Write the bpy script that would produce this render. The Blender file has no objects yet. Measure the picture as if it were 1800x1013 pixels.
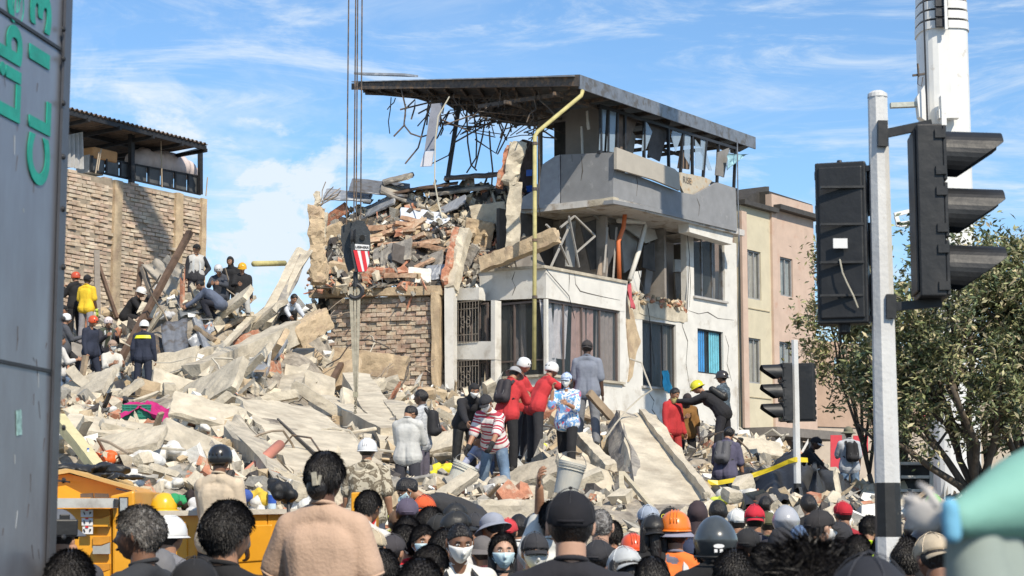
import bpy, bmesh, math, random
import numpy as np
from mathutils import Vector, Matrix, noise
R = math.radians
random.seed(7)
scene = bpy.context.scene
COL = scene.collection
# ---------------- camera
F = 3200.0; CAMZ = 1.7; PITCH = math.atan(400/3200.)
cam = bpy.data.cameras.new('camera'); camo = bpy.data.objects.new('camera', cam); COL.objects.link(camo)
cam.sensor_width = 36; cam.lens = 64; cam.clip_start = .1; cam.clip_end = 3000
camo.location = (0, 0, CAMZ); camo.rotation_euler = (R(90)+PITCH, 0, 0)
cam.dof.use_dof = True; cam.dof.focus_distance = 38; cam.dof.aperture_fstop = 9
scene.camera = camo
# ---------------- sky and sun
SUN_EL, SUN_AZ = 43.0, 27.0            # azimuth: degrees right of straight behind the camera
sdir = Vector((math.sin(R(SUN_AZ))*math.cos(R(SUN_EL)), -math.cos(R(SUN_AZ))*math.cos(R(SUN_EL)), math.sin(R(SUN_EL))))
w = bpy.data.worlds.new('World'); scene.world = w; w.use_nodes = True
nt = w.node_tree; nt.nodes.clear()
def N(nt, t, **k):
    n = nt.nodes.new(t)
    for a, b in k.items():
        if a.startswith('_'): n.inputs[a[1:].replace('_', ' ')].default_value = b
        else: setattr(n, a, b)
    return n
def L(nt, a, b): nt.links.new(a, b)
out = N(nt, 'ShaderNodeOutputWorld'); bg = N(nt, 'ShaderNodeBackground'); bg.inputs['Strength'].default_value = .15
sky = N(nt, 'ShaderNodeTexSky', sky_type='NISHITA', sun_disc=False)
sky.sun_elevation = R(SUN_EL); sky.sun_rotation = math.atan2(sdir.x, sdir.y)
sky.air_density = 1.25; sky.dust_density = .1; sky.ozone_density = 3.5; sky.altitude = 900
tc = N(nt, 'ShaderNodeTexCoord')
def cloud(scale, loc, rot, lo, hi, detail=8, dist=.6, rough=.6):
    mp = N(nt, 'ShaderNodeMapping'); mp.inputs['Scale'].default_value = scale; mp.inputs['Location'].default_value = loc; mp.inputs['Rotation'].default_value = rot
    nz = N(nt, 'ShaderNodeTexNoise'); nz.inputs['Scale'].default_value = 1; nz.inputs['Detail'].default_value = detail
    nz.inputs['Roughness'].default_value = rough; nz.inputs['Distortion'].default_value = dist
    mr = N(nt, 'ShaderNodeMapRange', interpolation_type='SMOOTHSTEP'); mr.inputs['From Min'].default_value = lo; mr.inputs['From Max'].default_value = hi
    L(nt, tc.outputs['Generated'], mp.inputs['Vector']); L(nt, mp.outputs[0], nz.inputs['Vector']); L(nt, nz.outputs['Fac'], mr.inputs['Value'])
    return mr.outputs[0]
def mth(op, a, b, nt=nt):
    m = N(nt, 'ShaderNodeMath', operation=op)
    for i, v in enumerate((a, b)):
        if isinstance(v, (int, float)): m.inputs[i].default_value = v
        else: L(nt, v, m.inputs[i])
    return m.outputs[0]
c1 = cloud((5.5, 3, 26), (1.3, 0, .4), (0, R(13), 0), .45, .70, 12, 1.4, .66)
c2 = cloud((3.4, 3, 11), (4.1, 2, 0), (0, R(26), 0), .47, .72, 10, 1.0, .62)
c3 = cloud((12, 9, 18), (0.9, .3, 3.3), (0, 0, 0), .50, .60, 12, .35, .62)     # heaped cloud near the horizon
sp = N(nt, 'ShaderNodeSeparateXYZ'); L(nt, tc.outputs['Generated'], sp.inputs[0])
low = N(nt, 'ShaderNodeMapRange', interpolation_type='SMOOTHSTEP'); L(nt, sp.outputs['Z'], low.inputs['Value'])
low.inputs['From Min'].default_value = .27; low.inputs['From Max'].default_value = .17
lft = N(nt, 'ShaderNodeMapRange', interpolation_type='SMOOTHSTEP'); L(nt, sp.outputs['X'], lft.inputs['Value'])
lft.inputs['From Min'].default_value = .0; lft.inputs['From Max'].default_value = -.12
cum = mth('MULTIPLY', mth('MULTIPLY', c3, low.outputs[0]), lft.outputs[0])
cir = mth('ADD', mth('MULTIPLY', c1, .68), mth('MULTIPLY', c2, .50))
hz = N(nt, 'ShaderNodeMapRange'); L(nt, sp.outputs['Z'], hz.inputs['Value'])
hz.inputs['From Min'].default_value = .16; hz.inputs['From Max'].default_value = -.05; hz.inputs['To Max'].default_value = .28
fac = mth('MINIMUM', mth('ADD', mth('ADD', cir, mth('MULTIPLY', cum, .95)), hz.outputs[0]), .95)
mix = N(nt, 'ShaderNodeMixRGB'); L(nt, fac, mix.inputs[0]); tint = N(nt, 'ShaderNodeMixRGB', blend_type='MULTIPLY'); tint.inputs[0].default_value = 1; tint.inputs[2].default_value = (.71, .86, .98, 1); L(nt, sky.outputs[0], tint.inputs[1]); L(nt, tint.outputs[0], mix.inputs[1]); mix.inputs[2].default_value = (5.0, 5.6, 6.2, 1)
L(nt, mix.outputs[0], bg.inputs[0]); L(nt, bg.outputs[0], out.inputs[0])
sl = bpy.data.lights.new('sun', 'SUN'); sl.energy = 4.8; sl.angle = R(.5); sl.color = (1, .90, .74)
so = bpy.data.objects.new('sun', sl); COL.objects.link(so); so.rotation_euler = sdir.to_track_quat('Z', 'Y').to_euler()
scene.view_settings.view_transform = 'Standard'; scene.view_settings.look = 'None'
scene.view_settings.exposure = .13; scene.view_settings.gamma = 1; scene.view_settings.use_curve_mapping = False
scene.render.engine = 'CYCLES'
scene.cycles.max_bounces = 6; scene.cycles.diffuse_bounces = 3; scene.cycles.glossy_bounces = 3; scene.cycles.transmission_bounces = 4

# ---------------- projection helpers: a pixel of the photograph at a real distance Y
cp, sp_ = math.cos(PITCH), math.sin(PITCH)
def ray(px, py):
    u = (px-900)/F; v = (506.5-py)/F
    return Vector((u, cp-v*sp_, sp_+v*cp))
def P(px, py, Y):
    d = ray(px, py); s = Y/d.y
    return Vector((d.x*s, Y, CAMZ+d.z*s))
class Pl:                                # a vertical wall plane
    def __init__(s, pt, dr, off=0):
        s.d = Vector((dr[0], dr[1], 0)).normalized(); s.n = Vector((s.d.y, -s.d.x, 0))
        if s.n.y > 0: s.n = -s.n
        s.p = Vector((pt[0], pt[1], 0)) + s.n*off
    def off(s, o): return Pl(s.p, s.d, o)
    def at(s, px, py):
        r = ray(px, py); c = Vector((0, 0, CAMZ)); t = (s.p-Vector((0, 0, 0))).dot(s.n)/r.dot(s.n)
        return c+r*t
    def pts(s, l): return [s.at(*q) for q in l]
# ---------------- materials
MC = {}
def mat(name, c, rough=.8, var=.12, sc=6, bump=.2, bsc=None, metal=0, spec=None, c2=None, mixs=2, mixlo=.5, mixhi=.62, alpha=None, stretch=(1, 1, 1), coord='Object', coat=0, isl=0):
    key = (name, tuple(c))
    if key in MC: return MC[key]
    m = bpy.data.materials.new(name); m.use_nodes = True; t = m.node_tree
    b = t.nodes['Principled BSDF']; b.inputs['Roughness'].default_value = rough; b.inputs['Metallic'].default_value = metal
    if spec is not None: b.inputs['Specular IOR Level'].default_value = spec
    if coat: b.inputs['Coat Weight'].default_value = coat
    tcn = N(t, 'ShaderNodeTexCoord'); mp = N(t, 'ShaderNodeMapping'); mp.inputs['Scale'].default_value = stretch
    L(t, tcn.outputs[coord], mp.inputs[0]); v = mp.outputs[0]
    nz = N(t, 'ShaderNodeTexNoise'); nz.inputs['Scale'].default_value = sc; nz.inputs['Detail'].default_value = 6; nz.inputs['Roughness'].default_value = .6
    L(t, v, nz.inputs['Vector'])
    r = N(t, 'ShaderNodeValToRGB'); e = r.color_ramp.elements
    e[0].position = .3; e[1].position = .7
    e[0].color = tuple(max(0, x*(1-var*1.6)) for x in c)+(1,); e[1].color = tuple(min(1, x*(1+var)) for x in c)+(1,)
    L(t, nz.outputs['Fac'], r.inputs[0]); col = r.outputs[0]
    if c2:
        n2 = N(t, 'ShaderNodeTexNoise'); n2.inputs['Scale'].default_value = mixs; n2.inputs['Detail'].default_value = 8; n2.inputs['Roughness'].default_value = .65
        L(t, v, n2.inputs['Vector']); m2 = N(t, 'ShaderNodeMapRange'); m2.inputs['From Min'].default_value = mixlo; m2.inputs['From Max'].default_value = mixhi
        L(t, n2.outputs['Fac'], m2.inputs[0]); mx = N(t, 'ShaderNodeMixRGB'); L(t, m2.outputs[0], mx.inputs[0]); L(t, col, mx.inputs[1]); mx.inputs[2].default_value = tuple(c2)+(1,)
        col = mx.outputs[0]
    if isl:
        gg = N(t, 'ShaderNodeNewGeometry'); hs = N(t, 'ShaderNodeHueSaturation'); mr_ = N(t, 'ShaderNodeMapRange'); mr_.inputs['To Min'].default_value = 1-isl; mr_.inputs['To Max'].default_value = 1+isl
        L(t, gg.outputs['Random Per Island'], mr_.inputs[0]); L(t, mr_.outputs[0], hs.inputs['Value']); L(t, col, hs.inputs['Color']); m4 = N(t, 'ShaderNodeMapRange'); m4.inputs['To Min'].default_value = .49-isl*.03; m4.inputs['To Max'].default_value = .50+isl*.03
        f4 = mth('FRACT', mth('MULTIPLY', gg.outputs['Random Per Island'], 7.31, t), 0, t); L(t, f4, m4.inputs[0]); L(t, m4.outputs[0], hs.inputs['Hue']); col = hs.outputs[0]
    L(t, col, b.inputs['Base Color'])
    if bump:
        n3 = N(t, 'ShaderNodeTexNoise'); n3.inputs['Scale'].default_value = bsc or sc*4; n3.inputs['Detail'].default_value = 5
        L(t, v, n3.inputs['Vector']); bp = N(t, 'ShaderNodeBump'); bp.inputs['Strength'].default_value = bump; bp.inputs['Distance'].default_value = .03
        L(t, n3.outputs['Fac'], bp.inputs['Height']); L(t, bp.outputs[0], b.inputs['Normal'])
    MC[key] = m; return m
def fabric(c, **k):
    k.setdefault('var', .12); k.setdefault('sc', 5); k.setdefault('bump', .35); k.setdefault('bsc', 14); k.setdefault('rough', .9)
    return mat('fabric', c, **k)
def attr_stripes(name, ca, cb, freq, duty=.5, attr='along', cc=None):
    m = bpy.data.materials.new(name); m.use_nodes = True; t = m.node_tree; b = t.nodes['Principled BSDF']; b.inputs['Roughness'].default_value = .9
    a = N(t, 'ShaderNodeAttribute', attribute_name=attr)
    f = mth('FRACT', mth('MULTIPLY', a.outputs['Fac'], freq, t), 0, t); g = mth('LESS_THAN', f, duty, t)
    mx = N(t, 'ShaderNodeMixRGB'); L(t, g, mx.inputs[0]); mx.inputs[1].default_value = tuple(ca)+(1,); mx.inputs[2].default_value = tuple(cb)+(1,)
    col = mx.outputs[0]
    if cc:
        f2 = mth('FRACT', mth('ADD', mth('MULTIPLY', a.outputs['Fac'], freq, t), .35, t), 0, t); g2 = mth('LESS_THAN', f2, .12, t)
        m2 = N(t, 'ShaderNodeMixRGB'); L(t, g2, m2.inputs[0]); L(t, col, m2.inputs[1]); m2.inputs[2].default_value = tuple(cc)+(1,); col = m2.outputs[0]
    L(t, col, b.inputs['Base Color']); return m
def camo(name, cs, sc=9):
    m = bpy.data.materials.new(name); m.use_nodes = True; t = m.node_tree; b = t.nodes['Principled BSDF']; b.inputs['Roughness'].default_value = .9
    tcn = N(t, 'ShaderNodeTexCoord'); nz = N(t, 'ShaderNodeTexNoise'); nz.inputs['Scale'].default_value = sc; nz.inputs['Detail'].default_value = 3; nz.inputs['Distortion'].default_value = 1.2
    L(t, tcn.outputs['Object'], nz.inputs['Vector']); r = N(t, 'ShaderNodeValToRGB'); r.color_ramp.interpolation = 'CONSTANT'
    while len(r.color_ramp.elements) < len(cs): r.color_ramp.elements.new(.5)
    for i, c in enumerate(cs):
        r.color_ramp.elements[i].position = 0 if i == 0 else .38+.24*(i-1)/(max(1, len(cs)-2)); r.color_ramp.elements[i].color = tuple(c)+(1,)
    L(t, nz.outputs['Fac'], r.inputs[0]); L(t, r.outputs[0], b.inputs['Base Color']); return m
CREAM = (.52, .45, .34)
conc = mat('concrete', (.50, .445, .35), .92, .22, 3.0, .5, 22, c2=(.30, .27, .23), mixs=1.3, mixlo=.52, mixhi=.72)
conc_l = mat('pale concrete', (.58, .515, .40), .92, .18, 2.5, .5, 25, c2=(.34, .29, .22), mixs=1.8, mixlo=.50, mixhi=.70)
conc_d = mat('grey concrete', (.27, .25, .225), .92, .25, 4, .6, 20, c2=(.42, .38, .31), mixs=2.2)
conc_w = mat('ochre stained concrete', (.52, .40, .26), .92, .2, 3, .5, 22, c2=(.38, .28, .19), mixs=2.4)
brickm = mat('fired brick', (.44, .32, .23), .92, .28, 7, .5, 40, c2=(.50, .43, .33), mixs=5, mixlo=.45, mixhi=.62, isl=.2)
brickl = mat('dusty brick', (.50, .385, .28), .92, .2, 6, .5, 40, c2=(.55, .48, .37), mixs=2.5, mixlo=.45, mixhi=.65, isl=.18)
redbrick = mat('red hollow brick', (.46, .20, .12), .9, .25, 8, .5, 40, c2=(.5, .40, .3), mixs=6, mixlo=.5, mixhi=.65)
mortar = mat('mortar', (.38, .33, .26), .95, .2, 8, .6, 50)
dirt_shade = mat('rubble dirt with gap shade', (.33, .29, .235), .95, .3, 5, .9, 16, c2=(.14, .12, .10), mixs=2.6, mixlo=.52, mixhi=.66)  # dirt darkened so the gaps between crumbs look shaded
white_p = mat('white wall paint', (.68, .66, .61), .8, .07, 2, .18, 30, c2=(.42, .375, .31), mixs=1.5, mixlo=.54, mixhi=.74)
grey_p = mat('grey wall paint', (.245, .25, .26), .8, .08, 2.5, .2, 40, c2=(.33, .33, .33), mixs=2.2, mixlo=.6, mixhi=.7)
grey_l = mat('blue grey wall paint', (.33, .35, .385), .8, .1, 6, .3, 60)  # same grey parapet; the left facet's bluish light is put into the colour
dark_m = mat('dark steel', (.035, .036, .04), .5, .25, 8, .15, metal=.3)
rust_m = mat('rusty dark steel', (.10, .085, .075), .8, .3, 10, .3, c2=(.2, .13, .08), mixs=6)
grey_m = mat('grey sheet metal', (.25, .26, .28), .45, .15, 4, .1, metal=.5, c2=(.16, .14, .12), mixs=3)
zinc = mat('zinc sheet', (.33, .35, .38), .45, .15, 3, .1, metal=.3, c2=(.5, .5, .5), mixs=3)
black_t = mat('black plastic sheet', (.018, .018, .02), .5, .2, 5, .6, 8)
wood_m = mat('weathered wood', (.33, .25, .17), .9, .25, 3, .4, 20, stretch=(1, 1, .2))
wood_d = mat('dark wood', (.12, .075, .05), .8, .3, 4, .3)
yel_pipe = mat('yellow pipe', (.52, .46, .20), .75, .15, 5, .1, c2=(.36, .31, .18), mixs=4, mixlo=.55, mixhi=.75)
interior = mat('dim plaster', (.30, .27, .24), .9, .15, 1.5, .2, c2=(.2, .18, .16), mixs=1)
interior_d = mat('room shade plaster', (.07, .065, .06), .9, .25, 2, .2)  # the dark of unlit rooms is put into this wall colour
glassm = bpy.data.materials.new('window glass'); glassm.use_nodes = True
_b = glassm.node_tree.nodes['Principled BSDF']; _b.inputs['Base Color'].default_value = (.10, .12, .13, 1); _b.inputs['Roughness'].default_value = .06
_b.inputs['Alpha'].default_value = .16; _b.inputs['Specular IOR Level'].default_value = .8
glassb = bpy.data.materials.new('sky tinted broken glass'); glassb.use_nodes = True  # the reflected sky's blue grey is put into the pane colour
_b = glassb.node_tree.nodes['Principled BSDF']; _b.inputs['Base Color'].default_value = (.35, .45, .55, 1); _b.inputs['Roughness'].default_value = .08
_b.inputs['Alpha'].default_value = .55; _b.inputs['Specular IOR Level'].default_value = .9
# ---------------- objects
def tag(o, label=None, cat=None, group=None, kind=None):
    if cat and not kind: kind = 'thing'
    if label: o['label'] = label
    if cat: o['category'] = cat
    if group: o['group'] = group
    if kind: o['kind'] = kind
    return o
def empty(name, loc=(0, 0, 0), rz=0):
    o = bpy.data.objects.new(name, None); COL.objects.link(o); o.location = loc; o.rotation_euler = (0, 0, rz); o.empty_display_size = .2
    return o
def setpar(o, par):
    if par is not None:
        o.parent = par
        o.matrix_parent_inverse = (Matrix.LocRotScale(par.location, par.rotation_euler, par.scale) if par.parent is None else par.matrix_world).inverted()
    return o
class MB:
    def __init__(s): s.v = []; s.f = []; s.m = []; s.cur = 0
    def add(s, vs, fs, mi=None):
        b = len(s.v); s.v += [tuple(v) for v in vs]; s.f += [tuple(i+b for i in f) for f in fs]; s.m += [s.cur if mi is None else mi]*len(fs); return s
    def prism(s, pts, vec, mi=None):          # polygon extruded by vec
        n = len(pts); pts = [Vector(p) for p in pts]; vec = Vector(vec)
        nr = Vector((0, 0, 0))
        for i in range(n): nr += pts[i].cross(pts[(i+1) % n])
        if nr.dot(vec) > 0: pts = pts[::-1]
        vs = pts+[p+vec for p in pts]
        fs = [tuple(range(n)), tuple(range(2*n-1, n-1, -1))]+[(i, i+n, (i+1) % n+n, (i+1) % n) for i in range(n)]
        return s.add(vs, fs, mi)
    def box(s, c, sz, rot=None, mi=None):
        M = Matrix.Translation(c) @ ((rot if isinstance(rot, Matrix) else Matrix.Rotation(rot or 0, 3, 'Z')).to_4x4())
        vs = [M @ Vector((x*sz[0]/2, y*sz[1]/2, z*sz[2]/2)) for z in (-1, 1) for y in (-1, 1) for x in (-1, 1)]
        return s.add(vs, [(0, 2, 3, 1), (4, 5, 7, 6), (0, 1, 5, 4), (2, 6, 7, 3), (0, 4, 6, 2), (1, 3, 7, 5)], mi)
    def bar(s, a, b, w_, h_, mi=None, up=(0, 0, 1)):
        a = Vector(a); b = Vector(b); d = b-a; y = d.normalized(); x = y.cross(Vector(up))
        if x.length < 1e-3: x = y.cross(Vector((0, 1, 0)))
        x.normalize(); z = x.cross(y)
        M = Matrix((x, y, z)).transposed()
        return s.box((a+b)/2, (w_, d.length, h_), M, mi)
    def tube(s, pts, r, seg=8, mi=None, cap=True):
        pts = [Vector(p) for p in pts]; n = len(pts); rs = r if isinstance(r, (list, tuple)) else [r]*n
        vs = []; fs = []; px = None
        for i, p in enumerate(pts):
            d = (pts[min(i+1, n-1)]-pts[max(i-1, 0)]).normalized()
            if px is None: px = d.orthogonal().normalized()
            px = (px-d*px.dot(d)); px = px.normalized() if px.length > 1e-4 else d.orthogonal().normalized()
            py = d.cross(px)
            vs += [p+(px*math.cos(2*math.pi*k/seg)+py*math.sin(2*math.pi*k/seg))*rs[i] for k in range(seg)]
        for i in range(n-1):
            for k in range(seg):
                k2 = (k+1) % seg; fs.append((i*seg+k, i*seg+k2, (i+1)*seg+k2, (i+1)*seg+k))
        if cap: fs += [tuple(range(seg-1, -1, -1)), tuple((n-1)*seg+k for k in range(seg))]
        return s.add(vs, fs, mi)
    def lathe(s, prof, M=None, seg=24, mi=None):   # prof: (r, z)
        M = M or Matrix.Identity(4); vs = []; fs = []; n = len(prof)
        for r_, z in prof: vs += [M @ Vector((r_*math.cos(2*math.pi*k/seg), r_*math.sin(2*math.pi*k/seg), z)) for k in range(seg)]
        for i in range(n-1):
            for k in range(seg):
                k2 = (k+1) % seg; fs.append((i*seg+k, i*seg+k2, (i+1)*seg+k2, (i+1)*seg+k))
        fs += [tuple(range(seg-1, -1, -1)), tuple((n-1)*seg+k for k in range(seg))]
        return s.add(vs, fs, mi)
    def ell(s, c, r, rot=None, seg=16, rings=10, mi=None):
        M = Matrix.Translation(c) @ (rot.to_4x4() if rot else Matrix.Identity(4)); prof = []
        vs = [M @ Vector((0, 0, -r[2]))]; fs = []
        for i in range(1, rings):
            a = -math.pi/2+math.pi*i/rings
            vs += [M @ Vector((r[0]*math.cos(a)*math.cos(2*math.pi*k/seg), r[1]*math.cos(a)*math.sin(2*math.pi*k/seg), r[2]*math.sin(a))) for k in range(seg)]
        vs.append(M @ Vector((0, 0, r[2]))); T = len(vs)-1
        for k in range(seg):
            fs.append((0, 1+(k+1) % seg, 1+k)); fs.append((T, T-seg+k, T-seg+(k+1) % seg))
        for i in range(rings-2):
            for k in range(seg):
                k2 = (k+1) % seg; fs.append((1+i*seg+k, 1+i*seg+k2, 1+(i+1)*seg+k2, 1+(i+1)*seg+k))
        return s.add(vs, fs, mi)
    def cap2(s, a, b, r1, r2, seg=12, mi=None):   # capsule with round ends
        a = Vector(a); b = Vector(b); d = (b-a); l = d.length
        if l < 1e-5: return s.ell(a, (r1, r1, r1), seg=seg, rings=8)
        d /= l; pts = []; rs = []
        for k in range(4): t = math.pi/2*k/4; pts.append(a-d*r1*math.cos(t)); rs.append(max(.0005, r1*math.sin(t)))
        pts += [a, b]; rs += [r1, r2]
        for k in range(1, 5): t = math.pi/2*k/4; pts.append(b+d*r2*math.sin(t)); rs.append(max(.0005, r2*math.cos(t)))
        return s.tube(pts, rs, seg, mi)
    def mesh(s, name):
        me = bpy.data.meshes.new(name); me.from_pydata(s.v, [], s.f); me.update(); return me
    def build(s, name, mats, parent=None, smooth=False, bevel=0, **t):
        me = s.mesh(name); mats = mats if isinstance(mats, (list, tuple)) else [mats]
        for m in mats: me.materials.append(m)
        if len(mats) > 1: me.polygons.foreach_set('material_index', s.m)
        return link(name, me, parent, smooth, bevel, **t)
def link(name, me, parent=None, smooth=False, bevel=0, **t):
    if smooth: me.polygons.foreach_set('use_smooth', [True]*len(me.polygons))
    o = bpy.data.objects.new(name, me)
    if parent is None and not smooth is None:      # put the origin at the thing itself
        if len(me.vertices):
            a = np.empty(len(me.vertices)*3); me.vertices.foreach_get('co', a); a = a.reshape(-1, 3)
            c = Vector(((a[:, 0].min()+a[:, 0].max())/2, (a[:, 1].min()+a[:, 1].max())/2, a[:, 2].min()))
            me.transform(Matrix.Translation(-c)); o.location = c
    COL.objects.link(o)
    if parent is not None: setpar(o, parent)
    if bevel:
        b = o.modifiers.new('edge', 'BEVEL'); b.width = bevel; b.segments = 2; b.limit_method = 'ANGLE'
    tag(o, **t); return o
def text(body, size, M, m, name='lettering', parent=None, ext=.002, bold=0, **t):
    cu = bpy.data.curves.new(name, 'FONT'); cu.body = body; cu.size = size; cu.extrude = ext; cu.align_x = 'CENTER'; cu.align_y = 'CENTER'; cu.offset = bold
    to = bpy.data.objects.new('tmp', cu); COL.objects.link(to); dg = bpy.context.evaluated_depsgraph_get()
    me = bpy.data.meshes.new_from_object(to.evaluated_get(dg)); bpy.data.objects.remove(to)
    me.transform(M); me.materials.clear(); me.materials.append(m)
    return link(name, me, parent, **t)
def frame(origin, xdir, up, n=None):
    x = Vector(xdir).normalized(); y = (Vector(up)-x*Vector(up).dot(x)).normalized(); z = x.cross(y)
    M = Matrix((x, y, z)).transposed().to_4x4(); M.translation = Vector(origin); return M
# rough concrete pieces
def rough(c, sz, rot, seed=0, jag=.04, cuts=4, mi=0, mb=None):
    mb = mb or MB(); nx, ny, nz = [max(2, min(26, int(round(s_/(max(sz)/(cuts*2.2)))))) for s_ in sz]
    M = Matrix.Translation(c) @ (rot.to_4x4() if rot is not None else Matrix.Identity(4)); idx = {}; vs = []
    def vid(i, j, k):
        if (i, j, k) not in idx:
            p = Vector(((i/nx-.5)*sz[0], (j/ny-.5)*sz[1], (k/nz-.5)*sz[2]))
            q = p*2.3+Vector((seed*3.7, seed*1.3, 0))
            d = noise.noise_vector(q)*jag*.8+noise.noise_vector(q*4.1)*jag*.55
            e = (i in (0, nx))+(j in (0, ny))+(k in (0, nz))
            if e >= 2: d -= p.normalized()*abs(noise.noise(q*2.7))*jag*1.5
            if e >= 3: d -= p.normalized()*jag*1.2*abs(noise.noise(q*1.7+Vector((9, 0, 0))))
            idx[(i, j, k)] = len(vs); vs.append(M @ (p+d))
        return idx[(i, j, k)]
    fs = []
    for i in range(nx):
        for j in range(ny):
            fs.append((vid(i, j, 0), vid(i, j+1, 0), vid(i+1, j+1, 0), vid(i+1, j, 0))); fs.append((vid(i, j, nz), vid(i+1, j, nz), vid(i+1, j+1, nz), vid(i, j+1, nz)))
    for i in range(nx):
        for k in range(nz):
            fs.append((vid(i, 0, k), vid(i+1, 0, k), vid(i+1, 0, k+1), vid(i, 0, k+1))); fs.append((vid(i, ny, k), vid(i, ny, k+1), vid(i+1, ny, k+1), vid(i+1, ny, k)))
    for j in range(ny):
        for k in range(nz):
            fs.append((vid(0, j, k), vid(0, j, k+1), vid(0, j+1, k+1), vid(0, j+1, k))); fs.append((vid(nx, j, k), vid(nx, j+1, k), vid(nx, j+1, k+1), vid(nx, j, k+1)))
    mb.add(vs, fs, mi); return mb
def basis(d, up=(0, 0, 1)):                # columns: x along d, z near up
    x = Vector(d).normalized(); y = Vector(up).cross(x)
    if y.length < 1e-3: y = Vector((0, 1, 0)).cross(x)
    y.normalize(); return Matrix((x, y, x.cross(y))).transposed()
def rbeam(a, b, w_, h_, seed=0, jag=.03, up=(0, 0, 1), cuts=5, mb=None, mi=0):
    a = Vector(a); b = Vector(b); return rough((a+b)/2, ((b-a).length, w_, h_), basis(b-a, up), seed, jag, cuts, mi, mb)
def cloth(pts, amp, nu, nv, seed=0, thick=.006):   # a four-cornered piece of cloth, folded
    a, b, c, d = [Vector(p) for p in pts]; vs = []; fs = []; nr = (b-a).cross(d-a).normalized()
    for side in (0, 1):
        for i in range(nu+1):
            for j in range(nv+1):
                u = i/nu; v = j/nv; p = (a*(1-u)+b*u)*(1-v)+(d*(1-u)+c*u)*v
                q = Vector((u*3.1+seed, v*2.2+seed*.7, 0)); f = noise.noise(q)+.6*noise.noise(q*2.6)+.35*math.sin(u*19+seed+3*noise.noise(q))
                vs.append(p+nr*(f*amp+side*thick)+noise.noise_vector(q*1.4)*amp*.8)
    S = (nu+1)*(nv+1)
    for i in range(nu):
        for j in range(nv):
            k = i*(nv+1)+j; fs.append((k, k+nv+1, k+nv+2, k+1)); fs.append((S+k, S+k+1, S+k+nv+2, S+k+nv+1))
    for i in range(nu):
        for j in (0, nv):
            k = i*(nv+1)+j; fs.append((k, k+nv+1, S+k+nv+1, S+k))
    for j in range(nv):
        for i in (0, nu):
            k = i*(nv+1)+j; fs.append((k, k+1, S+k+1, S+k))
    return MB().add(vs, fs)

def shard(c, dims, rot, seed, mb=None, mi=0):     # an angular broken piece with flat faces
    rg = random.Random(seed); n = rg.randint(5, 8); mb = mb or MB(); a0 = rg.random()*6; M = Matrix.Translation(c) @ (rot.to_4x4() if rot is not None else Matrix.Identity(4))
    A = [math.tau*(k+rg.uniform(-.28, .28))/n+a0 for k in range(n)]; rr = [rg.uniform(.72, 1.0) for _ in A]; top = []; mid = []; bot = []
    for a, r_ in zip(A, rr):
        x, y = math.cos(a)*r_*dims[0]/2, math.sin(a)*r_*dims[1]/2; top.append(M @ Vector((x*rg.uniform(.78, .95), y*rg.uniform(.78, .95), dims[2]*rg.uniform(.38, .5)))); mid.append(M @ Vector((x, y, dims[2]*rg.uniform(-.1, .25)))); bot.append(M @ Vector((x*rg.uniform(.7, .98), y*rg.uniform(.7, .98), -dims[2]/2)))
    cT = sum(top, Vector())/n+(M.to_3x3() @ Vector((0, 0, dims[2]*rg.uniform(-.05, .1)))); vs = top+mid+bot+[cT]
    fs = [(k, (k+1) % n, 3*n) for k in range(n)]+[(k+n, (k+1) % n+n, (k+1) % n, k) for k in range(n)]+[(k+2*n, (k+1) % n+2*n, (k+1) % n+n, k+n) for k in range(n)]+[tuple(range(3*n-1, 2*n-1, -1))]
    return mb.add(vs, fs, mi)
# ---------------- people: one continuous body each; hair, headwear and clothes are children
SK = {'fair': (.50, .30, .21), 'tan': (.36, .19, .115), 'brown': (.20, .10, .06), 'dark': (.085, .045, .03), 'umber': (.125, .060, .038)}
def skinm(k): return mat('skin '+k, SK[k], .55, .08, 6, .06, 60)
hairm = mat('black hair', (.012, .010, .010), .42, .3, 30, .5, 120, stretch=(1, 1, .25))
hair_g = mat('grey hair', (.16, .15, .145), .5, .5, 40, .7, 90, c2=(.35, .34, .33), mixs=30)
eyew = mat('eye white', (.7, .68, .65), .3, 0, 5, 0); eyed = mat('dark iris', (.01, .008, .006), .2, 0, 5, 0)
maskm = mat('pale surgical mask', (.55, .72, .78), .8, .04, 5, .1, 20); maskw = mat('white face mask', (.75, .75, .72), .8, .05, 5, .15, 20)
solem = mat('shoe rubber', (.5, .5, .48), .8, .1, 5, .1)
_ico = {}
def ico(n):
    if n not in _ico:
        bm = bmesh.new(); bmesh.ops.create_icosphere(bm, subdivisions=n, radius=1)
        _ico[n] = (np.array([v.co[:] for v in bm.verts]), [tuple(v.index for v in f.verts) for f in bm.faces]); bm.free()
    return _ico[n]
def g(d, c, s): return np.exp(-((d-np.array(c))**2/np.array(s)**2).sum(1))
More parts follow.
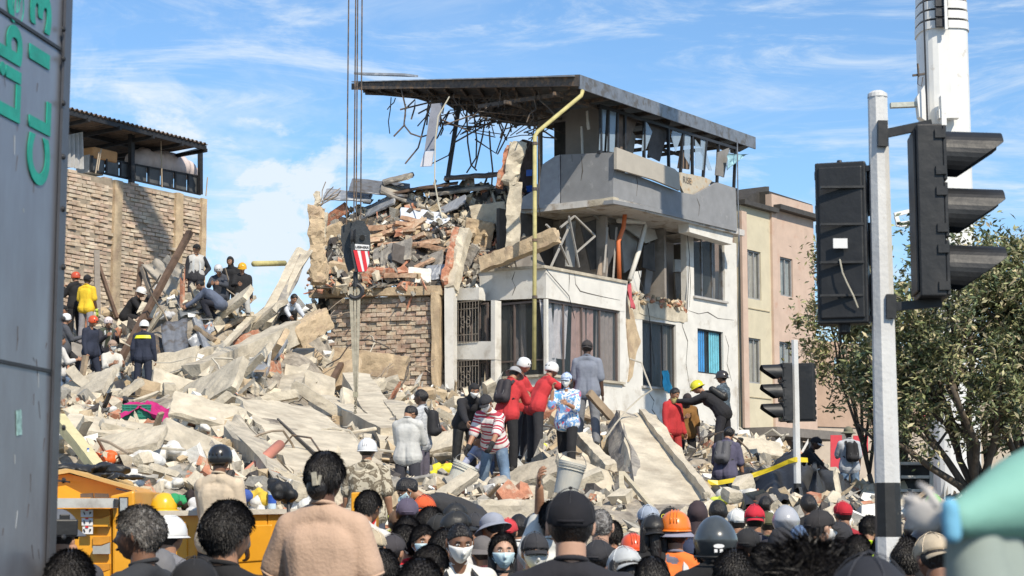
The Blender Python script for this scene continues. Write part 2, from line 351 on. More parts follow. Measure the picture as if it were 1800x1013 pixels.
def head_surf(n):                            # face looks along +y, origin at the head's centre, chin at -.115, top at +.115
    d, f = ico(n); x, y, z = d[:, 0], d[:, 1], d[:, 2]
    p = d*np.array([.077, .098, .116])
    dn = np.clip(-z, 0, 1)
    p[:, 0] *= 1-.36*dn**1.6-.05*np.clip(y, 0, 1)
    p[:, 1] += np.where(y < 0, .055*dn**1.2*(-y), 0)                 # nape
    p[:, 1] += .020*np.clip(y, 0, 1)*dn                              # jaw forward
    p[:, 1] += np.where(y < 0, -.012*np.exp(-((z-.25)/.4)**2)*(-y), 0)
    a = np.abs(x); m = np.stack([a, y, z], 1)
    p[:, 1] += .021*g(m, (0, .98, -.26), (.13, .5, .10))+.011*g(m, (0, .98, -.08), (.09, .5, .22))
    p[:, 1] -= .010*g(m, (.38, .88, .06), (.17, .5, .11))
    p[:, 1] += .005*g(m, (.3, .9, .26), (.3, .5, .09))+.005*g(m, (.5, .8, -.2), (.16, .4, .16))
    p[:, 1] += .008*g(m, (0, .85, -.54), (.22, .5, .06))+.007*g(m, (0, .75, -.66), (.2, .5, .05))-.005*g(m, (0, .8, -.60), (.25, .5, .025))
    p[:, 1] += .010*g(m, (0, .55, -.88), (.25, .4, .14))-.004*g(m, (0, .8, -.75), (.25, .5, .05))
    return d, p, f
def shell(n, reg, th, th_in=-.006, nz=0, seed=0, extra=None):
    d, p, f = head_surf(n); r = reg(d[:, 0], d[:, 1], d[:, 2]); r = np.clip(r, 0, 1)
    nn = d/np.array([.077, .098, .116]); nn /= np.linalg.norm(nn, axis=1)[:, None]
    q = p.copy(); q[:, 1] = np.where(True, q[:, 1], 0)
    t = th(d) if callable(th) else th
    off = r*t+(1-r)*th_in
    if nz: off = off+r*nz*np.array([noise.noise(Vector(v)*nz_k(n)+Vector((seed, 0, 0))) for v in d*6])
    q = q+nn*off[:, None]
    if extra is not None: q = extra(d, q)
    return q, f
def nz_k(n): return 1.0
sm = lambda v, a, b: np.clip((v-a)/(b-a), 0, 1)
def r_hair(x, y, z): return sm(z-(.48*np.clip(y, -1, 1)-.06+.55*np.clip(y-.55, 0, 1)-.30*(np.clip(-y, 0, 1))), -.03, .03)*1.0
def r_hairs(x, y, z): return sm(z-(.62*y-.02), -.03, .03)
def r_cap(x, y, z): return sm(z-(.16*y+.10), -.015, .015)
def r_capback(x, y, z): return sm(z-(.22*y+.06), -.015, .015)
def r_mask(x, y, z): return sm(y, .28, .34)*sm(-.02-z-.10*0, 0, .04)*sm(z, -1.2, -.9)
def r_hood(x, y, z): return 1-sm(y-.45-.0*z, 0, .06)*sm(.42-z, -.03, .03)
def r_beard(x, y, z): return sm(-z-.28-.35*(np.abs(x) < .01), 0, .1)*sm(y, -.05, .1)
def r_moto(x, y, z): return 1-sm(y, .45, .52)*sm(.28-z, -.02, .02)*sm(z, -.55, -.5)
def r_long(x, y, z): return sm(z-(1.25*y-.30), -.04, .04)
def pose_dir(fw, ab, side):                  # arm or leg direction: fw degrees forward from hanging, ab degrees out
    v = Vector((0, math.sin(R(fw)), -math.cos(R(fw)))); ax = Matrix.Rotation(R(-ab)*side, 3, 'Y'); return ax @ v
ARM = {'rest': (4, 9, 14, 0), 'rest2': (-6, 12, 25, 5), 'hold': (28, 8, 78, 18), 'chest': (35, 12, 105, 38), 'hips': (-22, 34, 62, 70), 'up': (165, 12, 30, 0),
       'reach': (55, 5, 22, 4), 'reachdown': (30, 6, 10, 0), 'face': (45, 12, 128, 22), 'photo': (70, 12, 75, 10), 'over': (150, 20, 60, 20), 'side': (20, 72, 12, 0), 'lap': (38, 12, 50, 25)}
LEG = {'stand': ((2, 5, 3), (-2, 5, 3)), 'stride': ((22, 5, 12), (-18, 5, 10)), 'wide': ((10, 14, 6), (-6, 14, 6)), 'sit': ((84, 12, 88), (80, 10, 84)), 'crouch': ((100, 16, 128), (80, 14, 128)),
       'step': ((52, 8, 58), (-4, 5, 6)), 'kneebend': ((48, 10, 62), (30, 8, 52)), 'stepr': ((-4, 5, 6), (52, 8, 58))}
def skeleton(q):
    """joint positions in the person's own frame: x right, y forward, z up, before placing"""
    J = {}; H = q['H']/1.72; lean = R(q['lean']); side = R(q['side'])
    T = Matrix.Rotation(side, 3, 'Y') @ Matrix.Rotation(-lean, 3, 'X'); T2 = Matrix.Rotation(side, 3, 'Y') @ Matrix.Rotation(-lean*1.25, 3, 'X')
    J['hip'] = Vector((0, 0, 0)); J['waist'] = T @ Vector((0, 0, .17)); J['chest'] = J['waist']+T2 @ Vector((0, 0, .20)); J['neck'] = J['chest']+T2 @ Vector((0, -.01, .165))
    tw = Matrix.Rotation(R(q['twist']), 3, 'Z')
    for s, n in ((-1, 'l'), (1, 'r')):
        J['sh'+n] = J['chest']+T2 @ (tw @ Vector((s*.168*q['wd'], -.005, .076)))
        J['hp'+n] = Vector((s*.092*q['wd'], 0, -.02))
        fw, ab, el, inn = q['arm'][0 if n == 'l' else 1] if not isinstance(q['arm'][0 if n == 'l' else 1], str) else ARM[q['arm'][0 if n == 'l' else 1]]
        k = q.get('armlean', .35); fw2 = fw+math.degrees(lean)*k
        u = tw @ pose_dir(fw2, ab, s); v = tw @ (Matrix.Rotation(R(inn)*s, 3, 'Z') @ pose_dir(fw2+el, ab*.5, s))
        J['el'+n] = J['sh'+n]+u*.285; J['wr'+n] = J['el'+n]+v*.25; J['hd'+n] = v
        lf, la, lk = q['leg'][0 if n == 'l' else 1]
        a = pose_dir(lf, la, s); b = pose_dir(lf-lk, la*.6, s)
        J['kn'+n] = J['hp'+n]+a*.425; J['an'+n] = J['kn'+n]+b*.40
    hd = T2 @ Matrix.Rotation(-R(q['hp']-math.degrees(lean)*.0), 3, 'X'); up = (hd @ Vector((0, 0, 1)))
    if q['lean'] > 15: up = (Matrix.Rotation(-lean*.75-R(q['hp']), 3, 'X') @ Vector((0, 0, 1)))
    J['head'] = J['neck']+up*.142+Vector((0, .022, 0))
    pitch = (lean*(.6 if q['lean'] > 15 else .2)+R(q['hp']))
    J['HM'] = Matrix.Rotation(-R(q['hy']), 3, 'Z') @ Matrix.Rotation(-pitch, 3, 'X') @ Matrix.Rotation(R(q['hr']), 3, 'Y')
    J['T2'] = T2 @ tw
    zmin = min(J['anl'].z, J['anr'].z)-.085
    return J, zmin, H
D0 = dict(H=1.72, lean=0, side=0, twist=0, wd=1, arm=('rest', 'rest'), leg='stand', hp=0, hy=0, hr=0, f=0, skin='tan', top=None, sleeve=.5, pants=(.03, .035, .05),
          hat=None, hair='short', hc=None, q=1, fat=1, mask=None, gloves=None, shoes=(.03, .03, .03), ground=None, group='people in the crowd', cat='person', tube=None)
def solve(a):
    q = dict(D0); q.update(a)
    if isinstance(q['leg'], str): q['leg'] = LEG[q['leg']]
    J, zmin, H = skeleton(q); q['J'] = J; top = P(q['px'], q['py'], q['Y'])
    hat = {'hard': .028, 'climb': .03, 'moto': .035, 'bucket': .02, 'cap': .012, 'hood': .02}.get((q['hat'] or ('',))[0], .012)
    ht = J['head']+Vector((0, 0, .116+hat))
    if q['ground'] is not None:                # fit the height so that the feet are on the given ground
        s = (top.z-q['ground'])/(ht.z-zmin)
        if s < .86: s = .86
        if s > 1.10: s = 1.04
        H = s
    RZ = Matrix.Rotation(R(-q['f']), 3, 'Z'); hw = RZ @ (ht*H)
    q['loc'] = Vector((top.x-hw.x, top.y-hw.y, top.z-ht.z*H)); q['RZ'] = RZ; q['s'] = H; q['footz'] = q['loc'].z+zmin*H
    q['feet'] = [q['loc']+RZ @ (J['an'+n]*H) for n in 'lr']
    q['foot3'] = [(p.x, p.y, p.z-.085*H) for p in q['feet']]
    return q
_tmpc = [0]
def remesh(mb, vox, smooth=3, fac=.5):
    me = mb.mesh('t'); o = bpy.data.objects.new('t', me); COL.objects.link(o)
    m = o.modifiers.new('r', 'REMESH'); m.mode = 'VOXEL'; m.voxel_size = vox; m.adaptivity = 0
    if smooth: s = o.modifiers.new('s', 'SMOOTH'); s.factor = fac; s.iterations = smooth
    dg = bpy.context.evaluated_depsgraph_get(); dg.update(); r = bpy.data.meshes.new_from_object(o.evaluated_get(dg))
    bpy.data.objects.remove(o); bpy.data.meshes.remove(me); return r
def getco(me):
    a = np.empty(len(me.vertices)*3); me.vertices.foreach_get('co', a); return a.reshape(-1, 3)
def getno(me):
    a = np.empty(len(me.vertices)*3); me.vertex_normals.foreach_get('vector', a); return a.reshape(-1, 3)
def folds(me, amp, seed, k=1.0):
    p = getco(me); n = getno(me); x, y, z = (p*k).T
    w1 = np.sin(17*x+9*z+2.2*np.sin(7*z+seed)+seed)+.8*np.sin(23*z-14*y+1.8*np.sin(11*x+seed*2))+.6*np.sin(31*y+12*x+2*np.sin(9*z))
    w1 = np.sign(w1)*np.abs(w1)**.8
    if amp > .007 and len(p) < 60000:
        q_ = [noise.noise(Vector((a*6.5+b*2+seed+c*1.2, b*7+c*1.5, c*1.9+a*2.4)))+.12*noise.noise(Vector((a*6+c*9, b*14+seed, c*10-a*6))) for a, b, c in p*k]; w1 = w1*.10-2.3*np.abs(np.array(q_))+.5
    p += n*(w1*amp*.55)[:, None]; me.vertices.foreach_set('co', p.ravel()); me.update()
def hand(mb, J, n, s, curl=35, fat=1.0, tight=False):
    w_ = J['wr'+n]; d = J['hd'+n].normalized(); sg = -1 if n == 'l' else 1
    inn = Vector((-sg, 0, 0)); inn = (inn-d*inn.dot(d)); inn = inn.normalized() if inn.length > .2 else Vector((0, 0, -1))
    ac = d.cross(inn).normalized()*sg            # towards the thumb side
    if ac.y < 0 and abs(d.z) > .5: ac = -ac
    M3 = Matrix((ac, d, inn)).transposed()
    mb.ell(w_+d*.055, (.040*fat, .052*fat, .017*fat), M3, 12, 8)
    for k, (o_, l, r_) in enumerate(((.030, .070, .0088), (.010, .078, .0092), (-.011, .072, .0088), (-.031, .056, .0078))):
        b = w_+d*.088+ac*o_*fat; c = R(curl+6*k); d1 = (d*math.cos(c*.5)+inn*math.sin(c*.5)); d2 = (d*math.cos(c*1.3)+inn*math.sin(c*1.3)); d3 = d*math.cos(c*1.9)+inn*math.sin(c*1.9)
        p1 = b+d1*l*.45*fat; p2 = p1+d2*l*.32*fat; p3 = p2+d3*l*.26*fat
        mb.tube([b-d*.02, b, p1, p2, p3], [r_*1.05*fat, r_*1.1*fat, r_*1.05*fat, r_*.95*fat, r_*.55*fat], 8)
    b = w_+d*.03+ac*.030*fat; t1 = b+(ac*.75+d*.7+inn*.35).normalized()*.040*fat; t2 = t1+(ac*.35+d*.9+inn*.45).normalized()*.032*fat
    mb.tube([b-ac*.01, b, t1, t2], [.012*fat, .0125*fat, .0105*fat, .006*fat], 8)
def xf(q, me):                                # person's frame -> world
    me.transform(Matrix.Translation(q['loc']) @ q['RZ'].to_4x4() @ Matrix.Scale(q['s'], 4)); return me
def put(q, name, me, m, root, smooth=True, **t):
    me.materials.clear()
    for k in (m if isinstance(m, (list, tuple)) else [m]): me.materials.append(k)
    return link(name, xf(q, me), root, smooth, **t)
def npmesh(v, f, name='m'):
    me = bpy.data.meshes.new(name); me.from_pydata([tuple(a) for a in v], [], f); me.update(); return me
def headpart(q, v):                            # head frame -> person's frame
    M = np.array(q['J']['HM']); return v @ M.T + np.array(q['J']['head'])
def strands(v, f_, hn, reg, hs, seed):
    rg = np.random.default_rng(int(seed*97) % 9999); d, _ = ico(hn); ok = np.where(reg(d[:, 0], d[:, 1], d[:, 2]) > .9)[0]
    n = {'curly': 9000, 'bun': 2500, 'buzz': 1500}.get(hs, 5000); idx = ok[rg.integers(0, len(ok), n)]; c = v[idx]+rg.normal(0, .002, (n, 3)); nr = d[idx]
    t = -nr*nr[:, 2:3]; t[:, 2] += 1; t = -t/np.maximum(.2, np.linalg.norm(t, axis=1))[:, None]; t += rg.normal(0, .26 if hs != 'bun' else .06, (n, 3))
    if hs == 'curly': t += rg.normal(0, 1.2, (n, 3))
    L_ = {'curly': .020, 'bun': .03, 'buzz': .005}.get(hs, .017)*rg.uniform(.5, 1.3, (n, 1)); lift = {'curly': .45, 'bun': .02}.get(hs, .16)
    s = np.cross(t, nr); s /= np.maximum(1e-6, np.linalg.norm(s, axis=1))[:, None]; w_ = {'curly': .0016}.get(hs, .0011)
    e = c+(t+nr*lift)*L_; m = (c+e)/2+nr*.003; vs = np.stack([c-s*w_, c+s*w_, m+s*w_*.8, e, m-s*w_*.8], 1).reshape(-1, 3); b = len(v)
    return np.concatenate([v, vs]), list(f_)+[(b+5*i, b+5*i+1, b+5*i+2, b+5*i+3, b+5*i+4) for i in range(n)]
def person(q):
    J = q['J']; qu = q['q']; vox = {0: .020, 1: .016, 2: .011}[qu]; hn = {0: 4, 1: 4, 2: 5}[qu]; seed = q['px']*.013+q['py']*.07
    wd = q['wd']*q['fat']; ft = q['fat']
    root = empty('person', (q['loc'].x, q['loc'].y, q['footz'])); root.rotation_euler = (0, 0, 0)
    tag(root, q['label'], q['cat'], q['group'])
    def torso(mb, inf, low=0.):
        T = J['T2']
        for s, n in ((-1, 'l'), (1, 'r')):
            hp = J['hp'+n]; hx = Vector((s*.055*wd, 0, 0))
            mb.cap2(hp+Vector((-s*.02, 0, .05-low)), J['waist']+hx, .108*ft+inf+(.022 if low > 0 else 0), .096*ft+inf+(.008 if low > 0 else 0))
            mb.cap2(J['waist']+hx, J['chest']+T @ Vector((s*.072*wd, 0, -.01)), .096*ft+inf, .108+inf)
            mb.cap2(J['chest']+T @ Vector((s*.07*wd, .0, 0)), J['chest']+T @ Vector((s*.080*wd, -.005, .030)), .104+inf, .072+inf)
            mb.cap2(J['neck']+T @ Vector((s*.022, -.012, -.025)), J['sh'+n]+T @ Vector((-s*.02, 0, .0)), .052+inf*.5, .052+inf)
        mb.cap2(J['hip'], J['chest'], .10*ft+inf, .105+inf)
    def arm(mb, n, inf, f0, f1):               # f in 0..2: 0 shoulder, 1 elbow, 2 wrist
        sh, el, wr = J['sh'+n], J['el'+n], J['wr'+n]
        if f1 > 0: mb.cap2(sh, sh.lerp(el, min(1, f1)), .058+inf, (.052-.012*min(1, f1))*1+inf*1.3+(.014 if inf > 0 and f1 < 1.01 else 0))
        if f1 > 1: mb.cap2(el, el.lerp(wr, f1-1), .044+inf, .044-.014*(f1-1)+inf)
    def leg(mb, n, inf, f1=2, flare=0):
        hp, kn, an = J['hp'+n], J['kn'+n], J['an'+n]
        mb.cap2(hp, kn, .086*ft+inf, .056+inf+flare*.5)
        if f1 > 1: mb.cap2(kn, kn.lerp(an, min(1, f1-1)), .057+inf+flare*.5, (.057-.018*(f1-1))+inf+flare)
    b = MB(); torso(b, -.008)
    for n in 'lr':
        arm(b, n, 0, 0, 2); leg(b, n, 0); fd = (J['an'+n]-J['kn'+n]).normalized(); b.cap2(J['an'+n]+Vector((0, -.02, -.05)), J['an'+n]+Vector((0, .12, -.062)), .035, .026)
    b.cap2(J['neck']-J['T2'] @ Vector((0, 0, .05)), J['head']+Vector(J['HM'] @ Vector((0, -.022, -.05))), .058, .056)
    me = remesh(b, vox)
    # head, ears and hands joined to the same body mesh
    j = MB(); co = getco(me); fs = [tuple(p.vertices) for p in me.polygons]; j.v = [tuple(c) for c in co]; j.f = fs; j.m = [0]*len(fs); bpy.data.meshes.remove(me)
    d, hpnt, hf = head_surf(hn); j.add(headpart(q, hpnt), hf)
    for s in (-1, 1):
        e = MB(); e.ell((s*.079, -.006, -.004), (.010, .019, .032), Matrix.Rotation(R(-18)*s, 3, 'Z') @ Matrix.Rotation(R(-12), 3, 'X'), 10, 8)
        e.ell((s*.083, -.003, -.004), (.006, .010, .018), Matrix.Rotation(R(-25)*s, 3, 'Z'), 8, 6)
        j.add(headpart(q, np.array(e.v)), e.f)
    for n in 'lr':
        if not q['gloves']: hand(j, J, n, 1, q.get('curl', 35))
    put(q, 'body', j.mesh('body'), skinm(q['skin']), root)
    def gl(n):
        h = MB(); hand(h, J, n, 1, q.get('curl', 35), 1.18); h.tube([J['wr'+n]-J['hd'+n]*.05, J['wr'+n]+J['hd'+n]*.03], [.040, .036], 12); return h
    if q['gloves']:
        for n in 'lr': put(q, 'glove', gl(n).mesh('glove'), fabric(q['gloves'], bump=.2), root)
    # trousers
    t = MB()
    low = q['pants'] if isinstance(q['pants'], bpy.types.Material) else fabric(q['pants'])
    for n in 'lr': leg(t, n, .014, 1.15 if q.get('shorts') else 1.93, .014)
    for s, n in ((-1, 'l'), (1, 'r')): t.cap2(J['hp'+n]+Vector((-s*.02, 0, .04)), J['waist'].lerp(J['hip'], .35)+Vector((s*.05*wd, 0, 0)), .120*ft, .110*ft)
    me = remesh(t, vox, 2); folds(me, .0075, seed); put(q, 'shorts' if q.get('shorts') else 'trousers', me, low, root)
    # top
    top = q['top']
    if top is not None:
        tm = top if isinstance(top, bpy.types.Material) else fabric(top)
        t = MB(); torso(t, .020, .05)
        for n in 'lr': arm(t, n, .017, 0, q['sleeve'])
        me = remesh(t, vox, 2 if q['Y'] > 12 else 9); folds(me, (.008 if q['sleeve'] < 1.5 else .010)*(.48 if q['Y'] > 12 else q.get('fold', .85)), seed+3)
        co = getco(me); up = np.array((J['neck']-J['hip']).normalized()); al = (co-np.array(J['hip'])) @ up
        hand_ = np.zeros(len(co))
        for n in 'lr':                         # sleeves carry their own stripe coordinate along the arm
            a0 = np.array(J['sh'+n]); ad = np.array((J['el'+n]-J['sh'+n]).normalized()); tt = (co-a0) @ ad; dd = np.linalg.norm(co-a0-tt[:, None]*ad, axis=1)
            out_ = (tt > .06) & (dd < .085); al = np.where(out_, .45-tt, al)
        at = me.attributes.new('along', 'FLOAT', 'POINT'); at.data.foreach_set('value', al)
        if q.get('patch'):
            xx = co[:, 0]-.035; zz = float(J['neck'].z)-co[:, 2]; mk = np.clip((.085-np.abs(xx+.0*zz)-zz*.42)/.006, 0, 1)*(zz < .22)*(co[:, 1] < float(J['neck'].y)); a2 = me.attributes.new('patch', 'FLOAT', 'POINT'); a2.data.foreach_set('value', mk)
        so_ = put(q, 'jacket' if q.get('jacket') else 'shirt', me, tm, root, label=q.get('toplabel'))
        if q.get('vest'):
            vb = MB(); torso(vb, .028, -.02); vm = remesh(vb, vox, 2); folds(vm, .006, seed+5); put(q, 'vest', vm, q['vest'] if isinstance(q['vest'], bpy.types.Material) else fabric(q['vest'], bump=.2), root)
            for s in (-1, 1):
                band(q, [J['chest']+J['T2'] @ Vector((s*.085, y_, z_)) for y_, z_ in ((-.135, -.30), (-.148, -.1), (-.125, .05), (-.06, .135), (.05, .13), (.125, .03), (.14, -.1), (.13, -.3))], .05, mat('reflective tape', (.55, .56, .56), .4, .05, 5, 0), root, 'reflective_band')
        if q.get('strip'):                     # reflective strip across the back or chest
            cy, cz, hw_, c_ = q['strip']
            s_ = MB(); T = J['T2']; pp = []
            for k in range(13):
                a = math.pi*(.12+.76*k/12); pp.append(J['chest']+T @ Vector((math.cos(a)*.20*wd, -math.sin(a)*.138*cy-.0, cz)))
            band(q, pp, hw_, mat('reflective yellow', c_, .5, .05, 5, 0), root, 'reflective_strip')
        if q['Y'] < 12.5 and q['sleeve'] < 1.2:      # shoulder seams and sleeve hems
            for n in 'lr':
                u = (J['el'+n]-J['sh'+n]).normalized(); e1 = u.orthogonal().normalized(); e2 = u.cross(e1)
                for dd, r_ in (((J['el'+n]-J['sh'+n]).length*q['sleeve']+.028, .068),):
                    c0 = J['sh'+n]+u*dd; sm2 = MB().tube([c0+(e1*math.cos(a)+e2*math.sin(a))*r_ for a in [math.tau*k/20 for k in range(21)]], .006, 6, cap=False); put(q, 'sleeve_hem', sm2.mesh('h'), tm, root)
        if q['sleeve'] > 0 and not q.get('nocollar'):
            c = MB(); c.tube([J['neck']+J['T2'] @ Vector((.056*math.cos(a), .058*math.sin(a)-.004, .020-.014*math.sin(a))) for a in [math.tau*k/18 for k in range(19)]], .010, 8, cap=False)
            put(q, 'collar', c.mesh('c'), tm, root)
    # shoes
    for n in 'lr':
        s_ = MB(); A = J['an'+n]; s_.cap2(A+Vector((0, -.045, -.040)), A+Vector((0, .13, -.050)), .042, .036, 12); s_.cap2(A+Vector((0, -.02, .03)), A+Vector((0, -.02, -.04)), .045, .043, 12)
        o = put(q, 'shoe', s_.mesh('s'), fabric(q['shoes'], bump=.1), root)
        s2 = MB(); s2.box(A+Vector((0, .045, -.079)), (.088, .27, .016)); put(q, 'sole', s2.mesh('s2'), solem, o, False)
    # hair
    hc = q['hc'] or (hair_g if q['hair'] == 'grey' else hairm); hs = q['hair']
    if hs and not (q['hat'] and q['hat'][0] in ('hood', 'moto')):
        reg = {'long': r_long, 'buzz': r_hairs}.get(hs, r_hair); th = {'short': .012, 'grey': .013, 'long': .016, 'bun': .012, 'buzz': .004, 'curly': .036, 'thick': .022}.get(hs, .012)
        if q['hat']: th = min(th, .006)
        v, f_ = shell(hn, reg, th, -.008, (.30 if hs == 'curly' else .12)*th, seed)
        if qu > 0 and q['Y'] < 17 and not q['hat']: v, f_ = strands(v, f_, hn, reg, hs, seed)
        put(q, 'hair', npmesh(headpart(q, v), f_), hc, root)
        if hs == 'bun':
            bb = MB(); bb.ell((0, -.085, -.045), (.052, .045, .058), None, 18, 12); bb.ell((0, -.10, .0), (.042, .03, .04), None, 14, 10)
            put(q, 'hair_bun', npmesh(headpart(q, np.array(bb.v)), bb.f), hc, root)
            bb = MB(); bb.box((.012, -.137, -.005), (.022, .012, .062), Matrix.Rotation(R(-8), 3, 'Y')); bb.box((.033, -.128, -.01), (.012, .012, .045), Matrix.Rotation(R(12), 3, 'Y'))
            put(q, 'hair_clip', npmesh(headpart(q, np.array(bb.v)), bb.f), mat('tortoise clip', (.45, .42, .34), .3, .2, 40, 0), root, False)
        if hs == 'long':
            lb = MB()
            for s in (-1, 0, 1): lb.cap2((s*.055, -.03-(s == 0)*.04, .02), (s*.072, -.02-(s == 0)*.06, -.24), .045, .035, 12)
            put(q, 'long_hair', npmesh(headpart(q, np.array(lb.v)), lb.f), hc, root)
    if q.get('face', abs(((q['f']+q['hy']+180) % 360)-180) > 60) and qu > 0 and not (q['hat'] and q['hat'][0] == 'moto'):
        for s in (-1, 1):
            e = MB(); e.ell((s*.030, .083, .008), (.0125, .009, .0065), None, 10, 8); eo = put(q, 'eye', npmesh(headpart(q, np.array(e.v)), e.f), eyew, root)
            e = MB(); e.ell((s*.030, .0905, .008), (.0055, .003, .0058), None, 8, 6); put(q, 'iris', npmesh(headpart(q, np.array(e.v)), e.f), eyed, eo)
            e = MB(); e.tube([(s*.014, .095, .026), (s*.030, .0945, .031), (s*.047, .083, .027)], [.003, .0042, .002], 6); put(q, 'eyebrow', npmesh(headpart(q, np.array(e.v)), e.f), hc, root)
        if not q['mask']:
            e = MB(); e.ell((0, .099, -.066), (.024, .006, .006), None, 10, 6); put(q, 'mouth', npmesh(headpart(q, np.array(e.v)), e.f), mat('lips', tuple(x*.7 for x in SK[q['skin']]), .5, .05, 5, 0), root)
    if q['mask']:
        mm = {'blue': maskm, 'white': maskw}.get(q['mask']) or fabric(q['mask'])
        v, f_ = shell(hn, r_mask, lambda d: .008+.014*np.exp(-(d[:, 0]/.35)**2)*np.exp(-((d[:, 2]+.42)/.35)**2), -.010); put(q, 'face_mask', npmesh(headpart(q, v), f_), mm, root)
        e = MB()
        for s in (-1, 1): e.tube([(s*.062, .055, -.03), (s*.082, .0, .02)], .0015, 6); e.tube([(s*.058, .055, -.075), (s*.082, -.005, -.03)], .0015, 6)
        put(q, 'mask_strap', npmesh(headpart(q, np.array(e.v)), e.f), mm, root)
    if q['hat']: hat(q, root, hn, seed)
    if q.get('pack'): backpack(q)
    return root
def band(q, pts, w_, m, root, name):
    T = q['J']['T2']; vs = []; fs = []; n = len(pts); up = [None]*n; c = sum(pts, Vector())/n
    for i, p in enumerate(pts):
        d = (pts[min(i+1, n-1)]-pts[max(i-1, 0)]).normalized(); o = (p-(q['J']['chest']+T @ Vector((0, 0, 0)))).normalized(); sd = d.cross(o).normalized()
        o2 = sd.cross(d).normalized()
        vs += [p+sd*w_/2, p-sd*w_/2, p-sd*w_/2-o2*.02, p+sd*w_/2-o2*.02]
    for i in range(n-1):
        for k in range(4): fs.append((i*4+k, i*4+(k+1) % 4, i*4+4+(k+1) % 4, i*4+4+k))
    fs += [(3, 2, 1, 0), (n*4-4, n*4-3, n*4-2, n*4-1)]
    put(q, name, MB().add(vs, fs).mesh('b'), m, root, False)
def hat(q, root, hn, seed):
    k = q['hat'][0]; c = q['hat'][1]; opt = q['hat'][2] if len(q['hat']) > 2 else ''
    fm = c if isinstance(c, bpy.types.Material) else (mat('helmet shell', c, .28, .05, 4, 0, coat=.3) if k in ('hard', 'climb', 'moto') else fabric(c, bump=.2))
    def hp(mb, name, m, par=root, smooth=True): return put(q, name, npmesh(headpart(q, np.array([tuple(v) for v in mb.v])), mb.f), m, par, smooth)
    def brim(c0, r0, r1, a0, a1, droop, th=.004, n=18, cy=0, curve=0.):
        mb = MB(); vs = []; fs = []
        for i in range(n+1):
            a = a0+(a1-a0)*i/n
            for j in range(4):
                t = j/3; rx = r0[0]+(r1[0]-r0[0])*t; ry = r0[1]+(r1[1]-r0[1])*t
                z = c0-droop*t-curve*abs(math.cos(a))**2*t
                for h in (0, th): vs.append((rx*math.cos(a), ry*math.sin(a)+cy, z+h))
        for i in range(n):
            for j in range(3):
                b_ = (i*4+j)*2; e = b_+8; fs += [(b_, e, e+2, b_+2), (b_+1, b_+3, e+3, e+1)]
            b_ = (i*4+3)*2; fs.append((b_, b_+8, b_+9, b_+1))
            b_ = (i*4)*2; fs.append((b_, b_+1, b_+9, b_+8))
        if abs(a1-a0) < 6.2: fs += [tuple(range(0, 8, 2))+tuple(range(7, 0, -2)), tuple(n*8+i for i in range(7, 0, -2))[::-1]+tuple(n*8+i for i in range(6, -1, -2))]
        mb.add(vs, fs); return mb
    if k == 'cap':
        back = opt.startswith('b'); reg = r_cap
        v, f_ = shell(hn, (lambda x, y, z: r_cap(x, -y, z)) if back else reg, lambda d: .011+.010*np.clip(1-np.abs(d[:, 2]-.55)/.5, 0, 1), -.012, .02*.01, seed); co_ = put(q, 'cap', npmesh(headpart(q, v), f_), fm, root)
        sg = -1 if back else 1
        b = brim(.022, (.078, .086), (.082, .165), R(25)*1, R(155), .022, curve=.018); b.v = [(x, sg*y, z) for x, y, z in b.v]
        hp(b, 'brim', (fabric(q['hat'][3], bump=.1) if len(q['hat']) > 3 else fm), co_)
        b = MB(); b.ell((0, 0, .136), (.008, .008, .006), None, 8, 6); hp(b, 'button', fm, co_)
        sm_ = MB()
        for a_ in range(6):
            aa = math.tau*a_/6+.5; sm_.tube([(.0965*math.cos(aa)*math.cos(e_)*1.0, .119*math.sin(aa)*math.cos(e_), .012+.124*math.sin(e_)) for e_ in (.12, .4, .7, 1.0, 1.3, 1.5)], .0016, 4, cap=False)
        hp(sm_, 'seam', mat('cap seam', tuple(min(1, x*1.6+.02) for x in (c if not isinstance(c, bpy.types.Material) else (.2, .25, .4))), .9, 0, 5, 0), co_, smooth=False)
        ar = MB(); ar.ell((0, sg*-.1, .030), (.034, .016, .026), None, 14, 8); hp(ar, 'strap_opening', hairm, co_); ar = MB(); ar.tube([(x_, sg*-(.119-abs(x_)**2*6), .018) for x_ in (-.045, -.02, 0, .02, .045)], .006, 6); hp(ar, 'strap', fm, co_)
    elif k == 'bucket':
        v, f_ = shell(hn, r_cap, lambda d: .014+.012*np.clip(1-np.abs(d[:, 2]-.6)/.4, 0, 1), -.012, 0, seed); co_ = put(q, 'hat', npmesh(headpart(q, v), f_), fm, root)
        b = brim(.030, (.085, .104), (.145, .165), 0, math.tau, .045, n=30); hp(b, 'brim', fm, co_)
    elif k == 'hard':
        mb = MB(); pr = [(.108, -.002), (.110, .01), (.106, .045), (.094, .082), (.070, .113), (.038, .131), (.001, .137)]
        vs = MB().lathe(pr, seg=28); vs.v = [(x, y*1.18, z) for x, y, z in vs.v]; co_ = hp(vs, 'helmet', fm)
        b = brim(.000, (.107, .126), (.114, .155), 0, math.tau, .012, n=30); b.v = [(x, y+(.018 if y > 0 else 0)*(y/.15), z) for x, y, z in b.v]; hp(b, 'brim', fm, co_)
        b = MB()
        for s in (-.022, 0, .022): b.tube([(s, 1.19*r_*math.cos(0)*1, z_+.002) for r_, z_ in ((.106, .045), (.094, .082), (.070, .113), (.02, .136))]+[(s, -1.19*r_, z_+.002) for r_, z_ in ((.02, .136), (.070, .113), (.094, .082), (.106, .045))], .0045, 6)
        hp(b, 'ridge', fm, co_)
    elif k == 'climb':
        mb = MB(); pr = [(.098, -.035), (.104, -.02), (.106, .02), (.100, .065), (.080, .105), (.045, .130), (.001, .138)]
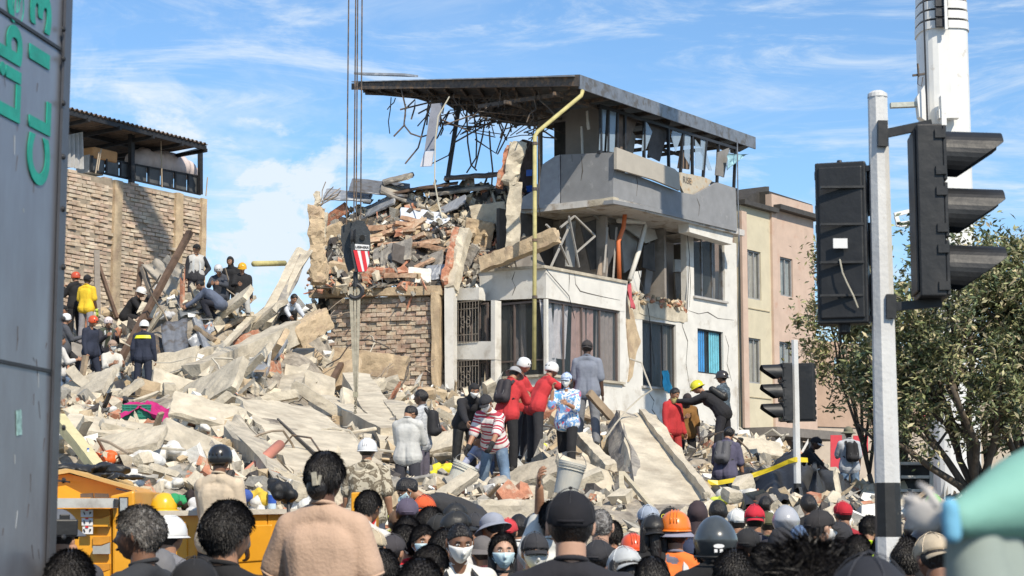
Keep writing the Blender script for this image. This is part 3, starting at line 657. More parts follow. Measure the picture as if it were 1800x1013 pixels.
        mb.lathe(pr, seg=28); mb.v = [(x, y*1.16-.006, z+(.03 if y > .05 else 0)*min(1, (y-.05)/.05) if z < 0 else z) for x, y, z in mb.v]; co_ = hp(mb, 'helmet', fm)
        b = MB()
        for a in (55, 80, 100, 125, 235, 260, 280, 305):
            ca, sa = math.cos(R(a)), math.sin(R(a)); b.ell((ca*.103, sa*.103*1.16-.006, .045), (.010, .006, .016), Matrix.Rotation(R(a-90), 3, 'Z'), 8, 6)
        hp(b, 'vent', mat('dark vents', (.01, .01, .01), .6, 0, 5, 0), co_)
        b = MB()
        for s in (-1, 1): b.tube([(s*.095, -.02, -.02), (s*.088, .0, -.08), (s*.03, .05, -.128)], .004, 6)
        hp(b, 'chin_strap', mat('black webbing', (.02, .02, .02), .8, 0, 5, 0), co_)
        if 'lamp' in opt:
            b = MB(); b.ell((0, .125, .04), (.022, .018, .018), None, 12, 8); hp(b, 'head_lamp', mat('black lamp', (.03, .03, .03), .3, 0, 5, 0), co_)
    elif k == 'moto':
        v, f_ = shell(5, r_moto, lambda d: .032-.016*np.clip(d[:, 2], 0, 1)+.010*(1-np.abs(d[:, 2])), .002); co_ = put(q, 'helmet', npmesh(headpart(q, v), f_), fm, root)
        b = MB(); 
        vv, ff = shell(4, lambda x, y, z: sm(y, .30, .34)*sm(.30-z, -.02, .02)*sm(z, -.55, -.5), .026, -.01)
        put(q, 'visor', npmesh(headpart(q, vv), ff), mat('smoked visor', (.02, .02, .025), .1, 0, 5, 0), co_)
        if q['Y'] < 12:
            wp = mat('white plate', (.7, .7, .7), .5, 0, 5, 0); b = MB(); b.lathe([(.022, 0), (.022, .002)], Matrix.Translation((.012, -.1405, -.028)) @ Matrix.Rotation(R(84), 4, 'X') @ Matrix.Diagonal((1.3, .5, 1, 1)), 18); so2 = hp(b, 'sticker', wp, co_, smooth=False)
            for x_ in (-.004, .024): b = MB(); b.box((x_, -.1375, -.052), (.016, .003, .018), Matrix.Rotation(R(-10), 3, 'X')); hp(b, 'sticker', wp, co_, smooth=False)
        b = MB(); b.tube([(.113*math.cos(a), .135*math.sin(a)-.002, -.085) for a in [math.tau*i/24 for i in range(25)]], .006, 6, cap=False); hp(b, 'rim', mat('helmet rim', (.02, .02, .02), .6, 0, 5, 0), co_)
    elif k == 'hood':
        v, f_ = shell(hn, r_hood, .013, -.012, .25*.02, seed); co_ = put(q, 'hood', npmesh(headpart(q, v), f_), fm, root)
        J = q['J']; b = MB(); b.cap2(J['neck']-J['T2'] @ Vector((0, .01, .04)), J['head']-Vector((0, .02, .05)), .092, .066); me = remesh(b, .012, 3); folds(me, .009, seed); put(q, 'neck_cloth', me, fm, root)
    if q.get('helmet2'):
        h2 = q['helmet2']; q['helmet2'] = None; hh = q['hat']; q['hat'] = ('hard', h2); J0 = q['J']['head']; q['J']['head'] = J0+Vector((0, 0, .035)); hat(q, root, hn, seed); q['J']['head'] = J0; q['hat'] = hh
    if opt.endswith('text'):
        J = q['J']; M = frame(J['HM'] @ Vector((0, -.128, .055))+J['head'], J['HM'] @ Vector((1, 0, 0)), J['HM'] @ Vector((0, .35, 1)))
        me_ = text('ONE', .05, M, mat('yellow thread', (.7, .6, .05), .8, 0, 5, 0), 'tmp'); m2 = me_.data.copy(); lo = me_.location.copy(); bpy.data.objects.remove(me_); m2.transform(Matrix.Translation(lo)); put(q, 'lettering', m2, mat('yellow thread', (.7, .6, .05), .8, 0, 5, 0), co_, False)
def backpack(q):
    c = q['pack']; J = q['J']; T = J['T2']; m = fabric(c['c'], bump=.3, rough=.75)
    b = MB(); b.cap2(T @ Vector((-.055, -.20, -.20)), T @ Vector((-.055, -.185, .05)), .085, .07); b.cap2(T @ Vector((.055, -.20, -.20)), T @ Vector((.055, -.185, .05)), .085, .07); b.cap2(T @ Vector((-.05, -.255, -.2)), T @ Vector((.05, -.255, -.2)), .055, .055)
    b.v = [tuple(Vector(v)+J['chest']) for v in b.v]; me = remesh(b, .014, 3); folds(me, .005, q['px'])
    root = empty('backpack', q['loc']); tag(root, c['label'], 'backpack', c.get('group'))
    put(q, 'bag', me, m, root)
    for s in (-1, 1):
        band(q, [J['chest']+T @ Vector((s*x_, y_, z_)) for x_, y_, z_ in ((.10, -.15, .06), (.10, -.09, .135), (.10, .0, .155), (.10, .085, .10), (.115, .135, .0), (.13, .12, -.10), (.15, .04, -.17), (.14, -.10, -.19))], .045, m, root, 'strap')
    b = MB(); b.tube([J['chest']+T @ Vector((.07*math.cos(a), -.285-.004, -.10-.10*math.sin(a))) for a in [math.pi*i/10 for i in range(11)]], .004, 6); put(q, 'zip', b.mesh('z'), mat('zip', (.15, .15, .15), .4, 0, 5, 0), root)
# ---------------- who stands where (px, py = top of the head in the photograph, Y = distance in metres)
RED = (.50, .035, .04); NAVY = (.022, .028, .05); BLK = (.014, .014, .016); WHT = (.66, .65, .62); GRY = (.22, .23, .26); YEL = (.75, .62, .02)
stripe = attr_stripes('red and white stripes', (.42, .05, .08), (.68, .64, .62), 7.5, .45, cc=(.75, .73, .7))
gingham = attr_stripes('grey checked cloth', (.60, .61, .62), (.20, .22, .25), 48, .42)
camo_u = camo('desert camouflage print', [(.30, .26, .19), (.16, .13, .09), (.48, .43, .33), (.34, .30, .24)], 9)
camo_b = camo('blue grey camouflage', [(.03, .04, .06), (.10, .14, .18), (.05, .07, .09), (.16, .2, .24)], 11)
floral = camo('colourful printed shirt', [(.55, .1, .12), (.16, .33, .60), (.7, .7, .7), (.12, .35, .62)], 10)
bluecap = camo('blue and white printed cap', [(.08, .2, .55), (.5, .6, .75), (.10, .22, .5)], 16)
plaid = attr_stripes('grey plaid', (.30, .33, .38), (.06, .07, .10), 30, .5)
jeans = mat('washed denim', (.13, .20, .30), .9, .3, 4, .3, 20, c2=(.33, .42, .52), mixs=3.5, mixlo=.5, mixhi=.7)
denim = mat('blue denim', (.11, .16, .25), .9, .2, 5, .3, 20)
pale_den = mat('grey denim', (.20, .21, .23), .9, .2, 5, .3, 20)
redjk = fabric((.45, .03, .035))
beige = mat('beige cotton', (.50, .345, .25), .9, .06, 3, .2, 60)
_t = beige.node_tree; _bs = _t.nodes['Principled BSDF']; _c = _bs.inputs['Base Color'].links[0].from_socket; _a = N(_t, 'ShaderNodeAttribute', attribute_name='patch'); _m = N(_t, 'ShaderNodeMixRGB', blend_type='MULTIPLY')
L(_t, _a.outputs['Fac'], _m.inputs[0]); L(_t, _c, _m.inputs[1]); _m.inputs[2].default_value = (.66, .56, .48, 1); L(_t, _m.outputs[0], _bs.inputs['Base Color'])
PEOPLE = []
def pp(px, py, Y, label, **k): PEOPLE.append(dict(px=px, py=py, Y=Y, label='person '+label, **k))
RC = 'rescuers on the rubble'
# rescuers on the left of the heap
pp(133, 477, 44, 'in black with a red and yellow climbing helmet standing at the brick wall', f=-60, top=BLK, sleeve=2, pants=BLK, hat=('climb', (.55, .08, .03), 'lamp'), arm=('chest', 'chest'), group=RC)
pp(154, 483, 43.5, 'in a yellow t-shirt and grey trousers with their back to the camera', f=20, top=(.75, .50, .03), sleeve=.8, pants=(.28, .27, .28), hat=('cap', BLK), skin='dark', gloves=(.5, .6, .1), group=RC)
pp(117, 550, 41, 'in a white helmet and dark grey uniform at the edge of the metal panel', f=70, top=(.07, .075, .09), sleeve=2, pants=(.03, .03, .035), hat=('climb', (.72, .72, .72)), arm=('rest', 'hold'), leg='step', group=RC)
pp(164, 554, 40.5, 'in navy overalls with an orange red helmet', f=120, top=NAVY, sleeve=2, pants=NAVY, hat=('climb', (.62, .09, .03), 'lamp'), arm=('rest2', 'rest'), leg='wide', hp=20, group=RC)
pp(191, 556, 42.5, 'in a dark jacket with lime bands and a white and red helmet', f=150, top=(.03, .03, .04), sleeve=2, pants=BLK, hat=('climb', (.72, .62, .60)), vest=(.06, .07, .05), arm=('hold', 'hold'), lean=20, group=RC)
pp(198, 598, 39, 'in a tan cap, mask, white shirt and dark green trousers with one leg raised', f=145, top=(.55, .53, .47), sleeve=1.4, pants=(.02, .09, .075), hat=('cap', (.36, .26, .20)), mask='white', leg='step', arm=('hold', 'hold'), q=1, hy=-10, group=RC)
pp(254, 562, 40, 'in navy overalls with a yellow strip across the back and a white helmet', f=5, top=NAVY, sleeve=2, pants=NAVY, hat=('hard', (.72, .72, .70)), strip=(1, .06, .075, (.75, .75, .03)), arm=('rest2', 'rest2'), q=2, wd=1.05, shoes=BLK, group=RC)
pp(248, 504, 44.5, 'crouching in black behind the fallen sheets with a white helmet', f=100, top=BLK, sleeve=2, pants=BLK, hat=('hard', (.7, .7, .68)), leg='crouch', lean=30, arm=('hold', 'hold'), group=RC)
pp(279, 499, 44.5, 'in dark clothes and a white helmet bending beside the tarpaulin', f=120, top=(.04, .035, .035), sleeve=2, pants=BLK, hat=('hard', (.7, .7, .68)), leg='crouch', lean=35, arm=('reach', 'reach'), group=RC)
pp(346, 429, 44, 'in a black and white top standing at the heap edge with hands on hips', f=165, top=(.03, .03, .035), sleeve=1.9, pants=(.04, .04, .05), hat=('cap', BLK), arm=('hips', 'rest2'), vest=(.45, .44, .42), hy=-25, group=RC)
pp(384, 464, 43.5, 'sitting in a dark jacket with a white and black helmet', f=185, top=(.05, .055, .07), sleeve=2, pants=(.04, .045, .06), hat=('climb', (.55, .55, .55)), leg='sit', arm=('lap', 'lap'), hp=25, lean=15, group=RC)
pp(405, 450, 45, 'in a black hood standing between the seated rescuers', f=195, top=BLK, sleeve=2, pants=BLK, hat=('hood', BLK), arm=('rest', 'rest'), hp=15, group=RC)
pp(426, 461, 44, 'sitting in a black jacket and white trousers with a yellow helmet', f=170, top=BLK, sleeve=2, pants=(.5, .5, .48), hat=('hard', (.75, .40, .02)), leg='sit', arm=('rest', 'lap'), hp=15, group=RC)
pp(352, 492, 42.5, 'bending in a blue grey shirt below the standing rescuer', f=-80, top=(.10, .12, .17), sleeve=2, pants=(.03, .03, .04), hair='short', lean=45, leg='crouch', arm=('reachdown', 'reachdown'), group=RC)
pp(107, 588, 39, 'in a white shirt and blue jeans half hidden by the metal panel', f=60, top=(.6, .58, .55), sleeve=1.6, pants=denim, hair='short', leg='step', arm=('rest', 'hold'), group=RC)
pp(111, 536, 43, 'in a black cap peeping out behind the metal panel', f=80, top=(.4, .08, .08), sleeve=2, pants=BLK, hat=('cap', BLK), group=RC)
pp(517, 516, 44.5, 'crouching in a white shirt inside the gap of the ruin', f=150, top=(.52, .55, .6), sleeve=1.9, pants=BLK, leg='crouch', lean=50, hair='short', arm=('reachdown', 'reachdown'), group=RC)
# middle of the heap
MD = 'people working on the rubble'
pp(740, 684, 27.5, 'in a grey checked long sleeve shirt looking left', f=-75, top=gingham, sleeve=1.95, pants=(.10, .09, .12), hair='short', skin='dark', arm=('rest', 'rest'), q=2, gloves=(.55, .52, .3), pack=dict(c=(.015, .015, .018), label='black backpack on the person in the checked shirt'), group=MD)
pp(722, 712, 27, 'in a plain white long sleeve shirt with their back turned beside the checked shirt', f=15, top=(.52, .52, .50), sleeve=1.9, pants=(.04, .04, .05), hair='short', hp=50, hy=35, arm=('hold', 'hold'), q=2, group=MD)
pp(646, 769, 20, 'in a camouflage t-shirt and white helmet by the crane slings', f=8, top=camo_u, sleeve=.75, pants=(.07, .075, .10), hat=('hard', (.74, .74, .74)), arm=('rest', 'rest2'), gloves=(.6, .65, .15), mask='white', q=2, wd=1.1, fat=1.1, group=MD)
pp(854, 693, 27.2, 'in a red and white striped shirt bending over a white bucket', f=205, top=stripe, sleeve=.95, pants=jeans, hair='short', hat=('cap', (.03, .03, .035)), skin='tan', lean=30, side=-6, H=1.78, mask='white', arm=((34, 4, 12, 0), (12, 14, 22, 0)), gloves=(.02, .02, .022), leg='wide', q=2, hp=12, armlean=0, shoes=(.35, .33, .3), group=MD)
pp(833, 672, 29.5, 'in a black hooded top stooping behind the striped shirt', f=160, top=(.02, .02, .024), sleeve=2, pants=(.02, .02, .02), hat=('hood', (.02, .02, .022)), lean=40, mask='white', arm=('reach', 'reachdown'), q=1, group=MD)
pp(838, 757, 29.0, 'crouching in a pale violet shirt and jeans behind the bucket', f=-140, top=(.30, .33, .45), sleeve=1.9, pants=denim, hair='short', leg='crouch', lean=45, arm=('reachdown', 'reachdown'), q=1, group=MD)
pp(905, 643, 28.6, 'in a red shirt, grey bucket hat and black trousers', f=30, top=RED, sleeve=1.0, pants=(.014, .014, .016), hat=('bucket', (.36, .36, .37)), lean=14, arm=('reach', 'hold'), q=2, pack=dict(c=(.03, .025, .03), label='black and red backpack on the person in the grey bucket hat'), hp=25, group=MD)
pp(921, 627, 30.5, 'in a red shirt and white helmet half hidden behind the yellow pipe', f=110, top=RED, sleeve=1.9, pants=(.03, .03, .035), hat=('climb', (.74, .74, .72)), arm=('hold', 'hold'), hp=20, q=1, group=MD)
pp(970, 635, 30, 'in a red long sleeve shirt and white helmet reaching sideways', f=60, top=RED, sleeve=1.9, pants=(.03, .03, .035), hat=('climb', (.74, .74, .72)), arm=('side', 'reach'), lean=25, q=2, group=MD)
pp(996, 655, 28, 'in a blue and white cap, mask, bright printed shirt and black trousers', H=1.62, f=200, top=floral, sleeve=1.2, pants=(.014, .014, .016), hat=('cap', bluecap), mask='white', arm=('hold', 'face'), leg='stride', q=2, hair='long', group=MD)
pp(1032, 598, 30, 'in a grey t-shirt and grey jeans standing with their back to the camera', f=10, top=(.20, .22, .27), sleeve=.85, pants=pale_den, hat=('cap', (.04, .035, .035), 'b'), skin='dark', arm=('rest', 'rest'), q=2, H=1.78, group=MD)
pp(1186, 681, 35, 'in a red firefighter jacket looking down', f=140, top=redjk, sleeve=2, pants=(.4, .04, .04), hair='short', arm=('rest', 'rest'), hp=22, q=2, face=True, group=MD)
pp(1208, 690, 36, 'in a brown and black jacket behind the red jacket', f=170, top=(.22, .11, .03), sleeve=1, pants=BLK, hair='short', hat=('hood', (.04, .03, .03)), arm=('rest', 'hold'), hp=40, group=MD)
pp(1226, 668, 35, 'in black firefighting gear and a yellow helmet bending left', f=-75, top=(.018, .018, .022), sleeve=2, pants=(.02, .02, .026), hat=('hard', (.72, .66, .03)), lean=42, arm=('reach', 'reach'), leg='wide', q=2, wd=1.15, fat=1.15, pack=dict(c=(.02, .02, .02), label='black gear pack on the yellow helmeted firefighter'), gloves=(.4, .35, .15), group=MD)
pp(1269, 651, 35.5, 'in a blue camouflage uniform and black hard hat', f=-60, top=camo_b, sleeve=1.95, pants=(.03, .04, .06), hat=('hard', (.04, .035, .035)), skin='brown', arm=('hold', 'rest'), leg='stand', q=2, group=MD)
pp(1281, 750, 30, 'in a slate purple t-shirt walking away', f=25, top=(.085, .08, .13), sleeve=.9, pants=(.03, .03, .04), hair='short', lean=14, hp=15, arm=('rest', 'rest'), q=2, pack=dict(c=(.09, .09, .10), label='grey backpack on the person in the purple t-shirt'), group=MD)
pp(1434, 768, 35, 'in a black shirt with a black and white cap leaning forward', f=110, top=BLK, sleeve=.9, pants=BLK, hat=('cap', (.02, .02, .025), 'f', (.5, .5, .52)), skin='dark', lean=30, arm=('reachdown', 'reachdown'), q=1, group=MD)
pp(1491, 749, 36.5, 'in a brimmed hat, pale t-shirt and denim shorts beside the pole', f=-10, top=(.42, .45, .50), sleeve=.8, pants=jeans, shorts=True, hat=('bucket', (.18, .18, .13)), skin='dark', arm=('hold', 'rest'), q=2, pack=dict(c=(.02, .02, .024), label='black backpack on the person in denim shorts'), group=MD)
pp(1384, 793, 32, 'in a glossy black helmet behind the small traffic light pole', f=10, top=(.3, .36, .44), sleeve=1.8, pants=BLK, hat=('moto', (.02, .02, .025)), lean=20, q=1, group=MD)
# crowd behind the truck and in the street
G0 = dict(ground=0.0)
pp(388, 779, 14.6, 'in a black vented helmet and cream sweatshirt standing by the yellow truck', f=15, top=(.56, .46, .34), sleeve=1.95, pants=(.03, .03, .035), hat=('climb', (.02, .02, .022)), arm=('hold', 'rest'), q=2, skin='brown', ground=.68, wd=.94)
pp(572, 793, 8.3, 'in a beige t-shirt with dark hair clipped up and back turned', f=12, top=beige, fold=1.15, sleeve=.72, pants=(.42, .36, .28), hair='bun', skin='umber', arm=((14, 24, 80, 30), (8, 15, 30, 5)), q=2, H=1.66, wd=.95, fat=1.0, hy=8, foot=1)
pp(1003, 862, 6.8, 'in a black cap and black t-shirt seen from behind in the middle', f=2, top=(.018, .018, .024), sleeve=.8, pants=NAVY, hat=('cap', (.008, .008, .012)), skin='fair', q=2, wd=1.05, ground=0)
pp(246, 889, 8.2, 'with short grey hair in profile looking left in a charcoal t-shirt', f=-72, top=(.035, .038, .045), sleeve=.8, pants=NAVY, hair='grey', skin='brown', q=2, face=True, ground=0, wd=1.05, hy=-8)
pp(402, 884, 7.6, 'with thick black hair and a trimmed beard turned away right', f=28, top=(.014, .014, .016), sleeve=.8, pants=NAVY, hair='thick', skin='tan', q=2, ground=0, hy=8)
pp(124, 966, 6.4, 'with thin dark hair at the bottom beside the metal panel', f=5, top=BLK, sleeve=.8, hair='short', skin='brown', q=1, ground=0)
pp(342, 981, 6.0, 'in a black cap low between the grey haired and thick haired people', f=-10, top=BLK, sleeve=.8, hat=('cap', (.012, .012, .014)), q=1, ground=0, hp=15)
pp(300, 905, 12, 'in a white hard hat with a grey scarf over the neck', f=25, top=(.2, .2, .22), sleeve=1.9, hat=('hard', (.74, .74, .73)), q=2, ground=0, mask=None, scarf=1)
pp(104, 893, 9.8, 'holding up a camera at the edge of the metal panel', f=-25, top=(.06, .06, .07), sleeve=1, hat=('bucket', (.12, .13, .15)), arm=((20, 5, 60, 20), (75, 2, 75, 5)), q=2, ground=0, curl=20, H=1.75)
pp(1257, 900, 9.6, 'in a glossy grey motorcycle helmet with its back to the camera', f=4, top=(.012, .012, .014), sleeve=.8, pants=NAVY, hat=('moto', (.055, .065, .072)), q=2, ground=0, wd=1.0)
pp(1381, 884, 16, 'in a pearl grey motorcycle helmet', f=10, top=(.03, .03, .04), sleeve=2, hat=('moto', (.40, .41, .44)), q=1, ground=0)
pp(1418, 972, 4.5, 'with bushy black curly hair very close to the camera', f=15, top=BLK, hair='curly', q=2, ground=0, skin='tan')
pp(1528, 977, 4.0, 'in a navy black cap very close to the camera', f=-10, top=BLK, hat=('cap', (.02, .022, .03)), q=2, ground=0)
pp(1187, 906, 12.6, 'in an orange reflective vest with an orange hard hat over a grey sun hat', f=10, top=(.20, .20, .26), vest=(.85, .20, .04), hat=('bucket', (.25, .25, .32)), q=1, ground=0, helmet2=(.80, .20, .02))
pp(1112, 936, 14.3, 'in a red orange hard hat', f=-5, top=(.2, .2, .28), hat=('hard', (.75, .10, .03)), q=1, ground=0)
pp(1098, 962, 9.0, 'in a pale grey cap worn backwards', f=-18, top=(.05, .05, .05), hat=('cap', (.45, .47, .48), 'b'), q=2, ground=0, hp=15, hair='long')
pp(1178, 892, 15.2, 'in a black cap with yellow lettering behind the orange helmets', f=15, top=BLK, hat=('cap', (.012, .012, .012), 'ftext'), q=1, ground=0)
pp(1139, 889, 15.8, 'in a blue grey cap beside the leaning slab', f=-20, top=(.5, .5, .5), hat=('cap', (.33, .38, .46)), q=1, ground=0, skin='brown')
pp(1226, 878, 16.5, 'in a dark maroon hood near the foot of the leaning slab', f=10, top=(.03, .02, .025), hat=('hood', (.045, .03, .035)), q=1, ground=0)
pp(1148, 905, 12.6, 'in a black cap with long dark hair beside the red orange hard hat', f=-8, top=BLK, hat=('cap', (.02, .02, .02), 'b'), hair='long', q=1, ground=0)
pp(1326, 888, 16.2, 'in a red cap worn backwards beside the grey helmet', f=5, top=(.06, .06, .08), hat=('cap', (.50, .02, .04), 'b'), q=1, ground=0)
pp(1314, 928, 12.4, 'in a black cap with a white badge in front of the red cap', f=25, top=(.02, .02, .02), hat=('cap', (.02, .02, .022), 'f'), q=1, ground=0, mask='white')
pp(1441, 896, 12.8, 'in a black cap and white mask looking right', f=65, top=(.03, .03, .03), hat=('cap', (.03, .028, .03)), mask='white', skin='fair', q=2, ground=0, face=True)
pp(1477, 917, 13.0, 'in a black cap with a red badge', f=20, top=(.2, .02, .04), hat=('cap', (.03, .03, .035)), q=1, ground=0)
pp(1481, 882, 19, 'in a small red cap near the striped pole', f=-12, top=(.3, .02, .03), hat=('cap', (.45, .015, .03)), q=1, ground=0)
pp(1528, 906, 16.6, 'in a lime safety jacket beside the striped pole', f=30, top=(.45, .62, .02), sleeve=1.9, hair='short', q=1, ground=0, hp=20)
pp(1556, 905, 18, 'in a black and white jacket behind the striped pole', f=-15, top=(.4, .4, .42), sleeve=1.9, hair='short', q=1, ground=0)
pp(1640, 868, 21, 'in a bright green mesh cap', f=10, top=BLK, hat=('cap', (.08, .42, .03), 'b'), q=1, ground=0)
pp(1606, 871, 20, 'with short dark hair and a mask right of the striped pole', f=-60, top=(.03, .03, .03), hair='short', mask='blue', skin='brown', q=1, ground=0)
pp(1614, 897, 14.5, 'in a glossy black motorcycle helmet right of the striped pole', f=-20, top=BLK, hat=('moto', (.012, .012, .014)), q=2, ground=0)
pp(1640, 938, 8.6, 'in a khaki cap worn backwards beside the teal sleeve', f=-14, top=(.10, .06, .05), hat=('cap', (.48, .40, .29), 'b'), skin='brown', q=2, ground=0, hp=12)
pp(1056, 893, 12.2, 'with cropped grey hair and a black t-shirt behind the black cap', f=12, top=(.018, .018, .02), hair='buzz', hc=hair_g, q=2, ground=0, skin='fair')
pp(972, 880, 12.6, 'raising a bucket on their shoulder behind the black cap', f=0, top=(.55, .55, .52), sleeve=.9, arm=('over', 'over'), hair='short', q=1, ground=0, skin='tan')
pp(884, 937, 11.6, 'with long dark hair and a pale blue mask facing the camera', f=172, top=(.02, .022, .025), sleeve=1.9, hair='long', mask='blue', q=2, ground=0, skin='fair', H=1.6, vest=None)
pp(940, 937, 10.8, 'in a dark grey cap, white mask and yellow collar', f=150, top=(.65, .52, .03), hat=('cap', (.035, .035, .04)), mask='white', q=2, ground=0, skin='fair', hy=20)
pp(808, 917, 10.8, 'with a moustacheless dark face and a folded white mask in a white shirt', f=165, top=(.66, .65, .62), sleeve=.9, hair='buzz', mask='white', skin='brown', q=2, ground=0, hp=14, wd=1.05, pack=dict(c=(.02, .02, .02), label='black backpack straps on the person in the white mask'))
pp(744, 923, 12.6, 'with sunglasses on the hair and a blue mask', f=160, top=(.09, .09, .10), sleeve=.9, hair='short', mask='blue', skin='tan', q=2, ground=0, glasses=1)
pp(772, 905, 13.8, 'in a black cap worn backwards frowning between two masked people', f=150, top=plaid, hat=('cap', (.03, .03, .03), 'b'), skin='tan', q=2, ground=0, face=True)
pp(757, 957, 9.8, 'in a mottled grey t-shirt with wavy dark hair bending down', f=40, top=(.23, .21, .21), sleeve=.9, hair='short', hp=30, lean=10, q=2, ground=0)
pp(739, 985, 7.0, 'with dark hair at the bottom in front of the grey t-shirt', f=0, top=BLK, hair='thick', q=1, ground=0)
pp(716, 875, 15.0, 'in a faded purple cap', f=-5, top=(.3, .05, .05), hat=('cap', (.10, .085, .13)), q=1, ground=0, skin='tan')
pp(746, 872, 16.5, 'in a red and orange cap beside the purple cap', f=20, top=(.5, .2, .05), hat=('cap', (.60, .10, .03), 'b'), q=1, ground=0)
pp(757, 893, 14.4, 'with black hair and one ear showing beside the purple cap', f=30, top=BLK, hair='thick', q=1, ground=0)
pp(716, 910, 13.4, 'with sleek black hair in front of the purple cap', f=-5, top=BLK, hair='thick', q=1, ground=0)
pp(712, 925, 12.8, 'wearing a bright red jacket draped over the shoulder', f=-60, top=(.55, .02, .03), sleeve=2, hair='thick', q=2, ground=0, H=1.6)
pp(803, 898, 12.8, 'in a black cap with a white emblem behind the white masked face', f=70, top=(.62, .60, .57), hat=('cap', (.02, .02, .02)), q=1, ground=0)
pp(801, 884, 17, 'in a black cap and blue jacket behind the bucket', f=60, top=(.2, .3, .42), hat=('cap', (.02, .02, .02)), skin='brown', mask='blue', q=1, ground=0)
pp(866, 899, 14.5, 'in a pale blue sun hat and dark jacket', f=-40, top=(.05, .04, .045), hat=('bucket', (.28, .30, .36)), q=1, ground=0, hp=20)
pp(717, 838, 17.5, 'in a charcoal t-shirt and blue mask stooping to the left', f=-100, top=(.035, .035, .038), sleeve=.8, hair='short', mask='blue', lean=62, leg='kneebend', skin='tan', q=2, arm=('reachdown', 'reachdown'), armlean=0)
pp(655, 931, 11.4, 'in a tan cap and lavender shirt beside the beige t-shirt', f=10, top=(.20, .18, .30), sleeve=.9, hat=('cap', (.48, .40, .28), 'b'), q=2, ground=0)
pp(648, 862, 14.0, 'in a white t-shirt half hidden behind the yellow truck end', f=30, top=(.62, .6, .57), hair='short', q=1, ground=0, H=1.6, lean=20, arm=('rest', 'reach'))
pp(848, 940, 12.8, 'in a grey hat and maroon top beside the long haired person', f=-20, top=(.1, .02, .03), hat=('bucket', (.15, .14, .14)), q=1, ground=0)
pp(1245, 945, 12.0, 'in a tan jacket behind the glossy grey helmet', f=0, top=(.3, .22, .16), hair='thick', q=1, ground=0)
pp(1560, 940, 10.5, 'in a green and black jacket in front of the striped pole', f=-20, top=(.03, .08, .05), sleeve=1.9, hair='thick', q=1, ground=0, H=1.62)
pp(1640, 885, 24, 'in dark clothes under the tree trunk', f=0, top=(.05, .04, .035), hair='thick', q=0, ground=0)
pp(1372, 925, 11.5, 'in a charcoal hooded jacket below the pearl grey helmet', f=5, top=(.02, .02, .022), hat=('hood', (.03, .03, .035)), q=1, ground=0, H=1.68)
pp(1590, 945, 9.5, 'in a grey t-shirt between the striped pole and khaki cap', f=20, top=(.25, .25, .24), hair='thick', q=1, ground=0)
pp(1420, 870, 22, 'in a black t-shirt behind the pearl grey helmet', f=-15, top=BLK, hair='thick', q=0, ground=0)
pp(1345, 872, 24, 'in a dark jacket near the black plastic heap', f=15, top=(.03, .03, .035), hair='short', q=0, ground=0)
pp(912, 905, 17, 'in a white t-shirt behind the concrete block edge', f=-10, top=(.6, .6, .58), hair='thick', q=0, ground=0)
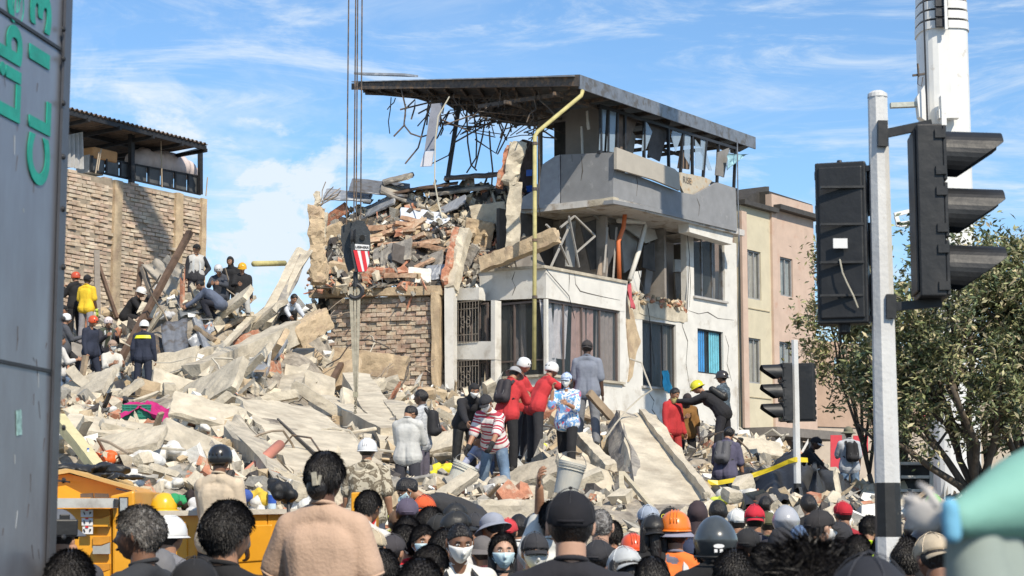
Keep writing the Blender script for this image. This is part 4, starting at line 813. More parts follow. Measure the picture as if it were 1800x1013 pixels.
for i_, (x, y, Yd, lab, k) in enumerate([
    (672, 968, 9.6, 'in a checked shirt with black hair just right of the lavender shirt', dict(top=plaid, hair='thick', f=-10)), (690, 940, 11.9, 'in a dark cap half hidden under the red jacket', dict(top=(.1, .1, .11), hat=('cap', (.05, .045, .05)), f=30)),
     
    (1052, 948, 10.4, 'in a black cap right of the black cap shoulder', dict(top=BLK, hat=('cap', (.03, .03, .035)), f=25)), 
    (1146, 978, 8.6, 'in a lavender top with a black ponytail bun low by the orange vest', dict(top=(.28, .25, .38), hair='bun', f=-8)), (1215, 948, 13.2, 'in a navy cap between the sun hat and the glossy grey helmet', dict(top=(.03, .04, .06), hat=('cap', (.03, .04, .08)), f=15)),
    (1290, 968, 8.4, 'in a white t-shirt with blue trim right of the glossy grey helmet', dict(top=(.6, .62, .66), hair='thick', f=20, skin='brown')), (1345, 955, 9.8, 'in a maroon t-shirt with short hair above the curly hair', dict(top=(.12, .02, .03), hair='short', f=-15)),
    (1405, 925, 14.6, 'in a dusty blue cap behind the white masked black cap', dict(top=(.1, .12, .16), hat=('cap', (.10, .16, .28)), f=-5)), (1508, 940, 11.6, 'in a dark green shirt behind the navy black cap', dict(top=(.03, .06, .04), hair='short', f=25)),
    (1465, 955, 10.6, 'in a grey striped shirt left of the striped pole', dict(top=plaid, hair='thick', f=-25)), 
    (1350, 900, 18.5, 'in an olive cap beyond the red cap', dict(top=(.1, .1, .06), hat=('cap', (.10, .10, .05)), f=10)), (1295, 895, 18, 'in a white cap beside the cream sack', dict(top=(.4, .4, .4), hat=('cap', (.6, .6, .58)), f=-15)),
    (1262, 880, 20, 'with dark hair at the foot of the ramp slab', dict(top=(.05, .05, .07), hair='thick', f=10)), (1075, 915, 14.8, 'in an orange t-shirt behind the cropped grey hair', dict(top=(.65, .18, .04), hair='short', f=0)),
    (942, 903, 15.2, 'in a white t-shirt and black cap left of the black cap crown', dict(top=(.6, .58, .55), hat=('cap', (.02, .02, .02)), f=40)), (835, 902, 15.8, 'in a faded black cap below the bucket', dict(top=(.1, .1, .1), hat=('cap', (.04, .04, .045)), f=-30)),
    (785, 932, 12.0, 'in a checked blue shirt turned sideways beside the folded white mask', dict(top=plaid, hair='thick', f=80)), (893, 912, 16.2, 'in a red cap beyond the long haired person', dict(top=(.05, .05, .05), hat=('cap', (.5, .04, .05)), f=10)),
    (700, 896, 16.4, 'in a brown cap left of the faded purple cap', dict(top=(.06, .05, .05), hat=('cap', (.12, .07, .04)), f=-10)), (282, 962, 9.0, 'in a dark grey hood low behind the grey haired person', dict(top=(.1, .1, .11), hat=('hood', (.16, .16, .17)), f=20)),
    (1660, 915, 11.5, 'in a black t-shirt behind the khaki cap', dict(top=BLK, hair='thick', f=0)), (1625, 925, 12.5, 'in a glossy dark helmet with white stripes beside the teal sleeve', dict(top=BLK, hat=('hard', (.02, .02, .025)), f=-20))]):
    pp(x, y, Yd, lab, **{**dict(q=1, ground=0), **k})
SOL = [solve(a) for a in PEOPLE]
# ---------------- ground and the heap
CP = [(100, 850, 23), (200, 850, 23), (300, 850, 22.5), (120, 790, 26), (240, 800, 26), (330, 790, 27), (200, 720, 37.5), (255, 705, 39), (110, 690, 38), (200, 650, 41), (300, 640, 41),
      (345, 500, 43.5), (250, 545, 45), (140, 560, 46), (60, 560, 46), (420, 520, 44), (450, 545, 45), (500, 520, 46), (540, 530, 49.3), (560, 560, 50.5), (400, 640, 41), (470, 620, 42), (440, 700, 35), (560, 690, 45), (650, 700, 48), (760, 700, 49.5),
      (420, 740, 30), (600, 760, 33), (500, 850, 25), (600, 850, 26), (690, 850, 26), (700, 760, 36), (780, 760, 34), (760, 830, 29), (850, 880, 27.5), (900, 890, 27), (960, 890, 27), (930, 800, 30), (1040, 800, 31), (1060, 740, 36),
      (1000, 880, 26), (1100, 870, 27), (1200, 890, 27), (1200, 790, 36), (1290, 800, 36), (1290, 855, 30.5), (1400, 830, 38), (1480, 900, 36), (1500, 880, 40), (1600, 890, 40), (1750, 900, 40), (900, 760, 44), (1100, 760, 44), (1250, 780, 44),
      (600, 725, 44), (700, 725, 44), (650, 735, 40), (760, 730, 44), (560, 690, 47.5), (600, 700, 50), (690, 705, 50), (640, 740, 37), (520, 660, 44), (820, 750, 46), (860, 760, 40), (1000, 755, 46), (700, 745, 40), (530, 640, 46.5), (590, 655, 50.5), (600, 700, 47), (620, 720, 45), (740, 700, 51.5), (640, 690, 52), (570, 680, 50),
      (-60, 850, 23), (-60, 620, 45), (1350, 900, 28), (1450, 915, 30)]
ctrl = [P(*c) for c in CP]
ctrl += [Vector((x, 18.3, 0)) for x in range(-16, 20, 2)] + [Vector((x, y, 0)) for x in (12, 17, 24) for y in range(20, 64, 5)] + [Vector((x, 62, 3)) for x in range(-14, 12, 4)] + [Vector((x, 54, 4.2)) for x in range(-14, 6, 3)]
CA = np.array([c[:] for c in ctrl])
feet = []
for q in SOL:
    if q['ground'] is None: feet += q['foot3']
FA = np.array(feet)
def h0(x, y):
    x = np.atleast_1d(x).astype(float); y = np.atleast_1d(y).astype(float)
    d2 = (x[:, None]-CA[None, :, 0])**2+((y[:, None]-CA[None, :, 1]))**2+.15
    w_ = d2**-1.9; h = (w_*CA[None, :, 2]).sum(1)/w_.sum(1)
    return h*np.clip((y-17.6)/1.5, 0, 1)
FD = FA[:, 2]-h0(FA[:, 0], FA[:, 1])
def hgt(x, y):
    x = np.atleast_1d(x).astype(float); y = np.atleast_1d(y).astype(float); h = h0(x, y)
    w_ = np.exp(-((x[:, None]-FA[None, :, 0])**2+(y[:, None]-FA[None, :, 1])**2)/(2*.42**2)); s = w_.sum(1)
    return h+(w_*FD[None, :]).sum(1)/np.maximum(1, s)
def hz1(x, y): return float(hgt(x, y)[0])
gm = MB(); S = 400; gm.add([(-S, -40, 0), (S, -40, 0), (S, 900, 0), (-S, 900, 0)], [(0, 1, 2, 3)])
asphalt = mat('asphalt', (.055, .054, .052), .92, .2, 3, .4, 60, c2=(.09, .085, .08), mixs=.4)
gm.build('ground', asphalt, kind='structure')
nx, ny = 190, 250; xs = np.linspace(-17, 19, nx); ys = np.linspace(17.7, 63, ny)
XX, YY = np.meshgrid(xs, ys); HH = hgt(XX.ravel(), YY.ravel())
vs = []
for x, y, h in zip(XX.ravel(), YY.ravel(), HH):
    k = min(1, max(0, (y-17.8)/1.2)); n_ = noise.fractal(Vector((x*1.1, y*1.1, 3)), 1, 2.1, 5)*.14+abs(noise.noise(Vector((x*3.3, y*3.3, 0))))*.10-.04
    vs.append((x, y, h+n_*k-.03-(1-k)*.05))
fs = [(j*nx+i, j*nx+i+1, (j+1)*nx+i+1, (j+1)*nx+i) for j in range(ny-1) for i in range(nx-1)]
MB().add(vs, fs).build('terrain', dirt_shade, kind='structure', smooth=False)
def hit(px, py, y0=18, y1=60):
    d = ray(px, py); ys_ = np.linspace(y0, y1, 420); s_ = ys_/d.y; hh = hgt(d.x*s_, ys_); zz = CAMZ+d.z*s_
    k = np.argmax(zz <= hh)
    return Vector((d.x*s_[k], ys_[k], hh[k]))
def onto(px, py, Y, m=.25):                  # bring a hidden point just in front of the heap's surface
    d = ray(px, py); ys_ = np.linspace(18, 60, 420); s_ = ys_/d.y; hh = hgt(d.x*s_, ys_); zz = CAMZ+d.z*s_; k = np.argmax(zz <= hh)
    return min(Y, ys_[k]-m) if (zz <= hh).any() else Y
CLEAR = [[(415, 695), (548, 705), (705, 835), (515, 840)], [(1085, 718), (1155, 725), (1265, 892), (1120, 915)], [(330, 680), (325, 650), (520, 565), (535, 600)], [(560, 700), (690, 765), (700, 790), (555, 730)], [(580, 610), (722, 620), (722, 670), (580, 660)], [(205, 700), (305, 700), (305, 755), (205, 750)], [(815, 890), (970, 885), (970, 940), (815, 940)],
         [(500, 615), (550, 600), (550, 705), (495, 705)], [(270, 560), (335, 555), (335, 665), (260, 665)], [(455, 440), (550, 430), (490, 580), (440, 570)], [(510, 590), (575, 550), (580, 590), (520, 620)], [(620, 660), (650, 660), (720, 790), (680, 800)]]
def inclear(x, y, z):
    x = np.atleast_1d(x).astype(float); y = np.atleast_1d(y).astype(float); z = np.atleast_1d(z).astype(float)
    fy = y*cp+(z-CAMZ)*sp_; u = 900+F*x/fy; v = 506.5-F*((z-CAMZ)*cp-y*sp_)/fy; r = np.zeros(len(x), bool)
    for pg in CLEAR:
        ins = np.zeros(len(x), bool); n = len(pg)
        for i in range(n):
            (x1, y1), (x2, y2) = pg[i], pg[(i+1) % n]
            if y1 != y2: c = ((y1 > v) != (y2 > v)) & (u < (x2-x1)*(v-y1)/(y2-y1)+x1); ins ^= c
        r |= ins
    return r
def pix(p): fy = p[1]*cp+(p[2]-CAMZ)*sp_; return 900+F*p[0]/fy, 506.5-F*((p[2]-CAMZ)*cp-p[1]*sp_)/fy
# small debris: too many to count
rng = np.random.default_rng(5)
stuffm = [mat('pale plaster crumbs', (.60, .53, .41), .95, .2, 6, .4), mat('grey crumbs', (.34, .32, .28), .95, .25, 6, .5), mat('ochre crumbs', (.48, .38, .25), .95, .2, 6, .5), redbrick, mat('dark crumbs', (.08, .07, .065), .9, .3, 6, .5), mat('white crumbs', (.74, .73, .69), .9, .1, 6, .3)]
def crumbs(name, pts, sizes, seed, wts=(.38, .26, .14, .07, .07, .08), label=None, long=.12):
    V = []; FF = []; MI = []; b = 0; rg = np.random.default_rng(seed)
    base = np.array([(x, y, z) for z in (-1, 1) for y in (-1, 1) for x in (-1, 1)], float)*.5
    for p, s in zip(pts, sizes):
        sc_ = np.array([1, rg.uniform(.5, 1), rg.uniform(.25, .8)])*s
        if rg.random() < long: sc_ = np.array([rg.uniform(1.5, 4)*s, .25*s, .2*s])
        v = (base+rg.normal(0, .13, (8, 3)))*sc_; a = rg.normal(size=4); a /= np.linalg.norm(a)
        w0, x0, y0, z0 = a
        M = np.array([[1-2*(y0*y0+z0*z0), 2*(x0*y0-z0*w0), 2*(x0*z0+y0*w0)], [2*(x0*y0+z0*w0), 1-2*(x0*x0+z0*z0), 2*(y0*z0-x0*w0)], [2*(x0*z0-y0*w0), 2*(y0*z0+x0*w0), 1-2*(x0*x0+y0*y0)]])
        v = v @ M.T+p; V.append(v)
        FF += [(b, b+2, b+3, b+1), (b+4, b+5, b+7, b+6), (b, b+1, b+5, b+4), (b+2, b+6, b+7, b+3), (b, b+4, b+6, b+2), (b+1, b+3, b+7, b+5)]
        MI += [int(rg.choice(len(wts), p=wts))]*6; b += 8
    mb = MB(); mb.v = np.concatenate(V).tolist(); mb.f = FF; mb.m = MI
    return mb.build(name, stuffm, kind='stuff', label=label, cat='rubble', smooth=False)
n = 30000; x = rng.uniform(-15, 15.5, n); y = 18+rng.random(n)**1.15*36; z = hgt(x, y); keep = (z > .05) & ~inclear(x, y, z); x, y, z = x[keep], y[keep], z[keep]
s = .04+.22*rng.random(len(x))**3.4+.0035*(y-18)
crumbs('rubble', np.stack([x, y, z+s*.22], 1), s, 3, label='small broken concrete, plaster and brick covering the whole heap')
# ================= buildings
C0 = P(960, 470, 52)
R0 = Pl(C0, (.6, .8)); R1 = R0.off(-.45); L0 = Pl(C0, (-.8, .6))
L1 = Pl(P(800, 500, 53.2), (-.8, .6)); WB = Pl(P(795, 500, 52.7), (-.96, .28))
C4 = P(1078, 300, 53.9); R4 = Pl(C4, (.6, .8)); L4 = Pl(C4, (-.8, .6)); L4b = Pl(L4.at(985, 300), (-.96, .28))
def poly(pl, pts, th, name, m, par, off=0, jag=0, n=5, seed=1, **t):
    q = pl.off(off) if off else pl; pts = q.pts(pts)
    if jag:                                   # break the straight edges up
        o = []
        for i, a in enumerate(pts):
            b = pts[(i+1) % len(pts)]; o.append(a)
            for k in range(1, n):
                p = a.lerp(b, k/n); v = noise.noise_vector(p*2.7+Vector((seed, 0, 0))); v -= q.n*v.dot(q.n); o.append(p+v*jag)
        pts = o
    return MB().prism(pts, -q.n*th).build(name, m, par, **t)
def sz(pl, px, py):
    p = pl.at(px, py); return (p-pl.p).dot(pl.d), p.z
def wallgrid(pl, s0, s1, z0, z1, holes, th, mb=None, mi=0):
    mb = mb or MB(); ss = sorted({s0, s1} | {min(max(h[k], s0), s1) for h in holes for k in (0, 1)}); zs = sorted({z0, z1} | {min(max(h[k], z0), z1) for h in holes for k in (2, 3)})
    def solid(i, j):
        if i < 0 or j < 0 or i >= len(ss)-1 or j >= len(zs)-1: return False
        a = (ss[i]+ss[i+1])/2; b = (zs[j]+zs[j+1])/2
        return not any(h[0] < a < h[1] and h[2] < b < h[3] for h in holes)
    def p3(s, z, d): return pl.p+pl.d*s+Vector((0, 0, z))-pl.n*d
    for i in range(len(ss)-1):
        for j in range(len(zs)-1):
            if not solid(i, j): continue
            a, b, c, d = ss[i], ss[i+1], zs[j], zs[j+1]
            F_ = [p3(a, c, 0), p3(b, c, 0), p3(b, d, 0), p3(a, d, 0)]; B_ = [p3(a, c, th), p3(b, c, th), p3(b, d, th), p3(a, d, th)]
            mb.add(F_, [(0, 1, 2, 3)], mi); mb.add(B_, [(3, 2, 1, 0)], mi)
            if not solid(i, j-1): mb.add([F_[0], F_[1], B_[1], B_[0]], [(3, 2, 1, 0)], mi)
            if not solid(i, j+1): mb.add([F_[3], F_[2], B_[2], B_[3]], [(0, 1, 2, 3)], mi)
            if not solid(i-1, j): mb.add([F_[0], F_[3], B_[3], B_[0]], [(0, 1, 2, 3)], mi)
            if not solid(i+1, j): mb.add([F_[1], F_[2], B_[2], B_[1]], [(3, 2, 1, 0)], mi)
    return mb
def hole(pl, pxl, pyt, pxr, pyb):             # left edge's top and bottom pixel, right edge pixel
    a = sz(pl, pxl, pyt); b = sz(pl, pxl, pyb); c = sz(pl, pxr, pyt)
    return (min(a[0], c[0]), max(a[0], c[0]), b[1], a[1])
def window(pl, h, par, nx=2, nz=1, fm=None, inset=.10, fw=.05, sill=True, glass=True, gm_=None, tr=0):
    fm = fm or dark_m; s0, s1, z0, z1 = h; root = MB()
    def p3(s, z, d): return pl.p+pl.d*s+Vector((0, 0, z))-pl.n*d
    def br(a, b, w_=fw): root.bar(a, b, w_, w_, up=pl.n)
    g_ = .004
    br(p3(s0+fw/2+g_, z0+g_, inset), p3(s0+fw/2+g_, z1-g_, inset)); br(p3(s1-fw/2-g_, z0+g_, inset), p3(s1-fw/2-g_, z1-g_, inset))
    br(p3(s0+fw, z0+fw/2+g_, inset+.003), p3(s1-fw, z0+fw/2+g_, inset+.003)); br(p3(s0+fw, z1-fw/2-g_, inset+.003), p3(s1-fw, z1-fw/2-g_, inset+.003))
    for i in range(1, nx): s = s0+(s1-s0)*i/nx; br(p3(s, z0+fw, inset+.006), p3(s, z1-fw, inset+.006), fw*.8)
    for i in range(1, nz): z = z0+(z1-z0)*i/nz; br(p3(s0+fw, z, inset+.012), p3(s1-fw, z, inset+.012), fw*.7)
    if tr: z = z0+(z1-z0)*tr; br(p3(s0+fw, z, inset+.012), p3(s1-fw, z, inset+.012), fw*.7)
    o = root.build('window', fm, par)
    if glass:
        g2 = MB(); g2.prism([p3(s0+fw, z0+fw, inset+.02), p3(s1-fw, z0+fw, inset+.02), p3(s1-fw, z1-fw, inset+.02), p3(s0+fw, z1-fw, inset+.02)], -pl.n*.01); g2.build('pane', gm_ or glassm, o)
    if sill:
        b = MB(); b.prism([p3(s0-.08, z0-.07, -.09), p3(s1+.08, z0-.07, -.09), p3(s1+.08, z0-.004, -.09), p3(s0-.08, z0-.004, -.09)], -pl.n*.20); b.build('sill', mat('sill stone', (.45, .43, .40), .8, .1, 5, .2), o)
    return o
def curtain(pl, h, par, col, s0f, s1f, z0f=0, z1f=1, inset=.3, waves=5, lean=0, name='curtain', amp=.05):
    s0, s1, z0, z1 = h; a, b = s0+(s1-s0)*s0f, s0+(s1-s0)*s1f; za, zb = z0+(z1-z0)*z0f, z0+(z1-z0)*z1f
    mb = MB(); n = waves*8; m_ = 10; vs = []
    for j in range(m_+1):
        t = j/m_; z = zb+(za-zb)*t
        for i in range(n+1):
            u = i/n; s = a+(b-a)*u+lean*t; d = inset+amp*math.sin(u*waves*math.tau+t*1.5)*(.5+t*.5)
            p = pl.p+pl.d*s+Vector((0, 0, z))-pl.n*d; vs.append(p)
    k = len(vs); vs += [v-pl.n*.01 for v in vs]
    fs = []
    for j in range(m_):
        for i in range(n):
            q = j*(n+1)+i; fs += [(q, q+n+1, q+n+2, q+1), (k+q, k+q+1, k+q+n+2, k+q+n+1)]
    mb.add(vs, fs); return mb.build(name, fabric(col, bump=.1), par, smooth=True)
def brickwork(pl, s0, s1, z0, z1, name, m, par, bl=.34, bh=.115, ok=None, seed=0, jit=.022, miss=.02, gap=.022):
    mb = MB(); rg = random.Random(seed); r = 0; z = z0
    while z < z1-bh*.5:
        s = s0-(bl/2 if r % 2 else 0)
        while s < s1:
            a = max(s, s0); b = min(s+bl-gap, s1)
            if b-a > .05 and rg.random() > miss and (ok is None or ok((a+b)/2, z+bh/2)):
                d = rg.gauss(0, jit); dz = rg.gauss(0, .005)
                q = [pl.p+pl.d*x+Vector((0, 0, y)) for x, y in ((a+rg.gauss(0, .006), z+dz+rg.gauss(0, .004)), (b+rg.gauss(0, .006), z+dz+rg.gauss(0, .004)), (b, z+bh-gap+dz+rg.gauss(0, .005)), (a, z+bh-gap+dz+rg.gauss(0, .005)))]
                mb.prism([p+pl.n*(d+rg.gauss(0, .004)) for p in q], -pl.n*.12)
            s += bl
        z += bh; r += 1
    return mb.build(name, m, par)
# ---- the ruined corner building
B = empty('collapsed_building', (C0.x, C0.y, 0)); tag(B, 'half collapsed white and grey four storey building with a torn roof', 'building')
Z2, Z3, Z4 = 5.5, 8.42, 11.0
def foot(a, b, c, d): return [C0+R0.d*x+L0.d*y for x, y in ((a, c), (b, c), (b, d), (a, d))]
def slab(z, th, name, m, ext, jag=0):
    pts = [Vector((p.x, p.y, z)) for p in foot(*ext)]
    return MB().prism(pts, (0, 0, th)).build(name, m, B)
slab(Z2-.25, .25, 'floor_slab', conc, (.5, 10.9, .8, 8.4)); slab(Z3-.22, .2, 'floor_slab', conc, (.15, 10.85, .75, 8.0))
s4 = [C4+R4.d*x+L4.d*y for x, y in ((.0, .0), (7.9, .0), (7.9, 6.5), (-.3, 4.2))]
MB().prism([Vector((p.x, p.y, Z4-.02)) for p in s4], (0, 0, .2)).build('floor_slab', mat('ceiling plaster', (.55, .53, .50), .9, .1, 2, .2, c2=(.3, .25, .2), mixs=2), B)
# inner walls seen through the openings
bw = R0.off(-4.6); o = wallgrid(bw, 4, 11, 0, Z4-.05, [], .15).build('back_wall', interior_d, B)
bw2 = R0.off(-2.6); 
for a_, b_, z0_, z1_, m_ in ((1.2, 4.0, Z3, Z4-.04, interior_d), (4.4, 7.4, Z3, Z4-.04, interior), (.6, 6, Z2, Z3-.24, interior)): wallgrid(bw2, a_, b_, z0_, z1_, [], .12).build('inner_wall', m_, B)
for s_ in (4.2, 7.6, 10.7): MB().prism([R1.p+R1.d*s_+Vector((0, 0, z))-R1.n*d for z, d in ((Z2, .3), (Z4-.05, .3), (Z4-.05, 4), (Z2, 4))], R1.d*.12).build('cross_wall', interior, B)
# main right facade
hW2 = hole(R1, 1129, 562, 1188, 678); hW3 = hole(R1, 1226, 577, 1271, 655); h3 = hole(R1, 1219, 412, 1273, 520)
sA = sz(R1, 1092, 600)[0]; sB = sz(R1, 1297, 600)[0]; sC = sz(R1, 1208, 560)[0]; zt = sz(R1, 1108, 532)[1]
zm = sz(R1, 1208, 548)[1]
MBw = wallgrid(R1, sA, sC, 0, zm-.02, [hW2], .22); wallgrid(R1, sC, sB, 0, zm-.02, [hW3], .22, MBw); MBw.build('front_wall', white_p, B)
h3b = (h3[0], h3[1], max(h3[2], zm+.1), h3[3])
wallgrid(R1, sC, sB, zm-.02, Z4-.05, [h3b], .22).build('front_wall', white_p, B)
poly(R1, [(1093, 520), (1110, 498), (1118, 520), (1150, 533), (1185, 540), (1209, 552), (1209, 566), (1093, 560)], .24, 'broken_wall_top', conc_l, B, off=.01, jag=.05, seed=4)
W2 = window(R1, hW2, B, 3, fm=mat('brown aluminium', (.10, .09, .08), .5)); W3 = window(R1, hW3, B, 2, sill=False); w3 = window(R1, h3b, B, 3, fm=grey_m)
curtain(R1, hW2, W2, (.10, .09, .09), .05, .95, waves=6); curtain(R1, hW3, W3, (.05, .28, .62), .04, .38, waves=4, inset=.14); curtain(R1, hW3, W3, (.16, .50, .62), .52, .95, waves=5, inset=.14)
# damage: exposed plaster and brick along the wall between the bay and the window
crk = [(1100, 530), (1112, 545), (1120, 580), (1127, 600), (1118, 625), (1112, 662), (1104, 672), (1108, 640), (1104, 600), (1100, 565)]
poly(R1, crk, .05, 'exposed_plaster', conc_w, B, off=.03, jag=.05, seed=9)
poly(R1, [(1122, 528), (1205, 548), (1203, 568), (1160, 560), (1124, 550)], .05, 'exposed_plaster', conc_l, B, off=.03, jag=.05, seed=12)
# bay window
bt = .16
poly(R0, [(960, 470), (1103, 498), (1098, 548), (960, 524)], bt, 'bay_band', white_p, B); poly(L0, [(957, 470), (842, 478), (845, 529), (957, 524)], bt, 'bay_band', white_p, B)
poly(R0, [(957, 466), (1104, 494), (1103, 499), (957, 471)], .4, 'bay_coping', conc, B, off=.05); poly(L0, [(957, 466), (840, 474), (840, 479), (957, 471)], .4, 'bay_coping', conc, B, off=.05)
pb = [C0+R0.d*.02+L0.d*.02, R0.at(1100, 500)-R0.n*.02, R0.at(1100, 500)-R0.n*.55, C0-R0.n*.55-L0.n*.55, L0.at(845, 480)-L0.n*.6, L0.at(845, 480)-L0.n*.02]
MB().prism([Vector((p.x, p.y, Z3-.3)) for p in pb], (0, 0, .12)).build('bay_roof', conc, B)
hb = hole(R0, 962, 526, 1089, 660); hl0 = sz(L0, 955, 526), sz(L0, 848, 530), sz(L0, 955, 662)
zb0 = hb[2]-.02; hL = (hl0[0][0], hl0[1][0], zb0, hb[3])
bayf = mat('bronze window frame', (.14, .11, .10), .5, .1)
wR = window(R0, hb, B, 4, fm=bayf, fw=.06, sill=False); wL = window(L0, hL, B, 2, fm=bayf, fw=.06, sill=False, tr=.22)
MB().prism([R0.p+R0.d*a+Vector((0, 0, z)) for a, z in ((0, zb0-.02), (hb[1]+.12, zb0-.02), (hb[1]+.12, 2.8), (0, 2.8))], -R0.n*.15).build('bay_wall', white_p, B)
MB().prism([L0.p+L0.d*a+Vector((0, 0, z)) for a, z in ((.0, zb0-.02), (hL[1]+.05, zb0-.02), (hL[1]+.05, 2.8), (0, 2.8))], -L0.n*.15).build('bay_wall', white_p, B)
for pl_, b_ in ((R0, hb[1]+.15), (L0, hL[1]+.1)): MB().prism([pl_.p+pl_.d*a+Vector((0, 0, z))+pl_.n*.1 for a, z in ((-.1, zb0-.02), (b_, zb0-.02), (b_, zb0+.05), (-.1, zb0+.05))], -pl_.n*.3).build('bay_sill', conc, B)
poly(R0, [(1090, 530), (1100, 520), (1100, 680), (1090, 672)], .5, 'bay_jamb', white_p, B, off=-.01)
MB().box(C0+R0.d*.03+L0.d*.03+Vector((0, 0, (zb0+hb[3])/2-C0.z)), (.1, .1, hb[3]-zb0), math.atan2(.8, .6)).build('corner_post', white_p, B)
curtain(R0, hb, wR, (.62, .62, .66), -.02, .13, inset=.22, waves=3, lean=.35, amp=.04); curtain(R0, hb, wR, (.62, .60, .63), .18, .36, .25, .98, inset=.22, waves=4, lean=-.15); curtain(R0, hb, wR, (.45, .30, .27), .40, .70, .1, .98, inset=.2, waves=5)
curtain(R0, hb, wR, (.32, .27, .25), .74, .98, .02, .98, inset=.2, waves=4)
curtain(L0, hL, wL, (.17, .15, .15), .45, .97, inset=.5, waves=5)
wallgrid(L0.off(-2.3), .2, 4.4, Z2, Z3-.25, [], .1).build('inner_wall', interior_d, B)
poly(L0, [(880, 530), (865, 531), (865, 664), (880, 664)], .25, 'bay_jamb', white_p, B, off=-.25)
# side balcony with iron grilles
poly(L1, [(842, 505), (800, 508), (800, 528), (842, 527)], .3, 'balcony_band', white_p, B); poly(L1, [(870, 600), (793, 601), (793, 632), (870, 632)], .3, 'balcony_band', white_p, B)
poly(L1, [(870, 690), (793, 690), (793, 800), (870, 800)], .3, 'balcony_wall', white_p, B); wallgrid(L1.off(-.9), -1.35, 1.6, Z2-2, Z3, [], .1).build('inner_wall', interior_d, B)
poly(L1, [(870, 528), (863, 528), (863, 800), (870, 800)], .3, 'balcony_post', white_p, B, off=-.02)
def grille(pl, h, par):
    s0, s1, z0, z1 = h; mb = MB(); f = lambda s, z: pl.p+pl.d*s+Vector((0, 0, z))+pl.n*.03
    for z in (z0, z1, z0+(z1-z0)*.18, z0+(z1-z0)*.82): mb.tube([f(s0, z), f(s1, z)], .012, 6)
    n = 9
    for i in range(n+1): s = s0+(s1-s0)*i/n; mb.tube([f(s, z0), f(s, z1)], .009, 5)
    c = (s0+s1)/2; m_ = (z0+z1)/2
    for sg in (-1, 1):
        for tg in (-1, 1): mb.tube([f(c+sg*(.05+.13*(1-math.cos(a))*.5), m_+tg*(.06+.16*a/3.1+.06*math.sin(a*2))) for a in [k*.31 for k in range(13)]], .012, 6)
        mb.tube([f(c+sg*(.10+.07*math.cos(a)), m_+.07*math.sin(a)) for a in [k*.6 for k in range(11)]], .012, 6)
    return mb.build('window_grille', mat('worn iron', (.22, .19, .16), .6, .2), par)
h1_ = hole(L1, 842, 529, 797, 600); h1b = hole(L1, 842, 633, 797, 690)
grille(L1, h1_, B); grille(L1, h1b, B); window(L1.off(-.35), h1_, B, 3, sill=False, fm=bayf); window(L1.off(-.35), h1b, B, 3, sill=False, fm=bayf)
# brick side wall and its concrete frame
a0 = sz(WB, 757, 600); a1 = sz(WB, 568, 600); zT = sz(WB, 700, 521)[1]; lo_ = min(a0[0], a1[0]); hi_ = max(a0[0], a1[0])
def okb(s, z):
    e = hi_-.15-.5*noise.noise(Vector((z*1.7, 3, 0)))-max(0, (7.2-z))*.15
    return s < e and not (z < 5.9+.4*noise.noise(Vector((s*2, 0, 1))) and s > lo_+.9)
brickwork(WB, lo_, hi_, 3.6, zT, 'brick_wall', brickm, B, seed=2, ok=okb, miss=.015, bl=.31, bh=.135, jit=.03)
MB().prism([WB.p+WB.d*s+Vector((0, 0, z))-WB.n*.06 for s, z in ((lo_-.05, 3), (hi_-.2, 3), (hi_-.1, 6), (hi_-.25, 7.4), (hi_-.15, zT), (lo_-.05, zT))], -WB.n*.12).build('mortar_bed', mortar, B)
def rp(pl, pa, pb_, w_, h_, name, m, seed, off=0, jag=.03, par=None, cuts=5, **t):   # rough bar between two pixels on a plane
    q = pl.off(off) if off else pl; return rbeam(q.at(*pa), q.at(*pb_), w_, h_, seed, jag, cuts=cuts).build(name, m, par, **t)
rp(WB, (545, 517), (778, 511), .30, .26, 'tie_beam', conc_w, 3, off=.02, par=B)
rp(WB, (768, 512), (768, 830), .32, .24, 'column', conc_w, 5, off=.02, jag=.05, par=B)
poly(WB, [(797, 506), (781, 506), (783, 830), (797, 830)], .35, 'pilaster', white_p, B, off=.12)
rp(WB, (552, 535), (548, 700), .3, .3, 'column', conc_w, 8, off=-.1, jag=.06, par=B)
# broken party wall strip rising from the pilaster to the floor above (cream edge, brick face)
rbeam(WB.at(793, 510), WB.at(818, 395)+Vector((0, 1.0, 0)), .30, .34, 12, .06, cuts=7).build('broken_wall_edge', conc_l, B)
rbeam(WB.at(783, 506), WB.at(808, 395)+Vector((0, 1.2, 0)), .22, .5, 14, .10, cuts=7).build('broken_wall_edge', redbrick, B)
# ---- top floor
poly(R4, [(1078, 300), (1115, 307), (1196, 338), (1222, 343), (1262, 321), (1293, 331), (1296, 402), (1135, 362), (1078, 350)], .15, 'parapet', grey_p, B, seed=3)
poly(L4, [(1080, 268), (986, 272), (986, 365), (1077, 351)], .15, 'parapet', grey_p, B); poly(L4b, [(984, 272), (975, 275), (953, 290), (948, 320), (938, 335), (915, 350), (912, 368), (984, 365)], .15, 'parapet', grey_l, B, jag=.03, n=3, off=-.002)
poly(L4, [(1078, 346), (986, 361), (986, 371), (1077, 357)], .3, 'cornice', conc_l, B, off=.06); poly(R4, [(1078, 351), (1135, 362), (1296, 400), (1296, 407), (1135, 369), (1078, 358)], .35, 'cornice', grey_p, B, off=.06)
poly(R4, [(1084, 259), (1150, 284), (1186, 297), (1194, 305), (1196, 335), (1150, 316), (1084, 297)], .1, 'leaning_parapet_panel', mat('beige wall paint', (.42, .385, .33), .8, .06, 2, .15), B, off=.22)
